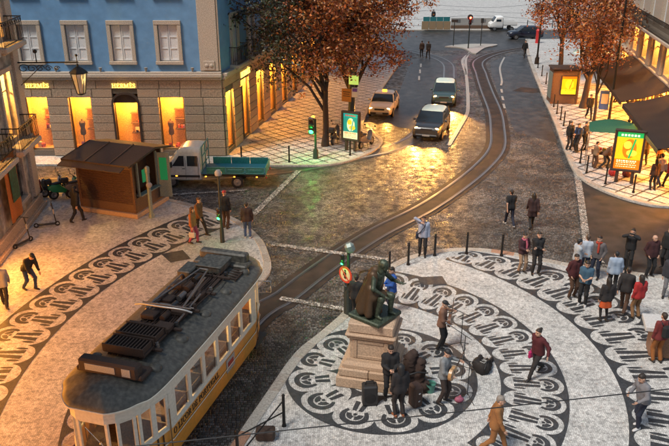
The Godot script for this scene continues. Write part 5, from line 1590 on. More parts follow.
	g.into(cl)
	for i in cl.v.size():   # falling folds
		var p := cl.v[i]
		var a := atan2(p.x, p.z + 0.1)
		cl.v[i] = p + Vector3(cl.n[i].x, 0, cl.n[i].z) * 0.022 * sin(a * 11.0 + p.y * 2.0)
	part("cloak", cl, brown, s)
	part("hood", hair_meshes["hood"], bronze, s, Vector3(0, 1.47, 0.26), Basis(Vector3.RIGHT, 0.3).scaled(Vector3.ONE * 1.1))

func kiosk():
	var d := V2(2.83, 1.0).normalized()
	var o := Vector3(-11.84, 0, -31.93)
	var t := thing("news_kiosk", "closed brown wooden kiosk with a slatted shutter and broad sloping roof", "kiosk", o, atan2(-d.y, d.x))
	# local x along the front, z towards the viewer, box 3.0 x 2.4
	part("plinth", Builder.new().box(Vector3(1.5, 0.11, -1.2), Vector3(3.3, 0.22, 2.7), 0.03), M.stone2, t)
	var wl := Builder.new()
	wl.box(Vector3(1.5, 1.42, -2.36), Vector3(2.9, 2.4, 0.08)).box(Vector3(0.06, 1.42, -1.2), Vector3(0.08, 2.4, 2.3)).box(Vector3(1.5, 0.42, -0.04), Vector3(3.0, 0.4, 0.08)).box(Vector3(1.5, 2.46, -0.04), Vector3(3.0, 0.36, 0.1))
	wl.box(Vector3(2.96, 0.55, -1.2), Vector3(0.08, 0.66, 2.3))
	part("wall", wl, M.brown, t)
	for x in [0.04, 2.96]:
		for z in [-0.04, -2.36]: part("corner_post", Builder.new().box(Vector3(x, 1.42, z), Vector3(0.13, 2.42, 0.13), 0.02), M.wood, t)
	for k in 29:
		part("shutter_slat", Builder.new().box(Vector3(1.5, 0.645 + 0.0575 * k, -0.035 + 0.004 * (k % 2)), Vector3(2.84, 0.047, 0.03), 0.01), M.shutter_brown, t)
	# roof: two slopes and a flap over the front
	var rf := Builder.new()
	var a := [Vector3(-0.3, 2.64, 0.55), Vector3(3.25, 2.64, 0.55), Vector3(3.4, 3.0, -1.4), Vector3(-0.15, 3.0, -1.4), Vector3(3.4, 2.72, -2.7), Vector3(-0.15, 2.72, -2.7)]
	for dy in [0.0, -0.06]:
		var q := []
		for p in a: q.append(p + Vector3(0, dy, 0))
		rf.quad(q[0], q[1], q[2], q[3]); rf.quad(q[3], q[2], q[4], q[5])
	rf.bar(a[0] - Vector3(0, 0.03, 0), a[1] - Vector3(0, 0.03, 0), 0.05, 0.09); rf.bar(a[1] - Vector3(0, 0.03, 0), a[2] - Vector3(0, 0.03, 0), 0.05, 0.09); rf.bar(a[2] - Vector3(0, 0.03, 0), a[4] - Vector3(0, 0.03, 0), 0.05, 0.09); rf.bar(a[0] - Vector3(0, 0.03, 0), a[3] - Vector3(0, 0.03, 0), 0.05, 0.09)
	part("roof", rf, M.brown_dark, t)
	for x in [0.95, 2.25]: part("roof_batten", Builder.new().bar(Vector3(x, 2.66, 0.55), Vector3(x, 3.03, -1.4), 0.05, 0.04), M.brown, t)
	part("front_flap", Builder.new().box(Vector3(1.4, 2.52, 0.72), Vector3(3.3, 0.04, 0.5), 0.015, Basis(Vector3.RIGHT, 0.3)), M.brown_dark, t)
	# serving hatch on the side, with a green lit panel
	part("hatch_frame", Builder.new().box(Vector3(2.97, 1.75, -0.42), Vector3(0.1, 1.75, 0.08), 0.01).box(Vector3(2.97, 1.75, -1.98), Vector3(0.1, 1.75, 0.08), 0.01).box(Vector3(2.97, 0.92, -1.2), Vector3(0.3, 0.06, 1.6), 0.01), M.pale_green_metal, t)
	part("inner_wall", Builder.new().box(Vector3(2.3, 1.75, -1.2), Vector3(0.05, 1.75, 1.9)), M.brown_dark, t)
	part("lit_sign_panel", Builder.new().box(Vector3(2.985, 1.75, -0.98), Vector3(0.05, 0.6, 0.42), 0.01), glow(Color(0.015, 0.2, 0.07), 0.22), t)
	part("door_leaf", Builder.new().box(Vector3(3.3, 1.45, -2.1), Vector3(0.6, 2.2, 0.06), 0.015, Basis(Vector3.UP, 0.25)), M.pale_green_metal, t)
	part("lit_sign_panel", Builder.new().box(Vector3(3.29, 1.75, -2.06), Vector3(0.36, 1.1, 0.03), 0.01, Basis(Vector3.UP, 0.25)), glow(Color(0.015, 0.2, 0.06), 0.2), t)
	# hydrant column standing at the hatch
	var c := thing("kerb_column", "pale green metal column with a round dial beside the kiosk hatch", "column", Vector3(-8.35, 0, -31.0), 0.3)
	part("shaft", Builder.new().lathe([Vector2(0.13, 0), Vector2(0.13, 0.15), Vector2(0.09, 0.2), Vector2(0.085, 2.1), Vector2(0.11, 2.15), Vector2(0.11, 2.4), Vector2(0.04, 2.46)], 12), M.pale_green_metal, c)
	part("dial", Builder.new().ball(Vector3(0.02, 1.6, 0.12), 0.14, 0.14, 0.06), M.white_paint, c)

func signal_head(t: Node, at: Vector3, yaw: float, lit: int, energy: float, small := 1.0):
	var bs := Basis(Vector3.UP, yaw)
	var b := part("signal_housing", Builder.new().box(Vector3(0, 0, 0), Vector3(0.26, 0.78, 0.18) * small, 0.05), M.black, t, at, bs)
	for k in 3:
		var y := (0.25 - 0.25 * k) * small
		var m: Material = M.dim_lens
		if k == lit: m = [M.red_glow, M.amber, M.green_glow][k]
		part("lens", Builder.new().ball(Vector3(0, y, 0.095 * small), 0.095 * small, 0.095 * small, 0.03, 12, 6), m, b)
		var vis := []
		for i in 9:
			var a := PI * i / 8.0
			vis.append([Vector3(cos(a) * 0.11 * small, y + sin(a) * 0.11 * small, 0.09 * small), Vector3(cos(a) * 0.11 * small, y + sin(a) * 0.10 * small, 0.22 * small)])
		var r0 := PackedVector3Array()
		var r1 := PackedVector3Array()
		for q in vis: r0.append(q[0]); r1.append(q[1])
		part("visor", Builder.new().rings([r0, r1], false, false), M.black, b)
		if k == lit:
			lamp(b, Vector3(0, y, 0.30 * small), [Color(1, 0.1, 0.05), Color(1, 0.5, 0.05), Color(0.08, 1.0, 0.35)][k], energy, 0.09)

func traffic_lights():
	var t := thing("traffic_light", "traffic light showing green at the kerb before the leafy tree", "traffic light", Vector3(-1.07, 0, -40.0), 0.0, "traffic lights")
	part("post", Builder.new().lathe([Vector2(0.16, 0), Vector2(0.15, 0.5), Vector2(0.07, 0.6), Vector2(0.06, 2.3)], 12), M.post, t)
	signal_head(t, Vector3(-0.22, 1.95, 0.12), -0.15, 2, 1.3, 1.25)
	part("amber_beacon", Builder.new().ball(Vector3(-0.12, 2.45, 0.1), 0.1, 0.08, 0.1), M.amber, t)
	var u := thing("traffic_light", "traffic light showing green with a round red sign at the plaza kerb", "traffic light", Vector3(0.47, 0, -22.1), 0.0, "traffic lights")
	part("post", Builder.new().lathe([Vector2(0.12, 0), Vector2(0.12, 0.9), Vector2(0.06, 0.95), Vector2(0.055, 2.5)], 12), M.post, u)
	signal_head(u, Vector3(-0.2, 2.12, 0.1), -0.5, 2, 0.12, 0.5)
	part("signal_cover", Builder.new().box(Vector3(0.04, 2.5, 0), Vector3(0.32, 0.36, 0.28), 0.09, Basis(Vector3(0, 0, 1), 0.35)), M.pale_green_metal, u)
	var sg := part("round_sign", Builder.new().lathe([Vector2(0.30, -0.012), Vector2(0.30, 0.012)], 24), mat(Color(0.55, 0.05, 0.03), 0.4), u, Vector3(-0.1, 1.58, 0.14), Basis(Vector3.UP, -0.8) * Basis(Vector3.RIGHT, PI / 2))
	part("sign_face", Builder.new().lathe([Vector2(0.225, 0.006), Vector2(0.225, 0.018)], 24), mat(Color(0.62, 0.42, 0.3), 0.4), sg)
	part("sign_symbol", Builder.new().box(Vector3(0.0, 0.022, 0.02), Vector3(0.1, 0.006, 0.24), 0.002).box(Vector3(-0.07, 0.022, -0.03), Vector3(0.06, 0.006, 0.14), 0.002).ball(Vector3(0.0, 0.02, -0.15), 0.045, 0.008, 0.045), M.black, sg)
	part("sign_stripe", Builder.new().box(Vector3(0, 0.027, 0), Vector3(0.05, 0.006, 0.46), 0.002, Basis(Vector3.UP, 0.75)), mat(Color(0.55, 0.05, 0.03), 0.4), sg)
	part("control_box", Builder.new().box(Vector3(0.02, 0.55, -0.1), Vector3(0.34, 1.1, 0.26), 0.03), M.post, u)
	var w := thing("traffic_light", "slim signal post with a low green lamp behind the tram roof", "traffic light", Vector3(-4.72, 0, -28.2), 0.0, "traffic lights")
	part("post", Builder.new().lathe([Vector2(0.10, 0), Vector2(0.09, 0.6), Vector2(0.055, 0.7), Vector2(0.055, 2.9), Vector2(0.09, 2.92), Vector2(0.09, 3.0)], 12), M.post, w)
	part("cap", Builder.new().lathe([Vector2(0.14, 2.98), Vector2(0.15, 3.1), Vector2(0.08, 3.2)], 12), M.white_paint, w)
	signal_head(w, Vector3(-0.06, 1.35, 0.14), -0.2, 2, 0.08, 0.7)
	var fx := thing("traffic_light", "far traffic light showing red on the small island", "traffic light", Vector3(14.25, 0.02, -79.2), 0.0, "traffic lights")
	part("post", Builder.new().lathe([Vector2(0.09, 0), Vector2(0.07, 0.1), Vector2(0.06, 2.9)], 10), M.post, fx)
	signal_head(fx, Vector3(0, 2.9, 0.14), 0.0, 0, 1.0, 1.15)
	part("red_ring", Builder.new().lathe([Vector2(0.3, -0.02), Vector2(0.3, 0.02)], 16), M.post, fx, Vector3(0, 3.2, 0.02), Basis(Vector3.RIGHT, PI / 2))
	for q in [[12.9, -80.8, "grey keep left plate on a post at the island's left corner"], [15.9, -81.0, "slim sign post at the island's right corner"]]:
		var p := thing("sign_post", q[2], "sign post", Vector3(q[0], 0.02, q[1]), 0.0, "sign posts on the island")
		part("post", Builder.new().tube(Vector3.ZERO, Vector3(0, 2.6, 0), 0.05), M.post, p)
		part("sign_plate", Builder.new().box(Vector3(0, 2.65, 0.05), Vector3(0.7, 0.3, 0.03) if q[0] < 13 else Vector3(0.3, 0.5, 0.03), 0.01), M.post, p)

func poster(seed_no: int, cols: Array) -> StandardMaterial3D:
	# printed sheet: soft shapes and lines of type
	var im := Image.create(96, 160, false, Image.FORMAT_RGB8)
	var r := RandomNumberGenerator.new()
	r.seed = seed_no
	# ground tint, a large figure of overlapping discs, a band, a title and lines of type
	for y in 160:
		for x in 96:
			var c: Color = cols[0]
			if y < 22: c = cols[3]
			var dx := (x - 50) / 26.0
			var dy := (y - 70) / 42.0
			if dx * dx + dy * dy < 1.0: c = cols[1]
			if pow((x - 42) / 15.0, 2.0) + pow((y - 54) / 17.0, 2.0) < 1.0: c = cols[2]
			if pow((x - 60) / 20.0, 2.0) + pow((y - 88) / 14.0, 2.0) < 1.0: c = cols[2]
			if absf(x - 74 + 0.2 * y) < 3.5 and y > 26 and y < 112: c = cols[3]
			if y > 116: c = cols[1]
			im.set_pixel(x, y, c * (0.92 + 0.16 * r.randf()))
	for j in 4:
		var y := 121 + j * 9
		var x := 9
		while x < 82:
			var w := r.randi_range(3, 9)
			im.fill_rect(Rect2i(x, y, w, 3 if j else 6), cols[4])
			x += w + 3
	for j in 6: im.fill_rect(Rect2i(14 + j * 12, 8, 8, 9), cols[4])
	var m := StandardMaterial3D.new()
	var tx := ImageTexture.create_from_image(im)
	m.albedo_texture = tx
	m.emission_enabled = true; m.emission_texture = tx; m.emission_energy_multiplier = 0.5
	m.emission = Color.BLACK
	m.roughness = 0.3
	return m

func poster_panel(called: String, label: String, at: Vector3, yaw: float, w: float, h: float, foot: float, m: Material):
	var t := thing(called, label, "poster stand", at, yaw, "lit poster stands")
	var fr := Builder.new()
	for s: float in [-1.0, 1.0]: fr.box(Vector3(s * (w * 0.5 + 0.06), foot + h * 0.5, 0), Vector3(0.12, h + 0.2, 0.22), 0.02)
	fr.box(Vector3(0, foot + h + 0.06, 0), Vector3(w + 0.24, 0.12, 0.24), 0.03).box(Vector3(0, foot - 0.06, 0), Vector3(w + 0.24, 0.12, 0.24), 0.03).box(Vector3(0, foot + h * 0.5, -0.02), Vector3(w, h, 0.14))
	part("case", fr, M.brown_dark, t)
	part("leg", Builder.new().box(Vector3(-w * 0.3, (foot - 0.1) * 0.5, 0), Vector3(0.16, foot - 0.1, 0.16), 0.02), M.brown_dark, t)
	part("leg", Builder.new().box(Vector3(w * 0.3, (foot - 0.1) * 0.5, 0), Vector3(0.16, foot - 0.1, 0.16), 0.02), M.brown_dark, t)
	part("lit_poster", Builder.new().quad_sheet(w - 0.02, h - 0.02, Vector3(0, foot + h * 0.5, 0.056)), m, t)
	var al := AreaLight3D.new()
	al.name = "poster_light"
	al.light_color = Color(1.0, 0.85, 0.5); al.light_energy = 1.2; al.area_size = Vector2(w * 0.9, h * 0.9); al.area_range = 20.0; al.shadow_enabled = true
	t.add_child(al)
	al.position = Vector3(0, foot + h * 0.5, 0.14)
	al.rotation.y = PI
	return t

func poster_stands():
	poster_panel("poster_stand", "lit poster stand with a teal and yellow picture beside the parked scooters", Vector3(0.95, 0, -41.5), -0.5, 0.95, 1.5, 0.75, poster(3, [Color(0.1, 0.45, 0.42), Color(0.85, 0.8, 0.6), Color(0.85, 0.65, 0.15), Color(0.1, 0.5, 0.5), Color(0.7, 0.1, 0.08)]))
	poster_panel("poster_stand", "tall lit poster stand in yellow and green on the cafe pavement corner", Vector3(14.95, 0, -35.8), -0.32, 1.25, 1.95, 0.75, poster(8, [Color(0.95, 0.68, 0.1), Color(0.9, 0.42, 0.06), Color(0.95, 0.8, 0.25), Color(0.12, 0.6, 0.3), Color(0.95, 0.95, 0.75)]))
	# sign column behind the first stand
	var t := thing("sign_column", "dark column carrying an orange plate, a white plate and a green panel", "sign", Vector3(1.05, 0, -44.2), -0.35)
	part("column", Builder.new().lathe([Vector2(0.28, 0), Vector2(0.26, 0.3), Vector2(0.2, 0.4), Vector2(0.2, 4.6), Vector2(0.28, 4.8), Vector2(0.1, 5.0)], 14), M.post, t)
	part("orange_plate", Builder.new().box(Vector3(-0.25, 2.75, 0.24), Vector3(0.62, 0.8, 0.04), 0.01), mat(Color(0.55, 0.24, 0.04), 0.5, 0.0, "fine", 1.0), t)
	part("plate_lines", Builder.new().box(Vector3(-0.25, 2.95, 0.265), Vector3(0.45, 0.05, 0.012)).box(Vector3(-0.25, 2.82, 0.265), Vector3(0.38, 0.04, 0.012)).box(Vector3(-0.25, 2.7, 0.265), Vector3(0.45, 0.04, 0.012)), M.black, t)
	part("white_plate", Builder.new().box(Vector3(0.28, 2.95, 0.24), Vector3(0.4, 0.6, 0.04), 0.01), mat(Color(0.6, 0.6, 0.62), 0.4), t)
	part("blue_mark", Builder.new().box(Vector3(0.28, 3.1, 0.266), Vector3(0.3, 0.2, 0.012)), mat(Color(0.12, 0.06, 0.4), 0.4), t)
	part("green_panel", Builder.new().box(Vector3(0.2, 3.7, 0.24), Vector3(0.6, 0.55, 0.06), 0.01), glow(Color(0.35, 0.5, 0.1), 0.5), t)

func booth_and_stall():
	var t := thing("brown_booth", "brown street booth with a lit yellow poster under the bare tree", "booth", Vector3(17.0, 0, -54.2), deg_to_rad(-4))
	part("walls", Builder.new().box(Vector3(0, 1.25, 0), Vector3(1.9, 2.5, 1.5), 0.04), M.brown, t)
	part("roof", Builder.new().box(Vector3(0, 2.56, 0), Vector3(2.1, 0.12, 1.7), 0.04), M.brown_dark, t)
	for x in [-0.92, 0.92]: part("corner_strip", Builder.new().box(Vector3(x, 1.25, 0.76), Vector3(0.12, 2.5, 0.06), 0.01), M.wood, t)
	part("side_panel", Builder.new().box(Vector3(-0.965, 1.3, 0), Vector3(0.04, 1.9, 1.2), 0.01), M.pale_green_metal, t)
	part("lit_poster", Builder.new().quad_sheet(1.05, 1.3, Vector3(0.25, 1.4, 0.775)), poster(15, [Color(0.75, 0.6, 0.05), Color(0.95, 0.85, 0.15), Color(0.9, 0.7, 0.1), Color(0.8, 0.4, 0.05), Color(0.6, 0.35, 0.05)]), t)
	part("poster_frame", Builder.new().box(Vector3(-0.31, 1.4, 0.775), Vector3(0.06, 1.42, 0.05), 0.01).box(Vector3(0.81, 1.4, 0.775), Vector3(0.06, 1.42, 0.05), 0.01).box(Vector3(0.25, 2.08, 0.775), Vector3(1.06, 0.06, 0.05), 0.01).box(Vector3(0.25, 0.72, 0.775), Vector3(1.06, 0.06, 0.05), 0.01), M.black, t)
	# market stall with a green cloth roof
	var s := thing("market_stall", "small street stall under a green cloth roof beside the poster panel", "stall", Vector3(15.1, 0, -38.6), -0.3)
	var cl := Builder.new()
	var list := []
	for i in 7:
		var u := i / 6.0
		var r := PackedVector3Array()
		for j in 13:
			var w := j / 12.0
			r.append(Vector3(-1.25 + 2.5 * w, 2.1 + 0.55 * (1.0 - pow(absf(2 * u - 1), 1.4)) * (1.0 - 0.5 * pow(absf(2 * w - 1), 2.0)), -0.9 + 1.8 * u))
		list.append(r)
	cl.rings(list, false, false)
	part("cloth_roof", cl, mat(Color(0.02, 0.13, 0.065), 0.7, 0.0, "fine", 1.0, "fine_n", 0.4), s)
	for x in [-1.2, 1.2]:
		for z in [-0.85, 0.85]: part("pole", Builder.new().tube(Vector3(x, 0, z), Vector3(x, 2.15, z), 0.022), M.grey_metal, s)
	part("table", Builder.new().box(Vector3(0, 0.78, 0.1), Vector3(1.9, 0.05, 0.9), 0.01).box(Vector3(-0.8, 0.38, 0.1), Vector3(0.06, 0.76, 0.8)).box(Vector3(0.8, 0.38, 0.1), Vector3(0.06, 0.76, 0.8)), M.wood, s)
	var cols := [Color(0.5, 0.04, 0.03), Color(0.4, 0.3, 0.05), Color(0.1, 0.2, 0.08), Color(0.5, 0.4, 0.3), Color(0.3, 0.1, 0.05)]
	for k in 5:
		var g = tag(part("stall_box", Builder.new().box(Vector3(0, 0.1, 0), Vector3(0.2, 0.2, 0.26), 0.03), mat(cols[k % 5], 0.6), self, Vector3(14.6 + 0.22 * k, 0.81 if true else 0.0, -38.72 + 0.05 * k), Basis(Vector3.UP, -0.3)), ["red", "ochre", "olive", "cream", "russet"][k % 5] + " small goods box on the stall table", "box", "goods on the stall")
	var rb = tag(part("red_bag", Builder.new().ball(Vector3(0, 0.22, 0), 0.28, 0.24, 0.22, 12, 7), mat(Color(0.45, 0.02, 0.02), 0.5, 0.0, "fine", 1.0), self, Vector3(14.8, 0, -36.9)), "round red bag on the ground behind the poster panel", "bag")
	part("handle", Builder.new().path([Vector3(-0.12, 0.42, 0), Vector3(0, 0.58, 0), Vector3(0.12, 0.42, 0)], [0.018], 6), M.black, rb)
	var rb2 = tag(part("dark_red_bag", Builder.new().ball(Vector3(0, 0.18, 0), 0.3, 0.2, 0.2, 12, 7), mat(Color(0.12, 0.015, 0.02), 0.6, 0.0, "fine", 1.0), self, Vector3(15.5, 0, -36.75)), "low dark red bag on the ground next to the red bag", "bag")
	part("handle", Builder.new().path([Vector3(-0.12, 0.34, 0), Vector3(0, 0.46, 0), Vector3(0.12, 0.34, 0)], [0.018], 6), M.black, rb2)
	# blue menu board
	var b := thing("menu_board", "blue and white folding menu board before the cafe", "board", Vector3(19.4, 0, -52.0), -0.25)
	part("front_leaf", Builder.new().box(Vector3(0, 0.65, 0.12), Vector3(0.62, 1.3, 0.04), 0.01, Basis(Vector3.RIGHT, -0.14)), mat(Color(0.02, 0.07, 0.32), 0.4), b)
	part("back_leaf", Builder.new().box(Vector3(0, 0.65, -0.12), Vector3(0.62, 1.3, 0.04), 0.01, Basis(Vector3.RIGHT, 0.14)), mat(Color(0.02, 0.07, 0.32), 0.4), b)
	part("white_notice", Builder.new().box(Vector3(0, 0.75, 0.15), Vector3(0.46, 0.7, 0.012), 0.003, Basis(Vector3.RIGHT, -0.14)), M.white_paint, b)
	# pale parasol over the terrace
	var pz := thing("cafe_parasol", "pale green and white parasol at the far end of the cafe terrace", "parasol", Vector3(20.4, 0, -58.5))
	part("pole", Builder.new().tube(Vector3.ZERO, Vector3(0, 3.6, 0), 0.03), M.grey_metal, pz)
	part("foot", Builder.new().lathe([Vector2(0.3, 0), Vector2(0.3, 0.08), Vector2(0.05, 0.12)], 12), M.grey_metal, pz)
	for k in 8:
		var a0 := TAU * k / 8
		var a1 := TAU * (k + 1) / 8
		var bb := Builder.new()
		bb.quad(Vector3(cos(a1) * 1.6, 2.9, sin(a1) * 1.6), Vector3(cos(a0) * 1.6, 2.9, sin(a0) * 1.6), Vector3(cos(a0) * 0.1, 3.7, sin(a0) * 0.1), Vector3(cos(a1) * 0.1, 3.7, sin(a1) * 0.1))
		part("canopy_panel", bb, mat(Color(0.62, 0.7, 0.62) if k % 2 else Color(0.3, 0.5, 0.42), 0.8, 0.0, "paint", 1.0), pz)

func bollard(at: Vector3, label: String, group: String, h := 0.95):
	var t := thing("bollard", label, "bollard", at, 0.0, group)
	part("post", Builder.new().lathe([Vector2(0.075, 0), Vector2(0.07, 0.06), Vector2(0.048, 0.10), Vector2(0.042, h - 0.14), Vector2(0.055, h - 0.12), Vector2(0.055, h - 0.08), Vector2(0.04, h - 0.07)], 10), M.iron, t)
	part("knob", Builder.new().ball(Vector3(0, h - 0.03, 0), 0.05), M.iron, t)

func bollards():
	for p in [[15.98, -52.54], [15.62, -50.44], [15.4, -48.76], [15.15, -47.17], [16.75, -56.53], [17.6, -60.71], [18.15, -64.13], [13.75, -39.15], [13.55, -37.39], [13.95, -35.6], [14.9, -34.3], [14.75, -44.8], [14.35, -42.4], [18.8, -68.0]]:
		bollard(Vector3(p[0], 0, p[1]), "slim black bollard along the cafe pavement kerb", "bollards along the cafe kerb")
	for p in [[2.9, -26.0], [4.05, -26.85], [2.1, -25.2], [5.37, -27.05], [6.75, -26.85], [11.11, -25.1]]:
		bollard(Vector3(p[0], 0, p[1]), "slim black bollard along the round plaza kerb", "bollards along the plaza kerb")
	for p in [[-2.54, -39.3], [0.9, -40.6], [-5.2, -39.2]]:
		bollard(Vector3(p[0], 0, p[1]), "slim black bollard along the tree side kerb", "bollards along the shop kerb")

func guitar(label: String, at: Vector3, bas: Basis, body_col: Color):
	var t := thing("guitar", label, "guitar", at, 0.0, "guitars of the players")
	t.basis = bas
	var out := PackedVector2Array()
	for i in 28:
		var a := TAU * i / 28.0
		var x := cos(a) * 0.24
		var y := sin(a) * (0.19 if x < 0.02 else 0.145)
		if absf(x - 0.03) < 0.06: y *= 0.86
		out.append(V2(x, y))
	part("soundbox", Builder.new().prism(out, -0.045, 0.045, true), mat(body_col, 0.3), t, Vector3.ZERO, Basis(Vector3.RIGHT, PI / 2))
	part("neck", Builder.new().box(Vector3(0.5, 0, 0.03), Vector3(0.6, 0.05, 0.025), 0.008), M.wood, t)
	part("headstock", Builder.new().box(Vector3(0.86, 0, 0.02), Vector3(0.16, 0.075, 0.02), 0.006), M.black, t)
	part("sound_hole", Builder.new().lathe([Vector2(0.05, 0), Vector2(0.05, 0.004)], 14), M.black, t, Vector3(0.05, 0, 0.046), Basis(Vector3.RIGHT, PI / 2))

func held(px: float, pz: float, face: float) -> Transform3D:
	var b := Basis(Vector3.UP, deg_to_rad(face))
	# neck runs towards the player's left hand
	var g := b * Basis(Vector3(0, 0, 1), 0.34)
	return Transform3D(g, Vector3(px, 0, pz) + b * Vector3(0.0, 1.05, 0.235))

func microphone_stand(label: String, at: Vector3, yaw: float):
	var t := thing("microphone_stand", label, "microphone stand", at, yaw, "microphone stands")
	part("pole", Builder.new().tube(Vector3(0, 0.12, 0), Vector3(0, 1.25, 0), 0.013, 0.011), M.iron, t)
	part("boom", Builder.new().tube(Vector3(-0.2, 1.15, 0), Vector3(0.5, 1.5, 0), 0.010), M.iron, t)
	part("microphone", Builder.new().tube(Vector3(0.44, 1.47, 0), Vector3(0.58, 1.53, 0), 0.018, 0.02).ball(Vector3(0.6, 1.54, 0), 0.032), M.grey_metal, t)
	for k in 3:
		var a := TAU * k / 3 + 0.4
		part("foot", Builder.new().tube(Vector3(0, 0.2, 0), Vector3(cos(a) * 0.36, 0.01, sin(a) * 0.36), 0.011), M.iron, t)

func musicians_gear():
	var g1 := held(3.35, -19.92, 75)
	guitar("brown guitar held by the player in the tan top", g1.origin, g1.basis, Color(0.13, 0.05, 0.02))
	var g2 := held(3.03, -17.1, 60)
	guitar("pale guitar held by the player in the grey jacket", g2.origin, g2.basis, Color(0.36, 0.2, 0.08))
	microphone_stand("tall microphone stand before the player in the tan top", Vector3(4.0, 0, -19.95), PI)
	microphone_stand("microphone stand between the two guitar players", Vector3(3.85, 0, -18.6), PI - 0.4)
	microphone_stand("microphone stand beside the player in the grey jacket", Vector3(3.75, 0, -17.25), PI + 0.3)
	# guitar case lying on the stones
	var t := thing("guitar_bag", "soft black guitar bag lying on the pale stones", "guitar bag", Vector3(4.55, 0, -18.75), 0.9)
	t.scale = Vector3(0.85, 1.1, 0.95)
	var cf := Field.new(Vector3(-0.62, -0.04, -0.5), Vector3(0.75, 0.55, 0.5), 0.022)
	for q in [[[-0.25, 0.12, 0], [-0.2, 0.14, 0.06], 0.22, 0.2], [[0.08, 0.11, 0.0], [0.12, 0.11, 0.0], 0.17, 0.16], [[0.2, 0.09, 0.0], [0.62, 0.06, -0.05], 0.09, 0.06], [[-0.3, 0.2, -0.2], [0.1, 0.24, -0.22], 0.13, 0.1]]:
		cf.bone(Vector3(q[0][0], q[0][1], q[0][2]), Vector3(q[1][0], q[1][1], q[1][2]), q[2], q[3], 0.07)
	cf.cut_below(0.0)
	var cbag := Builder.new()
	cf.into(cbag)
	crumple(cbag, 0.03)
	part("soft_shell", cbag, mat(Color(0.022, 0.016, 0.014), 0.8, 0.0, "fine", 2.0, "fine_n", 0.7), t)
	part("shoulder_strap", Builder.new().path([Vector3(-0.4, 0.2, 0.15), Vector3(-0.2, 0.36, 0.12), Vector3(0.1, 0.30, 0.1), Vector3(0.2, 0.16, 0.08)], [0.018], 6), M.black, t)
	part("white_letters", Builder.new().box(Vector3(-0.32, 0.345, 0.02), Vector3(0.025, 0.02, 0.16)).box(Vector3(-0.27, 0.345, 0.09), Vector3(0.08, 0.02, 0.025)).box(Vector3(-0.18, 0.345, 0.02), Vector3(0.025, 0.02, 0.16), 0.0, Basis(Vector3.UP, 0.3)).box(Vector3(-0.12, 0.34, 0.02), Vector3(0.025, 0.02, 0.16), 0.0, Basis(Vector3.UP, -0.3)), M.white_paint, t)
	# heap of covered equipment by the pedestal
	var h := thing("equipment_heap", "heap of dark covered instruments leaning beside the pedestal", "equipment", Vector3(2.28, 0, -17.75), 0.2)
	var f := Field.new(Vector3(-0.5, -0.02, -0.5), Vector3(0.5, 1.35, 0.5), 0.03)
	for q in [[[-0.15, 0.2, 0], [-0.1, 1.0, -0.1], 0.22, 0.16], [[0.1, 0.2, 0.1], [0.18, 0.85, 0.0], 0.2, 0.14], [[0.0, 0.2, -0.15], [0.05, 1.1, -0.15], 0.2, 0.1], [[-0.25, 0.15, 0.2], [0.25, 0.2, 0.2], 0.14, 0.16]]:
		f.bone(Vector3(q[0][0], q[0][1], q[0][2]), Vector3(q[1][0], q[1][1], q[1][2]), q[2], q[3], 0.06)
	f.cut_below(0.0)
	var hb := Builder.new()
	f.into(hb)
	crumple(hb, 0.05)
	part("cover", hb, mat(Color(0.055, 0.03, 0.022), 0.85, 0.0, "fine", 2.0, "fine_n", 0.8), h)
	part("strap", Builder.new().path([Vector3(-0.35, 0.6, 0.2), Vector3(0, 0.75, 0.3), Vector3(0.35, 0.6, 0.18)], [0.025], 6), M.black, h)
	var am := thing("amplifier", "small black amplifier with a carrying handle before the pedestal", "amplifier", Vector3(0.98, 0, -17.05), 0.1)
	part("cabinet", Builder.new().box(Vector3(0, 0.32, 0), Vector3(0.42, 0.64, 0.32), 0.04), M.black, am)
	part("speaker_grille", Builder.new().lathe([Vector2(0.16, 0), Vector2(0.15, 0.012), Vector2(0.02, 0.02)], 18), M.rubber, am, Vector3(0, 0.26, 0.165), Basis(Vector3.RIGHT, PI / 2))
	part("handle", Builder.new().path([Vector3(-0.12, 0.64, 0), Vector3(-0.1, 0.74, 0), Vector3(0.1, 0.74, 0), Vector3(0.12, 0.64, 0)], [0.016], 6), M.iron, am)
	var cs := thing("instrument_case", "upright dark brown instrument case behind the man in black", "case", Vector3(2.25, 0, -16.95), 0.5)
	part("shell", Builder.new().box(Vector3(0, 0.36, 0), Vector3(0.3, 0.72, 0.36), 0.06), mat(Color(0.06, 0.03, 0.02), 0.6, 0.0, "fine", 1.0), cs)
	part("latch", Builder.new().box(Vector3(0, 0.5, 0.19), Vector3(0.06, 0.05, 0.02), 0.005).box(Vector3(0, 0.25, 0.19), Vector3(0.06, 0.05, 0.02), 0.005), M.chrome, cs)
	var bk := thing("green_bucket", "small green bucket by the guitar players", "bucket", Vector3(2.75, 0, -17.6))
	part("pail", Builder.new().lathe([Vector2(0.11, 0), Vector2(0.15, 0.28), Vector2(0.16, 0.29), Vector2(0.14, 0.28), Vector2(0.1, 0.03)], 14), mat(Color(0.08, 0.25, 0.2), 0.5), bk)
	part("handle", Builder.new().path([Vector3(-0.15, 0.28, 0), Vector3(-0.1, 0.36, 0.1), Vector3(0.1, 0.36, 0.1), Vector3(0.15, 0.28, 0)], [0.008], 5), M.iron, bk)
	var pk = tag(part("pink_bag", Builder.new().ball(Vector3(0, 0.09, 0), 0.14, 0.10, 0.09, 10, 6), mat(Color(0.42, 0.12, 0.19), 0.6, 0.0, "fine", 2.0), self, Vector3(3.5, 0, -17.1)), "small pink bag on the stones by the stand", "bag")
	part("knot", Builder.new().ball(Vector3(0.02, 0.19, 0), 0.04, 0.05, 0.03), mat(Color(0.42, 0.12, 0.19), 0.6), pk)

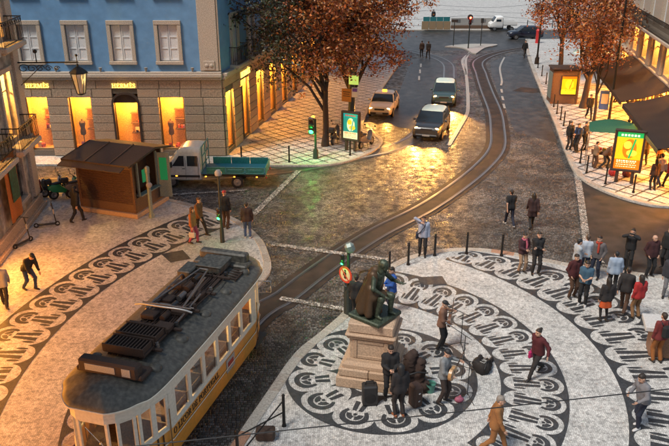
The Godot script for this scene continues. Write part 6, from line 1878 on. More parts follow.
func electric_scooter(label: String, at: Vector3, yaw: float, lean: float):
	var t := thing("electric_scooter", label, "electric scooter", at, yaw, "electric scooters")
	var b := Basis(Vector3(1, 0, 0), lean)
	part("deck", Builder.new().box(Vector3(0, 0.12, 0), Vector3(0.75, 0.05, 0.16), 0.02), M.black, t, Vector3.ZERO, b)
	part("stem", Builder.new().tube(Vector3(0.42, 0.12, 0), Vector3(0.34, 1.12, 0), 0.025), M.black, t, Vector3.ZERO, b)
	part("handlebar", Builder.new().tube(Vector3(0.33, 1.12, -0.24), Vector3(0.33, 1.12, 0.24), 0.016), M.black, t, Vector3.ZERO, b)
	for x in [-0.42, 0.46]: part("wheel", Builder.new().rings(wheel_rings(0.11, 0.05), true, false), M.rubber, t, b * Vector3(x, 0.11, 0), b * Basis(Vector3.RIGHT, PI / 2))
	part("reflector", Builder.new().box(Vector3(0.375, 0.7, 0), Vector3(0.06, 0.24, 0.055), 0.01), M.white_paint, t, Vector3.ZERO, b)

func small_things():
	electric_scooter("black electric scooter parked by the cream building corner", Vector3(-12.75, 0, -29.9), 0.3, 0.08)
	electric_scooter("black electric scooter parked below the orange banner", Vector3(-13.0, 0, -27.9), 1.2, -0.06)
	# low barrier of posts and rails at the tram side of the plaza
	var t := thing("kerb_barrier", "low dark barrier of posts and crossed rails at the plaza edge", "barrier", Vector3(-1.45, 0, -16.2), 0.0)
	var a := Vector3(0.1, 0, 0.15)
	var c := Vector3(-0.95, 0, 1.6)
	for p in [a, c]: part("post", Builder.new().lathe([Vector2(0.07, 0), Vector2(0.045, 0.08), Vector2(0.04, 0.95), Vector2(0.05, 0.98), Vector2(0.02, 1.02)], 10, p), M.iron, t)
	part("rail", Builder.new().tube(a + Vector3(0, 0.82, 0), c + Vector3(0, 0.18, 0), 0.02), M.iron, t)
	part("rail", Builder.new().tube(a + Vector3(0, 0.45, 0), c + Vector3(0, 0.80, 0), 0.02), M.iron, t)
	part("cover_plate", Builder.new().box(a + Vector3(-0.45, 0.16, 0.5), Vector3(0.5, 0.3, 0.34), 0.05), M.brown_dark, t)
	# white counter at the plaza's right side
	var w := thing("white_counter", "white topped counter behind the backpack wearer", "counter", Vector3(9.75, 0, -19.8), -0.25)
	part("top", Builder.new().box(Vector3(0.6, 1.0, 0), Vector3(1.5, 0.16, 0.9), 0.02), mat(Color(0.62, 0.6, 0.58), 0.4, 0.0, "paint", 0.8), w)
	part("front", Builder.new().box(Vector3(0.7, 0.46, 0), Vector3(1.2, 0.92, 0.7), 0.02), mat(Color(0.34, 0.18, 0.1), 0.6, 0.0, "fine", 0.8), w)
	# overhead cable slung across the square
	var cb := Builder.new()
	var pts := []
	var p0 := Vector3(-13.0, 6.0, CABLE_Z0)
	var p1 := Vector3(24.0, 7.5, CABLE_Z1)
	for i in 25:
		var u := i / 24.0
		pts.append(p0.lerp(p1, u) - Vector3(0, 0.08 * (1 - pow(2 * u - 1, 2.0)), 0))
	cb.path(pts, [0.008], 6)
	tag(part("overhead_cable", cb, M.black), "thin black cable slung over the round plaza", "cable")
	# street lamps on the cafe side
	for q in [[17.6, -45.9, 9.0, "tall dark lamp post standing between the cafe awning and the bare tree"], [19.2, -70.0, 6.5, "lamp post with a black lantern at the far end of the cafe pavement"]]:
		var l := thing("street_lamp", q[3], "lamp post", Vector3(q[0], 0, q[1]), 0.0, "lamp posts on the cafe side")
		part("base", Builder.new().lathe([Vector2(0.22, 0), Vector2(0.2, 0.5), Vector2(0.12, 0.7), Vector2(0.1, 0.9)], 12), M.iron, l)
		part("post", Builder.new().tube(Vector3(0, 0.9, 0), Vector3(0, q[2], 0), 0.085, 0.06, 10), M.iron, l)
		part("lantern_frame", Builder.new().lathe([Vector2(0.1, q[2]), Vector2(0.16, q[2] + 0.05), Vector2(0.28, q[2] + 0.6), Vector2(0.3, q[2] + 0.64), Vector2(0.12, q[2] + 0.85), Vector2(0.02, q[2] + 1.0)], 8, Vector3.ZERO, true, false), M.iron, l)

const CABLE_Z0 := -6.23
const CABLE_Z1 := -10.64

func far_things():
	# hoardings along the far kerb
	for q in [[12.9, -95.2, 3.4, 1.3, Color(0.02, 0.2, 0.22), "teal hoarding panel on the far square"], [12.6, -93.2, 3.6, 1.0, Color(0.4, 0.28, 0.16), "beige board fence in front of the teal hoarding"]]:
		var t := thing("hoarding", q[5], "hoarding", Vector3(q[0], 0, q[1]), 0.0, "hoardings on the far square")
		for k in 4: part("board", Builder.new().box(Vector3(-q[2] * 0.375 + q[2] * 0.25 * k, q[3] * 0.5 + 0.1, 0), Vector3(q[2] * 0.25 - 0.03, q[3], 0.04), 0.01), mat(q[4], 0.6, 0.0, "fine", 0.6), t)
		part("rail", Builder.new().box(Vector3(0, 0.4, -0.05), Vector3(q[2], 0.08, 0.05)), M.wood, t)
	var w := thing("white_wall", "low white wall with a brown foot on the far square edge", "wall", Vector3(18.0, 0, -94.9))
	part("wall", Builder.new().box(Vector3(0, 0.85, 0), Vector3(6.6, 0.9, 0.2), 0.02), M.white_paint, w)
	part("foot", Builder.new().box(Vector3(0, 0.2, 0.03), Vector3(6.6, 0.4, 0.3), 0.02), M.brown, w)
	for k in 4: part("notice", Builder.new().box(Vector3(-2.4 + 1.6 * k, 0.95, 0.11), Vector3(0.5, 0.4, 0.02)), M.grey_metal, w)
	for k in 7:
		var b := thing("square_post", "short dark post with chain on the far square", "post", Vector3(24.5 + 1.6 * k, 0, -95.5), 0.0, "posts on the far square")
		part("post", Builder.new().tube(Vector3.ZERO, Vector3(0, 1.0, 0), 0.06, 0.05), M.iron, b)
		part("chain", Builder.new().path([Vector3(0, 0.85, 0), Vector3(0.8, 0.6, 0), Vector3(1.55, 0.85, 0)], [0.025], 5), M.iron, b)
	var rp := thing("red_post_box", "red post box at the far end of the cafe pavement", "post box", Vector3(22.6, 0, -83.0))
	part("body", Builder.new().lathe([Vector2(0.26, 0), Vector2(0.24, 0.1), Vector2(0.24, 1.3), Vector2(0.28, 1.35), Vector2(0.2, 1.5), Vector2(0.02, 1.56)], 14), mat(Color(0.5, 0.03, 0.03), 0.4), rp)
	part("slot", Builder.new().box(Vector3(0, 1.15, 0.24), Vector3(0.2, 0.04, 0.03)), M.black, rp)

# ---------------------------------------------------------------- people
class Field:
	# distance field on a grid, meshed as surface nets
	var o: Vector3
	var h: float
	var nx: int
	var ny: int
	var nz: int
	var d := PackedFloat32Array()
	func _init(a: Vector3, b: Vector3, cell: float):
		h = cell; o = a
		nx = int(ceil((b.x - a.x) / h)) + 1; ny = int(ceil((b.y - a.y) / h)) + 1; nz = int(ceil((b.z - a.z) / h)) + 1
		d.resize(nx * ny * nz); d.fill(0.25)
	func bone(p: Vector3, q: Vector3, ra: float, rb: float, k := 0.03):
		var m := maxf(ra, rb) + k + h * 1.5
		var lo := p.min(q) - Vector3.ONE * m
		var hi := p.max(q) + Vector3.ONE * m
		var i0 := maxi(0, int((lo.x - o.x) / h)); var i1 := mini(nx - 1, int((hi.x - o.x) / h) + 1)
		var j0 := maxi(0, int((lo.y - o.y) / h)); var j1 := mini(ny - 1, int((hi.y - o.y) / h) + 1)
		var k0 := maxi(0, int((lo.z - o.z) / h)); var k1 := mini(nz - 1, int((hi.z - o.z) / h) + 1)
		var ab := q - p
		var inv := 1.0 / maxf(ab.length_squared(), 1e-9)
		var dr := rb - ra
		for j in range(j0, j1 + 1):
			for kk in range(k0, k1 + 1):
				var row := (j * nz + kk) * nx
				var pt := Vector3(o.x + i0 * h, o.y + j * h, o.z + kk * h)
				for i in range(i0, i1 + 1):
					var ap := pt - p
					var t := clampf(ap.dot(ab) * inv, 0.0, 1.0)
					var v := (ap - ab * t).length() - ra - dr * t
					var w := d[row + i]
					var e := k - absf(v - w)
					if e > 0.0: d[row + i] = minf(v, w) - e * e * 0.25 / k
					elif v < w: d[row + i] = v
					pt.x += h
	func cut_below(y: float):
		var jm := int((y - o.y) / h)
		for j in range(0, mini(ny, maxi(0, jm + 1))):
			for i in range(j * nz * nx, (j + 1) * nz * nx): d[i] = maxf(d[i], y - (o.y + j * h))
	func cut_above(y: float):
		for j in range(maxi(0, int((y - o.y) / h)), ny):
			for i in range(j * nz * nx, (j + 1) * nz * nx): d[i] = maxf(d[i], o.y + j * h - y)
	func into(b: Builder):
		var idx := PackedInt32Array()
		idx.resize(d.size()); idx.fill(-1)
		var base := b.v.size()
		var sy := nz * nx
		var offs := [0, 1, nx, nx + 1, sy, sy + 1, sy + nx, sy + nx + 1]
		var px := [0, 1, 0, 1, 0, 1, 0, 1]
		var pz := [0, 0, 1, 1, 0, 0, 1, 1]
		var py := [0, 0, 0, 0, 1, 1, 1, 1]
		var ed := [[0, 1], [2, 3], [4, 5], [6, 7], [0, 2], [1, 3], [4, 6], [5, 7], [0, 4], [1, 5], [2, 6], [3, 7]]
		var cells := PackedInt32Array()
		for j in ny - 1:
			for kk in nz - 1:
				var row := j * sy + kk * nx
				for i in nx - 1:
					var c := row + i
					var s := d[c] < 0.0
					if (d[c + 1] < 0.0) == s and (d[c + nx] < 0.0) == s and (d[c + nx + 1] < 0.0) == s and (d[c + sy] < 0.0) == s and (d[c + sy + 1] < 0.0) == s and (d[c + sy + nx] < 0.0) == s and (d[c + sy + nx + 1] < 0.0) == s: continue
					var sum := Vector3.ZERO
					var n := 0
					for e in ed:
						var a := d[c + offs[e[0]]]
						var g := d[c + offs[e[1]]]
						if (a < 0.0) != (g < 0.0):
							var t := a / (a - g)
							sum += Vector3(lerpf(px[e[0]], px[e[1]], t), lerpf(py[e[0]], py[e[1]], t), lerpf(pz[e[0]], pz[e[1]], t)); n += 1
					idx[c] = b.v.size()
					var gx := d[c + 1] - d[c] + d[c + nx + 1] - d[c + nx] + d[c + sy + 1] - d[c + sy]
					var gz := d[c + nx] - d[c] + d[c + nx + 1] - d[c + 1] + d[c + sy + nx] - d[c + sy]
					var gy := d[c + sy] - d[c] + d[c + sy + 1] - d[c + 1] + d[c + sy + nx] - d[c + nx]
					b.put(o + (Vector3(i, j, kk) + sum / n) * h, Vector3(gx, gy, gz).normalized())
					cells.append(c)
		for c in cells:
			var s := d[c] < 0.0
			# edges from corner c along x, z, y: the four cells round each edge
			if s != (d[c + 1] < 0.0): _quad(b, idx, c, c - nx, c - nx - sy, c - sy, s)
			if s != (d[c + nx] < 0.0): _quad(b, idx, c, c - sy, c - sy - 1, c - 1, s)
			if s != (d[c + sy] < 0.0): _quad(b, idx, c, c - 1, c - 1 - nx, c - nx, s)
	func _quad(b: Builder, idx: PackedInt32Array, p: int, q: int, r: int, t: int, s: bool):
		if q < 0 or r < 0 or t < 0: return
		var a := idx[p]; var e := idx[q]; var f := idx[r]; var g := idx[t]
		if a < 0 or e < 0 or f < 0 or g < 0: return
		if s: b.ix.append_array(PackedInt32Array([a, e, f, a, f, g]))
		else: b.ix.append_array(PackedInt32Array([a, f, e, a, g, f]))

var head_mesh: Builder
var hand_mesh: Builder
var hair_meshes := {}
var shoe_mesh: ArrayMesh
var wrinkle := FastNoiseLite.new()

func append_to(b: Builder, src: Builder, xf: Transform3D, col: Color):
	var base := b.v.size()
	for i in src.v.size():
		b.v.append(xf * src.v[i]); b.n.append((xf.basis * src.n[i]).normalized()); b.uv.append(Vector2.ZERO)
		b.c.append(col * src.c[i])
	var flip := xf.basis.determinant() < 0
	for i in range(0, src.ix.size(), 3):
		b.ix.append(base + src.ix[i]); b.ix.append(base + src.ix[i + (2 if flip else 1)]); b.ix.append(base + src.ix[i + (1 if flip else 2)])

func people_parts():
	wrinkle.seed = 4; wrinkle.frequency = 6.0; wrinkle.fractal_octaves = 2
	# head about its centre, face to +z, 0.235 tall
	var f := Field.new(Vector3(-0.11, -0.2, -0.13), Vector3(0.11, 0.15, 0.15), 0.0095)
	f.bone(Vector3(0, 0.035, -0.02), Vector3(0, 0.035, 0.01), 0.083, 0.080, 0.02)
	f.bone(Vector3(0, -0.02, 0.02), Vector3(0, -0.075, 0.045), 0.066, 0.040, 0.03)
	f.bone(Vector3(-0.03, -0.04, 0.04), Vector3(0.03, -0.04, 0.04), 0.042, 0.042, 0.03)
	f.bone(Vector3(0, 0.01, 0.088), Vector3(0, -0.028, 0.104), 0.010, 0.016, 0.012)
	f.bone(Vector3(0, -0.09, -0.015), Vector3(0, -0.19, -0.03), 0.052, 0.058, 0.03)
	for s: float in [-1.0, 1.0]:
		f.bone(Vector3(0.082 * s, 0.01, -0.005), Vector3(0.078 * s, -0.03, 0.0), 0.017, 0.012, 0.008)
		f.bone(Vector3(0.032 * s, 0.045, 0.075), Vector3(0.012 * s, 0.04, 0.085), 0.012, 0.010, 0.012)
		f.bone(Vector3(0.02 * s, -0.062, 0.083), Vector3(0.0, -0.062, 0.087), 0.008, 0.010, 0.008)
	head_mesh = Builder.new()
	f.into(head_mesh)
	for i in head_mesh.v.size():
		var p := head_mesh.v[i]
		if p.z > 0.06 and absf(absf(p.x) - 0.032) < 0.016 and absf(p.y - 0.018) < 0.009: head_mesh.c[i] = Color(0.12, 0.1, 0.1)
		elif p.z > 0.06 and absf(absf(p.x) - 0.032) < 0.022 and absf(p.y - 0.045) < 0.007: head_mesh.c[i] = Color(0.3, 0.24, 0.2)
		elif p.z > 0.07 and absf(p.x) < 0.024 and absf(p.y + 0.063) < 0.007: head_mesh.c[i] = Color(0.75, 0.45, 0.42)
	# hand: wrist at the origin, fingers along -y, thumb to +x, palm to +z
	var hb := Builder.new()
	hb.path([Vector3(0, 0.02, 0), Vector3(0, -0.03, 0), Vector3(0, -0.075, 0.004), Vector3(0, -0.095, 0.008)], [0.024, 0.032, 0.036, 0.028], 8)
	for i in hb.v.size(): hb.v[i].z *= 0.55
	var fl := [0.070, 0.080, 0.074, 0.058]
	for k in 4:
		var x := 0.027 - 0.018 * k
		hb.path([Vector3(x, -0.085, 0.0), Vector3(x * 1.1, -0.085 - fl[k] * 0.45, 0.006), Vector3(x * 1.12, -0.085 - fl[k] * 0.75, 0.020), Vector3(x * 1.1, -0.085 - fl[k] * 0.95, 0.036)], [0.0095, 0.009, 0.0085, 0.007], 6)
	hb.path([Vector3(0.02, -0.015, 0.004), Vector3(0.046, -0.045, 0.014), Vector3(0.052, -0.072, 0.022), Vector3(0.05, -0.092, 0.028)], [0.013, 0.012, 0.010, 0.008], 6)
	hand_mesh = hb
	# hair
	for kind in ["short", "long", "bun", "cap", "bald", "hood"]:
		var g := Field.new(Vector3(-0.16, -0.34, -0.2), Vector3(0.16, 0.18, 0.2), 0.013)
		if kind == "short":
			g.bone(Vector3(0, 0.052, -0.035), Vector3(0, 0.062, 0.0), 0.086, 0.083, 0.02)
			g.bone(Vector3(0, -0.01, -0.06), Vector3(0, -0.03, -0.055), 0.055, 0.05, 0.03)
		elif kind == "long":
			g.bone(Vector3(0, 0.050, -0.03), Vector3(0, 0.058, -0.005), 0.092, 0.086, 0.02)
			for s: float in [-1.0, 1.0]: g.bone(Vector3(0.06 * s, 0.0, -0.03), Vector3(0.07 * s, -0.20, -0.055), 0.045, 0.035, 0.03)
			g.bone(Vector3(0, 0.0, -0.07), Vector3(0, -0.24, -0.085), 0.07, 0.05, 0.04)
		elif kind == "bun":
			g.bone(Vector3(0, 0.050, -0.03), Vector3(0, 0.056, -0.005), 0.088, 0.084, 0.02)
			g.bone(Vector3(0, 0.08, -0.11), Vector3(0, 0.09, -0.12), 0.045, 0.045, 0.02)
		elif kind == "cap":
			g.bone(Vector3(0, 0.060, -0.02), Vector3(0, 0.062, 0.005), 0.090, 0.088, 0.02)
			g.bone(Vector3(-0.035, 0.062, 0.09), Vector3(0.035, 0.062, 0.09), 0.024, 0.024, 0.015)
			g.bone(Vector3(0, 0.06, 0.09), Vector3(0, 0.052, 0.14), 0.03, 0.02, 0.02)
		elif kind == "bald":
			g.bone(Vector3(-0.05, -0.005, -0.05), Vector3(0.05, -0.005, -0.05), 0.045, 0.045, 0.03)
		else:
			g.bone(Vector3(0, 0.03, -0.045), Vector3(0, 0.04, -0.01), 0.108, 0.1, 0.02)
			g.bone(Vector3(0, -0.06, -0.06), Vector3(0, -0.16, -0.03), 0.09, 0.1, 0.04)
		if kind == "cap": g.cut_below(0.045)
		var b := Builder.new()
		g.into(b)
		# keep the face free
		var keep := PackedInt32Array()
		for i in range(0, b.ix.size(), 3):
			var c := (b.v[b.ix[i]] + b.v[b.ix[i + 1]] + b.v[b.ix[i + 2]]) / 3.0
			if kind != "cap" and c.z > 0.035 and c.y < 0.055: continue
			keep.append_array(b.ix.slice(i, i + 3))
		b.ix = keep
		hair_meshes[kind] = b.mesh()
	# shoe, toe to +z, sole on y = 0
	var sb := Builder.new()
	var rr := []
	for q in [[-0.085, 0.028, 0.075], [-0.07, 0.036, 0.085], [-0.02, 0.038, 0.085], [0.05, 0.042, 0.065], [0.11, 0.046, 0.05], [0.155, 0.036, 0.04], [0.172, 0.018, 0.028]]:
		var r := PackedVector3Array()
		for j in 10:
			var a := TAU * j / 10.0
			r.append(Vector3(cos(a) * q[1], maxf(0.0, q[2] * 0.5 + sin(a) * q[2] * 0.62), q[0]))
		rr.append(r)
	sb.rings(rr)
	shoe_mesh = sb.mesh()

func ik(a: Vector3, b: Vector3, l1: float, l2: float, hint: Vector3) -> Array:   # [joint, end]
	var d := b - a
	var l := minf(d.length(), (l1 + l2) * 0.995)
	var dir := d.normalized()
	var x := (l1 * l1 - l2 * l2 + l * l) / (2.0 * l)
	var y := sqrt(maxf(0.0, l1 * l1 - x * x))
	var side := (hint - dir * hint.dot(dir)).normalized()
	return [a + dir * x + side * y, a + dir * l]

const POSES := {
	"stand": {"lh": [0.25, 0.84, 0.05], "rh": [-0.25, 0.84, 0.05], "lf": [0.11, 0, 0.03], "rf": [-0.11, 0, -0.03]},
	"pockets": {"lh": [0.21, 0.95, 0.08], "rh": [-0.21, 0.95, 0.08], "lf": [0.13, 0, 0.0], "rf": [-0.13, 0, 0.04]},
	"folded": {"lh": [-0.10, 1.17, 0.20], "rh": [0.10, 1.12, 0.20], "lf": [0.12, 0, 0.02], "rf": [-0.12, 0, 0.0]},
	"hold": {"lh": [0.06, 1.12, 0.28], "rh": [-0.06, 1.12, 0.28], "lf": [0.11, 0, 0.04], "rf": [-0.11, 0, -0.02], "nod": 0.3},
	"photo": {"lh": [0.07, 1.56, 0.30], "rh": [-0.07, 1.56, 0.30], "lf": [0.11, 0, 0.05], "rf": [-0.11, 0, -0.04]},
	"walk": {"lh": [0.24, 0.88, -0.18], "rh": [-0.24, 0.90, 0.22], "lf": [0.08, 0, 0.30], "rf": [-0.08, 0.05, -0.32], "lean": 0.06, "drop": 0.03},
	"walk2": {"lh": [0.24, 0.90, 0.20], "rh": [-0.24, 0.88, -0.16], "lf": [0.08, 0.06, -0.30], "rf": [-0.08, 0, 0.28], "lean": 0.06, "drop": 0.03},
	"stride": {"lh": [0.46, 1.02, 0.12], "rh": [-0.34, 0.95, -0.2], "lf": [0.06, 0, 0.36], "rf": [-0.06, 0.12, -0.38], "lean": 0.10, "drop": 0.04},
	"phone": {"lh": [0.24, 0.86, 0.04], "rh": [-0.11, 1.55, 0.12], "lf": [0.11, 0, 0.03], "rf": [-0.11, 0, -0.03]},
	"bend": {"lh": [0.18, 0.72, 0.50], "rh": [-0.18, 0.74, 0.48], "lf": [0.12, 0, 0.20], "rf": [-0.12, 0, -0.16], "lean": 0.62, "drop": 0.06, "nod": 0.3},
	"guitar": {"lh": [0.46, 1.20, 0.24], "rh": [-0.12, 1.02, 0.26], "lf": [0.13, 0, 0.06], "rf": [-0.12, 0, -0.05], "nod": 0.25, "lean": 0.05},
	"lean": {"lh": [0.2, 1.0, 0.32], "rh": [-0.2, 1.05, 0.30], "lf": [0.1, 0, 0.1], "rf": [-0.1, 0, -0.1], "lean": 0.22, "nod": 0.3},
	"carry": {"lh": [0.24, 0.84, 0.04], "rh": [-0.28, 0.86, 0.06], "lf": [0.09, 0, 0.16], "rf": [-0.09, 0.02, -0.16], "lean": 0.03},
}
const SKIN := [Color(0.50, 0.30, 0.21), Color(0.42, 0.24, 0.16), Color(0.56, 0.36, 0.27), Color(0.30, 0.16, 0.10)]

var cloth_cache := {}
func cloth(col: Color, rough := 0.85) -> StandardMaterial3D:
	var key := "%s%s" % [col, rough]
	if not cloth_cache.has(key): cloth_cache[key] = mat(col, rough, 0.0, "fine", 3.0, "fine_n", 0.25)
	return cloth_cache[key]

func person(at: Vector3, face: float, pose: String, label: String, group: String, k: Dictionary) -> Node3D:
	# face: heading in degrees, 0 looks to the camera (+z), 90 to the right (+x)
	var t := thing("person", label, "person", at, deg_to_rad(face), group)
	var H: float = k.get("h", 1.72)
	var sc := H / 1.75
	var cell: float = k.get("cell", 0.024)
	var P: Dictionary = POSES[pose]
	var fat: float = k.get("fat", 1.0)
	var V := func(a: Array) -> Vector3: return Vector3(a[0], a[1], a[2])
	var drop: float = P.get("drop", 0.0)
	var lean: float = P.get("lean", 0.0)
	var hip := Vector3(0, 0.93 - drop, 0)
	var tb := Basis(Vector3.RIGHT, lean)
	var up := func(p: Vector3) -> Vector3: return hip + tb * (p - Vector3(0, 0.93, 0))
	var neck: Vector3 = up.call(Vector3(0, 1.47, 0.0))
	var headc: Vector3 = up.call(Vector3(0, 1.625, 0.025))
	var J := {}
	for s: float in [-1.0, 1.0]:
		var q := "l" if s > 0 else "r"
		J[q + "hip"] = hip + Vector3(0.095 * s, -0.02, 0)
		var ft: Vector3 = V.call(P[q + "f"])
		var foot := Vector3(ft.x, ft.y + 0.085, ft.z)
		var leg := ik(J[q + "hip"], foot, 0.435, 0.42, Vector3(0.05 * s, 0, 1))
		J[q + "knee"] = leg[0]; J[q + "ank"] = leg[1]
		J[q + "sh"] = up.call(Vector3(0.175 * s * lerpf(1.0, fat, 0.5), 1.425, -0.01))
		var arm := ik(J[q + "sh"], V.call(P[q + "h"]) + (Vector3(0, -drop, 0)), 0.285, 0.255, Vector3(0.7 * s, -0.5, -0.8))
		J[q + "elb"] = arm[0]; J[q + "wr"] = arm[1]
	var far := cell > 0.035
	var skin: Color = SKIN[k.get("skin", 0)]
	var top_style: String = k.get("style", "jacket")
	# ---- continuous body
	var lo := Vector3(-0.62, -0.02, -0.62)
	var hi := Vector3(0.62, 1.62, 0.68)
	for q in J: lo = lo.min(J[q]); hi = hi.max(J[q])
	var mn := Vector3(9, 9, 9)
	var mx := -mn
	for q in J: mn = mn.min(J[q]); mx = mx.max(J[q])
	mn -= Vector3(0.2, 0.13, 0.22); mx += Vector3(0.2, 0.16, 0.22)
	var f := Field.new(mn, mx, cell * 1.15)
	torso_bones(f, up, 0.0, fat, neck, headc)
	for q in ["l", "r"]:
		f.bone(J[q + "hip"], J[q + "knee"], 0.082, 0.055); f.bone(J[q + "knee"], J[q + "ank"], 0.054, 0.036)
		f.bone(J[q + "sh"], J[q + "elb"], 0.05, 0.040); f.bone(J[q + "elb"], J[q + "wr"], 0.039, 0.027)
	var body := Builder.new()
	body.tint(skin)
	f.into(body)
	var hb := Basis(Vector3.UP, deg_to_rad(k.get("turn", 0.0))) * Basis(Vector3.RIGHT, lean * 0.4 + P.get("nod", 0.08))
	append_to(body, head_mesh, Transform3D(hb, headc), skin)
	for s: float in [-1.0, 1.0]:
		var q := "l" if s > 0 else "r"
		var dn: Vector3 = -(J[q + "wr"] - J[q + "elb"]).normalized()
		var zz := (Vector3(-s, 0, 0.6) - dn * Vector3(-s, 0, 0.6).dot(dn)).normalized()
		append_to(body, hand_mesh, Transform3D(Basis(dn.cross(zz) * s, dn, zz), J[q + "wr"]), skin)
	var bs := Basis.from_scale(Vector3.ONE * sc)
	part("body", body, M.skin, t, Vector3.ZERO, bs)
	# ---- clothing shells
	var g := Field.new(mn, mx, cell)
	var g2 := Field.new(mn, mx, cell)
	var puff: float = k.get("puff", 0.022)
	torso_bones(g, up, puff, fat, neck, headc, false)
	var long_arm := top_style != "tee"
	for q in ["l", "r"]:
		var wrist: Vector3 = J[q + "elb"].lerp(J[q + "wr"], 0.94)
		if long_arm:
			g.bone(J[q + "sh"], J[q + "elb"], 0.056 + puff, 0.046 + puff * 0.8); g.bone(J[q + "elb"], wrist, 0.045 + puff * 0.8, 0.034 + puff * 0.5)
		else:
			g.bone(J[q + "sh"], J[q + "sh"].lerp(J[q + "elb"], 0.7), 0.055 + puff, 0.06)
	var hem: float = {"jacket": 0.86, "tee": 0.9, "coat": 0.62, "dress": 0.55}.get(top_style, 0.86)
	if top_style == "coat" or top_style == "dress":
		for s: float in [-1.0, 1.0]: g.bone(hip + Vector3(0.07 * s, 0, 0), Vector3(0.10 * s, hem, 0.02), 0.125, 0.135, 0.06)
	else:
		for s: float in [-1.0, 1.0]: g.bone(hip + Vector3(0.06 * s, 0.05, 0), hip + Vector3(0.07 * s, -0.06, 0), 0.125 * fat, 0.128 * fat, 0.06)
	g.cut_below(hem - drop)
	var jb := Builder.new()
	g.into(jb)
	crumple(jb, 0.013)
	part("dress" if top_style == "dress" else ("coat" if top_style == "coat" else ("shirt" if top_style == "tee" else "jacket")), jb, cloth(k.top), t, Vector3.ZERO, bs)
	# trousers, skirt
	var bottoms: String = k.get("bottoms", "trousers")
	for q in ["l", "r"]:
		if bottoms == "skirt":
			pass
		else:
			g2.bone(J[q + "hip"], J[q + "knee"], 0.096 * lerpf(1.0, fat, 0.6), 0.072); g2.bone(J[q + "knee"], J[q + "ank"] + Vector3(0, 0.02, 0), 0.071, 0.058)
	g2.bone(hip + Vector3(0.06, 0.02, 0), hip + Vector3(-0.06, 0.02, 0), 0.118 * fat, 0.118 * fat, 0.05)
	if bottoms == "skirt":
		g2.bone(hip + Vector3(0.05, 0.03, 0), Vector3(0.08, 0.60, 0.0), 0.115, 0.15, 0.05); g2.bone(hip + Vector3(-0.05, 0.03, 0), Vector3(-0.08, 0.60, 0.0), 0.115, 0.15, 0.05)
		g2.cut_below(0.60)
	g2.cut_above(1.03 - drop)
	var pb := Builder.new()
	g2.into(pb)
	crumple(pb, 0.011)
	part("skirt" if bottoms == "skirt" else "trousers", pb, cloth(k.bottom), t, Vector3.ZERO, bs)
	if bottoms == "skirt":
		var g3 := Field.new(mn, mx, cell)
		for q in ["l", "r"]:
			g3.bone(J[q + "hip"], J[q + "knee"], 0.082, 0.058); g3.bone(J[q + "knee"], J[q + "ank"], 0.058, 0.04)
		g3.cut_above(0.72)
		var tb2 := Builder.new()
		g3.into(tb2)
		part("tights", tb2, cloth(Color(0.03, 0.025, 0.025)), t, Vector3.ZERO, bs)
	for s: float in [-1.0, 1.0]:
		var q := "l" if s > 0 else "r"
		var an: Vector3 = J[q + "ank"]
		var tilt := 0.5 if an.y > 0.11 else 0.0
		part("shoe", shoe_mesh, cloth(k.get("shoe", Color(0.03, 0.025, 0.022)), 0.5), t, (an - Vector3(0, 0.085, 0)) * sc, Basis(Vector3.UP, 0.14 * s) * Basis(Vector3.RIGHT, tilt) * bs)
	var hk: String = k.get("hair", "short")
	part("cap" if hk == "cap" else ("hood" if hk == "hood" else "hair"), hair_meshes[hk], cloth(k.get("hair_col", Color(0.03, 0.02, 0.014)), 0.6), t, headc * sc, hb * bs)
	if k.has("scarf"):
		var sc2 := Builder.new()
		var ring := []
		for i in 13:
			var a := TAU * i / 12.0
			ring.append(neck + Vector3(cos(a) * 0.085, 0.02 + 0.015 * sin(a * 2), 0.01 + sin(a) * 0.08))
		sc2.path(ring, [0.042], 7)
		sc2.path([neck + Vector3(0.03, 0, 0.1), neck + Vector3(0.05, -0.15, 0.155), neck + Vector3(0.05, -0.34, 0.16)], [0.04, 0.045, 0.04], 7)
		part("scarf", sc2, cloth(k.scarf), t, Vector3.ZERO, bs)
	if k.has("backpack"):
		var bp := Builder.new()
		var bx: Vector3 = up.call(Vector3(0, 1.22, -0.22))
		bp.box(bx, Vector3(0.30, 0.44, 0.18), 0.07, tb)
		for s: float in [-1.0, 1.0]: bp.path([up.call(Vector3(0.10 * s, 1.42, -0.14)), up.call(Vector3(0.11 * s, 1.49, -0.02)), up.call(Vector3(0.11 * s, 1.40, 0.13)), up.call(Vector3(0.13 * s, 1.15, 0.14))], [0.022], 6)
		part("backpack", bp, cloth(k.backpack), t, Vector3.ZERO, bs)
	if k.has("bag"):
		var bb := Builder.new()
		var w: Vector3 = J["rwr"] + Vector3(-0.03, -0.30, 0.0)
		bb.box(w - Vector3(0, 0.08, 0), Vector3(0.10, 0.26, 0.30), 0.035)
		bb.path([w + Vector3(0, 0.04, 0.1), w + Vector3(0.02, 0.24, 0.02), w + Vector3(0, 0.04, -0.1)], [0.01], 5)
		part("hand_bag", bb, cloth(k.bag, 0.5), t, Vector3.ZERO, bs)
	if k.has("strap"):
		var sb := Builder.new()
		sb.path([up.call(Vector3(0.12, 1.49, 0.02)), up.call(Vector3(0.03, 1.33, 0.165)), up.call(Vector3(-0.12, 1.1, 0.17)), up.call(Vector3(-0.22, 0.98, 0.05))], [0.02], 6)
		sb.box(up.call(Vector3(-0.24, 0.9, -0.02)), Vector3(0.10, 0.24, 0.28), 0.03)
		part("shoulder_bag", sb, cloth(k.strap), t, Vector3.ZERO, bs)
	if k.has("phone"):
		part("camera_phone", Builder.new().box((J["lwr"] + J["rwr"]) * 0.5 + Vector3(0, 0.09, 0.05), Vector3(0.15, 0.08, 0.015), 0.005), M.black, t, Vector3.ZERO, bs)
	return t

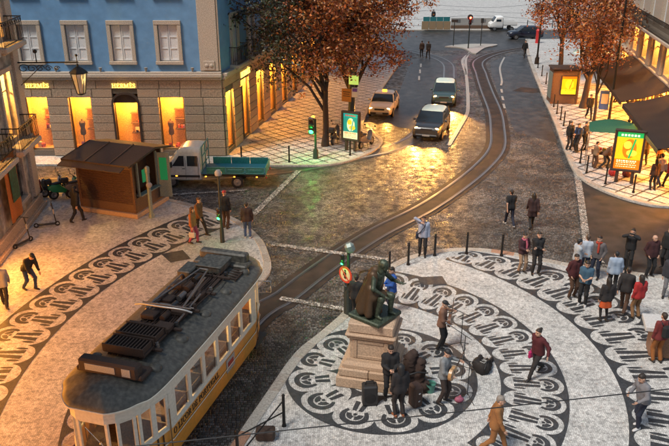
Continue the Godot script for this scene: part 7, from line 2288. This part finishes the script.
func torso_bones(f: Field, up: Callable, grow: float, fat: float, neck: Vector3, headc: Vector3, with_neck := true):
	for s: float in [-1.0, 1.0]:
		f.bone(up.call(Vector3(0.085 * s, 1.34, 0.0)), up.call(Vector3(0.07 * s, 1.08, 0.01)), 0.108 + grow, 0.098 * fat + grow, 0.05)
		f.bone(up.call(Vector3(0.07 * s, 1.08, 0.01)), up.call(Vector3(0.075 * s, 0.94, -0.005)), 0.100 * fat + grow, 0.112 * fat + grow, 0.05)
		f.bone(up.call(Vector3(0.04 * s, 1.44, -0.015)), up.call(Vector3(0.165 * s, 1.42, -0.01)), 0.060 + grow * 0.7, 0.058 + grow * 0.7, 0.05)
	if with_neck: f.bone(neck, headc - Vector3(0, 0.05, 0.02), 0.055, 0.054, 0.03)
	else: f.bone(neck + Vector3(0, -0.03, -0.01), neck + Vector3(0, 0.005, -0.01), 0.072, 0.07, 0.03)

func crumple(b: Builder, amount: float):
	for i in b.v.size():
		var p := b.v[i]
		b.v[i] = p + b.n[i] * amount * (wrinkle.get_noise_3d(p.x * 0.8, p.y * 1.6, p.z * 0.8) * 1.6)

func build_people():
	M.skin = mat(Color(1, 1, 1), 0.6)
	M.skin.vertex_color_use_as_albedo = true
	people_parts()
	var BK := Color(0.018, 0.018, 0.02)
	var DK := Color(0.03, 0.026, 0.026)
	var NAVY := Color(0.018, 0.025, 0.05)
	var JEAN := Color(0.045, 0.075, 0.15)
	var BROWN := Color(0.10, 0.05, 0.028)
	var TAN := Color(0.30, 0.16, 0.07)
	var MAROON := Color(0.085, 0.015, 0.017)
	var GREY := Color(0.22, 0.22, 0.23)
	var PALE := Color(0.5, 0.56, 0.62)
	# x, z, heading, pose, label, group, details
#PEOPLE
	person(Vector3(-11.53, 0.0, -22.59), 200, "walk", "person in pale grey hooded top walking beside the cream building", "people strolling on the left pavement", {"h": 1.7, "top": Color(0.34, 0.33, 0.33), "bottom": DK, "hair": "short"})
	person(Vector3(-11.21, 0.0, -23.95), 60, "bend", "person in black jacket stooping beside the parked electric scooters", "people strolling on the left pavement", {"h": 1.74, "top": BK, "bottom": JEAN, "hair": "cap", "hair_col": BK})
	person(Vector3(-11.55, 0.0, -30.45), 150, "walk2", "person in black passing the kiosk shutter", "people strolling on the left pavement", {"h": 1.72, "top": BK, "bottom": BK, "hair": "hood", "hair_col": BK})
	person(Vector3(-5.8, 0.0, -28.97), 70, "walk", "man in brown leather jacket walking on the mosaic band", "people strolling on the left pavement", {"h": 1.76, "top": Color(0.20, 0.09, 0.035), "bottom": DK, "hair_col": Color(0.08, 0.04, 0.02)})
	person(Vector3(-5.91, 0.0, -28.12), 80, "carry", "woman in orange coat and pink trousers carrying a white bag", "people strolling on the left pavement", {"h": 1.62, "top": Color(0.42, 0.16, 0.06), "bottom": Color(0.45, 0.08, 0.16), "hair": "long", "hair_col": Color(0.12, 0.06, 0.03), "bag": Color(0.7, 0.66, 0.62)})
	person(Vector3(-4.79, 0.0, -29.75), 160, "stand", "man in black with a red cap behind the kerb signal post", "people strolling on the left pavement", {"h": 1.74, "top": BK, "bottom": BROWN, "hair": "cap", "hair_col": Color(0.5, 0.03, 0.03)})
	person(Vector3(-3.7, 0.0, -28.64), 185, "stand", "person in dark brown jacket and blue jeans at the rounded pavement tip", "people strolling on the left pavement", {"h": 1.62, "top": Color(0.06, 0.032, 0.024), "bottom": Color(0.07, 0.12, 0.25), "shoe": Color(0.6, 0.6, 0.6)})
	person(Vector3(3.54, 0.0, -26.82), -10, "phone", "man in light blue shirt and black trousers on the plaza kerb", "people standing on the round plaza", {"h": 1.74, "top": Color(0.42, 0.48, 0.62), "bottom": BK, "strap": NAVY, "hair_col": Color(0.06, 0.03, 0.02)})
	person(Vector3(7.82, -0.1, -30.22), 190, "walk", "person in black top and dark jeans walking up the middle of the road", "people in the street", {"h": 1.72, "top": BK, "bottom": NAVY, "shoe": Color(0.5, 0.5, 0.5), "style": "tee"})
	person(Vector3(8.74, -0.1, -29.99), 175, "walk2", "long haired person in dark brown coat walking up the middle of the road", "people in the street", {"h": 1.66, "top": Color(0.05, 0.022, 0.022), "bottom": BK, "hair": "long", "style": "coat"})
	person(Vector3(7.2, 0.0, -25.36), 15, "hold", "woman in dark jacket with a pink scarf and beige trousers", "people standing on the round plaza", {"h": 1.64, "top": Color(0.06, 0.022, 0.03), "bottom": Color(0.42, 0.28, 0.18), "scarf": Color(0.55, 0.13, 0.2), "hair": "bun"})
	person(Vector3(7.69, 0.0, -25.19), 0, "folded", "tall man in black jacket beside the woman with the pink scarf", "people standing on the round plaza", {"h": 1.76, "top": BK, "bottom": DK})
	person(Vector3(8.52, 0.0, -23.33), 20, "pockets", "man in maroon jacket and brown trousers in the crowd on the plaza", "people standing on the round plaza", {"h": 1.7, "top": MAROON, "bottom": BROWN, "fat": 1.12})
	person(Vector3(8.73, 0.0, -22.74), -30, "hold", "man in teal blue shirt with hands held before him", "people standing on the round plaza", {"h": 1.72, "top": Color(0.05, 0.12, 0.19), "bottom": BK, "style": "tee", "shoe": Color(0.6, 0.6, 0.6)})
	person(Vector3(9.04, 0.0, -24.68), 100, "folded", "man in pale blue and white top behind the maroon jacket", "people standing on the round plaza", {"h": 1.68, "top": PALE, "bottom": NAVY, "hair_col": BK})
	person(Vector3(9.48, 0.0, -25.02), 170, "stand", "man in white shirt seen from behind at the road edge", "people standing on the round plaza", {"h": 1.7, "top": Color(0.55, 0.62, 0.72), "bottom": JEAN, "hair_col": Color(0.1, 0.07, 0.05)})
	person(Vector3(9.85, 0.0, -24.85), -40, "pockets", "person in grey jacket with a red scarf and dark jeans", "people standing on the round plaza", {"h": 1.74, "top": Color(0.16, 0.14, 0.14), "bottom": NAVY, "scarf": Color(0.5, 0.06, 0.03)})
	person(Vector3(10.07, 0.0, -23.64), 175, "carry", "woman in pale blue jacket with a red bag seen from behind", "people standing on the round plaza", {"h": 1.64, "top": Color(0.42, 0.52, 0.66), "bottom": BK, "bag": Color(0.35, 0.02, 0.03), "hair": "short", "hair_col": BK, "puff": 0.035})
	person(Vector3(9.09, 0.0, -21.62), 185, "stand", "woman in black top and orange skirt", "people standing on the round plaza", {"h": 1.62, "top": DK, "bottom": Color(0.62, 0.10, 0.02), "bottoms": "skirt", "hair": "long"})
	person(Vector3(9.96, 0.0, -22.24), 150, "walk", "man in dark jacket and brown trousers beside the red jacket", "people standing on the round plaza", {"h": 1.72, "top": DK, "bottom": BROWN})
	person(Vector3(10.25, 0.0, -21.82), 200, "stand", "person in red jacket and tan trousers", "people standing on the round plaza", {"h": 1.62, "top": Color(0.50, 0.03, 0.03), "bottom": TAN, "hair": "long", "puff": 0.035})
	person(Vector3(11.42, 0.0, -25.72), -30, "photo", "person in black raising a camera at the edge of the side street", "people standing on the round plaza", {"h": 1.66, "top": BK, "bottom": BK, "phone": 1, "hair": "bun"})
	person(Vector3(11.96, 0.0, -25.02), 10, "pockets", "bald man in maroon jacket and black trousers", "people standing on the round plaza", {"h": 1.7, "top": Color(0.06, 0.016, 0.018), "bottom": BK, "hair": "bald", "hair_col": Color(0.2, 0.17, 0.15), "fat": 1.2})
	person(Vector3(12.86, 0.0, -25.72), -60, "stand", "man in black behind the bald man", "people standing on the round plaza", {"h": 1.74, "top": BK, "bottom": BK})
	person(Vector3(11.91, 0.0, -23.26), -20, "stand", "grey haired man in dark quilted jacket at the crowd edge", "people standing on the round plaza", {"h": 1.72, "top": Color(0.045, 0.045, 0.055), "bottom": GREY, "hair_col": Color(0.25, 0.23, 0.22), "puff": 0.035})
	person(Vector3(9.87, 0.0, -19.13), 190, "stand", "person with black backpack and orange trousers by the white counter", "people standing on the round plaza", {"h": 1.7, "top": Color(0.20, 0.03, 0.03), "bottom": Color(0.36, 0.13, 0.03), "backpack": BK, "hair_col": Color(0.05, 0.03, 0.02)})
	person(Vector3(5.97, 0.0, -18.38), -55, "stride", "woman in wine red jacket striding with a pink bag", "people standing on the round plaza", {"h": 1.68, "top": Color(0.10, 0.014, 0.02), "bottom": DK, "hair": "bun", "bag": Color(0.65, 0.02, 0.16)})
	person(Vector3(8.12, 0.0, -16.0), -75, "lean", "man in grey jacket and dark jeans looking at his hands", "people standing on the round plaza", {"h": 1.72, "top": Color(0.24, 0.24, 0.26), "bottom": NAVY, "shoe": Color(0.7, 0.7, 0.7)})
	person(Vector3(4.04, 0.0, -15.01), 75, "walk", "grey haired man in tan jacket and tan trousers walking", "people standing on the round plaza", {"h": 1.74, "top": Color(0.36, 0.16, 0.05), "bottom": Color(0.34, 0.15, 0.05), "hair_col": Color(0.3, 0.26, 0.22), "fat": 1.1})
	person(Vector3(3.35, 0.0, -19.92), 75, "guitar", "guitar player in tan top and dark cap at the microphone", "people standing on the round plaza", {"h": 1.7, "top": Color(0.25, 0.13, 0.085), "bottom": BK, "hair": "cap", "hair_col": BK})
	person(Vector3(3.03, 0.0, -17.1), 60, "guitar", "guitar player in grey jacket with a cap beside the pedestal", "people standing on the round plaza", {"h": 1.74, "top": Color(0.26, 0.28, 0.29), "bottom": Color(0.05, 0.035, 0.03), "hair": "cap", "hair_col": BK})
	person(Vector3(1.55, 0.0, -17.29), 5, "hold", "man in black jacket standing before the pedestal", "people standing on the round plaza", {"h": 1.74, "top": BK, "bottom": BK})
	person(Vector3(1.76, 0.0, -16.47), 200, "stand", "person in black hooded top with white print before the pedestal", "people standing on the round plaza", {"h": 1.66, "top": Color(0.022, 0.02, 0.022), "bottom": DK, "shoe": Color(0.3, 0.1, 0.04), "hair": "hood", "hair_col": BK})
	person(Vector3(1.96, 0.0, -22.24), -70, "hold", "person in bright blue jacket with a red bag behind the statue", "people standing on the round plaza", {"h": 1.72, "top": Color(0.02, 0.10, 0.42), "bottom": NAVY, "bag": Color(0.6, 0.03, 0.02)})
	person(Vector3(0.73, 0.0, -21.69), 160, "stand", "person in black standing behind the pedestal by the round sign", "people standing on the round plaza", {"h": 1.7, "top": BK, "bottom": BK})
	person(Vector3(13.83, 0.0, -41.67), 20, "stand", "man in black beside the kerb bollards", "people on the cafe pavement", {"h": 1.74, "top": BK, "bottom": DK, "cell": 0.031})
	person(Vector3(14.18, 0.0, -41.27), -60, "hold", "person in dark blue jacket with a blue backpack by the bollards", "people on the cafe pavement", {"h": 1.72, "top": NAVY, "bottom": BK, "backpack": Color(0.03, 0.09, 0.3), "cell": 0.031})
	person(Vector3(14.72, 0.0, -41.67), 30, "folded", "person in black turned to the blue backpack", "people on the cafe pavement", {"h": 1.7, "top": DK, "bottom": BK, "cell": 0.031})
	person(Vector3(17.37, 0.0, -49.03), 0, "walk", "man in black walking under the bare tree", "people on the cafe pavement", {"h": 1.74, "top": BK, "bottom": BK, "cell": 0.031})
	person(Vector3(19.09, 0.0, -45.92), 190, "walk", "man in dark grey jacket strolling past the awning", "people on the cafe pavement", {"h": 1.74, "top": Color(0.05, 0.05, 0.045), "bottom": BK, "cell": 0.031})
	person(Vector3(19.42, 0.0, -45.44), 185, "walk2", "person in black strolling close to the awning valance", "people on the cafe pavement", {"h": 1.7, "top": BK, "bottom": BK, "cell": 0.031})
	person(Vector3(21.03, 0.0, -54.14), 40, "stand", "waiter in white shirt and black trousers beside the blue board", "people on the cafe pavement", {"h": 1.72, "top": Color(0.6, 0.55, 0.45), "bottom": BK, "cell": 0.031})
	person(Vector3(21.35, 0.0, -53.17), 200, "walk", "person in black near the far end of the awning", "people on the cafe pavement", {"h": 1.72, "top": BK, "bottom": BK, "cell": 0.031})
	person(Vector3(17.21, 0.0, -38.97), 170, "walk", "person in olive brown coat beside the poster panel", "people on the cafe pavement", {"h": 1.72, "top": Color(0.09, 0.06, 0.03), "bottom": DK, "style": "coat", "cell": 0.031})
	person(Vector3(17.65, 0.0, -38.25), 30, "stand", "person in orange brown jacket at the cafe side", "people on the cafe pavement", {"h": 1.7, "top": Color(0.35, 0.15, 0.05), "bottom": DK, "cell": 0.031})
	person(Vector3(16.55, 0.0, -35.29), 185, "walk2", "person in white shirt with a dark strap on the cafe pavement", "people on the cafe pavement", {"h": 1.74, "top": Color(0.6, 0.6, 0.62), "bottom": JEAN, "strap": BK, "cell": 0.031})
	person(Vector3(16.0, 0.0, -34.69), 190, "stand", "long haired person in dark brown on the cafe pavement", "people on the cafe pavement", {"h": 1.62, "top": Color(0.06, 0.03, 0.022), "bottom": BK, "hair": "long", "cell": 0.031})
	person(Vector3(16.93, 0.0, -34.99), 200, "walk", "person in red on the cafe pavement", "people on the cafe pavement", {"h": 1.66, "top": Color(0.45, 0.02, 0.03), "bottom": DK, "cell": 0.031})
	person(Vector3(14.74, 0.0, -38.25), 60, "bend", "street seller in brown stooping under the green stall roof", "people on the cafe pavement", {"h": 1.62, "top": Color(0.20, 0.10, 0.05), "bottom": DK, "hair": "cap", "hair_col": TAN, "cell": 0.031})
	person(Vector3(14.24, 0.0, -38.25), 100, "hold", "customer in pale brown top at the stall", "people on the cafe pavement", {"h": 1.5, "top": Color(0.3, 0.2, 0.12), "bottom": BROWN, "cell": 0.031})
	person(Vector3(9.31, -0.1, -73.58), 190, "walk", "person in black crossing far up the left lane", "people far down the street", {"h": 1.72, "top": BK, "bottom": BK, "cell": 0.04})
	person(Vector3(8.76, -0.1, -74.45), 190, "stand", "shorter person in dark brown far up the left lane", "people far down the street", {"h": 1.6, "top": BROWN, "bottom": BK, "cell": 0.04})
	person(Vector3(19.02, -0.1, -74.16), 10, "walk2", "person in black far up the street by the kerb", "people far down the street", {"h": 1.72, "top": BK, "bottom": DK, "cell": 0.04})
	person(Vector3(13.15, 0.0, -100.38), 180, "stand", "person in black on the far square behind the teal hoarding", "people far down the street", {"h": 1.75, "top": BK, "bottom": BK, "cell": 0.045})
	person(Vector3(-4.21, 0.70, -15.96), 110, "stand", "passenger in dark jacket standing behind the tram windows", "passengers in the tram", {"h": 1.6, "cell": 0.034, "top": DK, "bottom": BK})
	person(Vector3(-3.85, 0.70, -17.00), 80, "stand", "passenger in olive green top standing inside the tram", "passengers in the tram", {"h": 1.6, "cell": 0.034, "top": Color(0.16, 0.17, 0.04), "bottom": DK})
	person(Vector3(-3.64, 0.70, -18.40), 100, "stand", "passenger in red top standing inside the tram", "passengers in the tram", {"h": 1.6, "cell": 0.034, "top": Color(0.3, 0.04, 0.03), "bottom": DK, "hair": "long"})

# ---------------------------------------------------------------- trees
func tree(label: String, at: Vector3, k: Dictionary):
	var t := thing("street_tree", label, "tree", at, 0.0, "street trees")
	var r := RandomNumberGenerator.new()
	r.seed = k.seed
	var bark := mat(Color(0.055, 0.035, 0.026), 0.85, 0.0, "fine", 1.5, "fine_n", 0.9)
	var tr := Builder.new()
	var fork: float = k.fork
	var lean: Vector3 = k.get("lean", Vector3.ZERO)
	var tp := []
	var trad := []
	var r0: float = k.r
	for i in 6:
		var u := i / 5.0
		tp.append(Vector3(lean.x * u * u + 0.05 * sin(u * 5), fork * u, lean.z * u * u + 0.05 * cos(u * 4)))
		trad.append(r0 * (1.25 if i == 0 else lerpf(1.0, 0.72, u)))
	tr.path(tp, trad, 10)
	part("trunk", tr, bark, t)
	var top: Vector3 = tp[5]
	var br := Builder.new()
	var tips := []
	var ctr: Vector3 = k.crown
	var rad: Vector3 = k.size
	var limbs: int = k.limbs
	for i in limbs:
		var a := TAU * (i + r.randf_range(-0.3, 0.3)) / limbs
		var e := r.randf_range(0.15, 1.25)
		var goal := ctr + Vector3(cos(a) * cos(e) * rad.x, sin(e) * rad.y - 0.15 * rad.y, sin(a) * cos(e) * rad.z) * r.randf_range(0.45, 0.75)
		var start: Vector3 = tp[3 + i % 3]
		var pts := [start]
		var m := 5
		for j in range(1, m + 1):
			var u := j / float(m)
			pts.append(start.lerp(goal, u) + Vector3(r.randf_range(-1, 1), r.randf_range(-0.4, 1) + 0.9 * sin(PI * u), r.randf_range(-1, 1)) * 0.14 * goal.distance_to(start) * (0.5 + 0.5 * sin(PI * u)) * 0.7)
		var rr := r0 * r.randf_range(0.38, 0.55)
		br.path(pts, [rr, rr * 0.8, rr * 0.62, rr * 0.46, rr * 0.32, rr * 0.2], 7)
		for q in int(k.subs):
			var u := r.randf_range(0.35, 1.0)
			var s: Vector3 = pts[mini(int(u * m), m - 1)].lerp(pts[mini(int(u * m) + 1, m)], u * m - int(u * m))
			var dirv := (s - ctr) / rad + Vector3(r.randf_range(-1, 1), r.randf_range(-0.5, 0.9), r.randf_range(-1, 1)) * 0.9
			var e2 := s + dirv.normalized() * rad * r.randf_range(0.28, 0.6)
			var off := (e2 - ctr) / rad
			if off.length() > 1.05: e2 = ctr + off.normalized() * 1.05 * rad
			var mid := s.lerp(e2, 0.5) + Vector3(r.randf_range(-1, 1), r.randf_range(-0.3, 1), r.randf_range(-1, 1)) * 0.18
			br.path([s, mid, e2], [rr * 0.30, rr * 0.2, rr * 0.08], 5, false)
			tips.append([mid, e2])
			for w in 3:
				var b0 := mid.lerp(e2, r.randf())
				var b1 := b0 + Vector3(r.randf_range(-1, 1), r.randf_range(-0.5, 0.7), r.randf_range(-1, 1)).normalized() * r.randf_range(0.5, 1.1)
				br.tube(b0, b1, rr * 0.1, rr * 0.04, 4, false)
				tips.append([b0, b1])
	part("branches", br, bark, t)
	var lf := Builder.new()
	var pal: Array = k.leaves
	var pal2: Array = k.get("leaves2", pal)
	var split: float = k.get("split", 99.0)
	var per: int = k.per
	var spread: float = k.get("spread", 0.32)
	for q in tips:
		var clump := r.randf_range(0.5, 1.3)
		for i in int(per * clump):
			var c: Vector3 = q[0].lerp(q[1], r.randf_range(0.1, 1.1)) + Vector3(r.randfn(), r.randfn() * 0.75, r.randfn()) * spread
			var nrm := Vector3(r.randfn(), r.randfn() + 0.9, r.randfn()).normalized()
			var ax := nrm.cross(Vector3(r.randfn(), r.randfn(), r.randfn())).normalized()
			var ay := nrm.cross(ax)
			var s := r.randf_range(0.05, 0.12)
			var use: Array = pal if c.x + r.randfn() * 0.8 < split else pal2
			var base: Color = use[r.randi() % use.size()]
			lf.tint(base * r.randf_range(0.75, 1.3))
			var p0 := c - ax * s
			var p1 := c + ay * s * 0.62 + nrm * s * 0.15
			var p2 := c + ax * s * 1.15
			var p3 := c - ay * s * 0.62 + nrm * s * 0.15
			lf.tri(p0, p3, p2); lf.tri(p0, p2, p1)
	part("crown", lf, M.leaf, t)

func build_trees():
	M.leaf = mat(Color(1, 1, 1), 0.45)
	M.leaf.vertex_color_use_as_albedo = true
	M.leaf.backlight_enabled = true; M.leaf.backlight = Color(0.35, 0.25, 0.14)
	var rust := [Color(0.34, 0.085, 0.02), Color(0.22, 0.055, 0.018), Color(0.42, 0.14, 0.03), Color(0.13, 0.04, 0.02), Color(0.45, 0.2, 0.06), Color(0.28, 0.11, 0.03)]
	var dark := [Color(0.035, 0.048, 0.02), Color(0.05, 0.042, 0.02), Color(0.065, 0.07, 0.03), Color(0.1, 0.045, 0.02), Color(0.03, 0.035, 0.02)]
	tree("broad tree with dark green and rust leaves between the shops and the road", Vector3(-0.57, 0, -42.6), {"seed": 3, "fork": 3.3, "r": 0.21, "lean": Vector3(0.1, 0, 0), "crown": Vector3(-1.6, 7.2, -0.4), "size": Vector3(4.7, 4.0, 4.0), "limbs": 12, "subs": 10, "per": 40, "leaves": dark, "leaves2": rust, "split": -1.6})
	tree("broad tree with rust red autumn leaves behind the poster stand", Vector3(1.0, 0, -46.6), {"seed": 9, "fork": 3.6, "r": 0.24, "lean": Vector3(0.3, 0, 0), "crown": Vector3(0.2, 7.5, -0.6), "size": Vector3(4.9, 4.2, 4.2), "limbs": 13, "subs": 10, "per": 46, "leaves": rust})
	tree("half bare tree with leaning trunk and brown leaves before the cafe", Vector3(18.0, 0, -52.3), {"seed": 5, "fork": 3.2, "r": 0.24, "lean": Vector3(0.5, 0, 0), "crown": Vector3(-0.4, 6.3, 0.2), "size": Vector3(3.4, 3.3, 3.2), "limbs": 9, "subs": 8, "per": 26, "leaves": rust, "spread": 0.36})
	tree("slender half bare tree beside the tall lamp post", Vector3(17.0, 0, -47.0), {"seed": 6, "fork": 3.4, "r": 0.10, "crown": Vector3(0.3, 6.2, 0), "size": Vector3(2.3, 2.8, 2.3), "limbs": 7, "subs": 7, "per": 20, "leaves": rust, "spread": 0.34})
	tree("half bare tree farther up the cafe pavement", Vector3(19.6, 0, -64.0), {"seed": 8, "fork": 3.4, "r": 0.22, "crown": Vector3(-0.6, 6.8, 0), "size": Vector3(3.8, 3.6, 3.4), "limbs": 9, "subs": 8, "per": 32, "leaves": rust, "spread": 0.36})
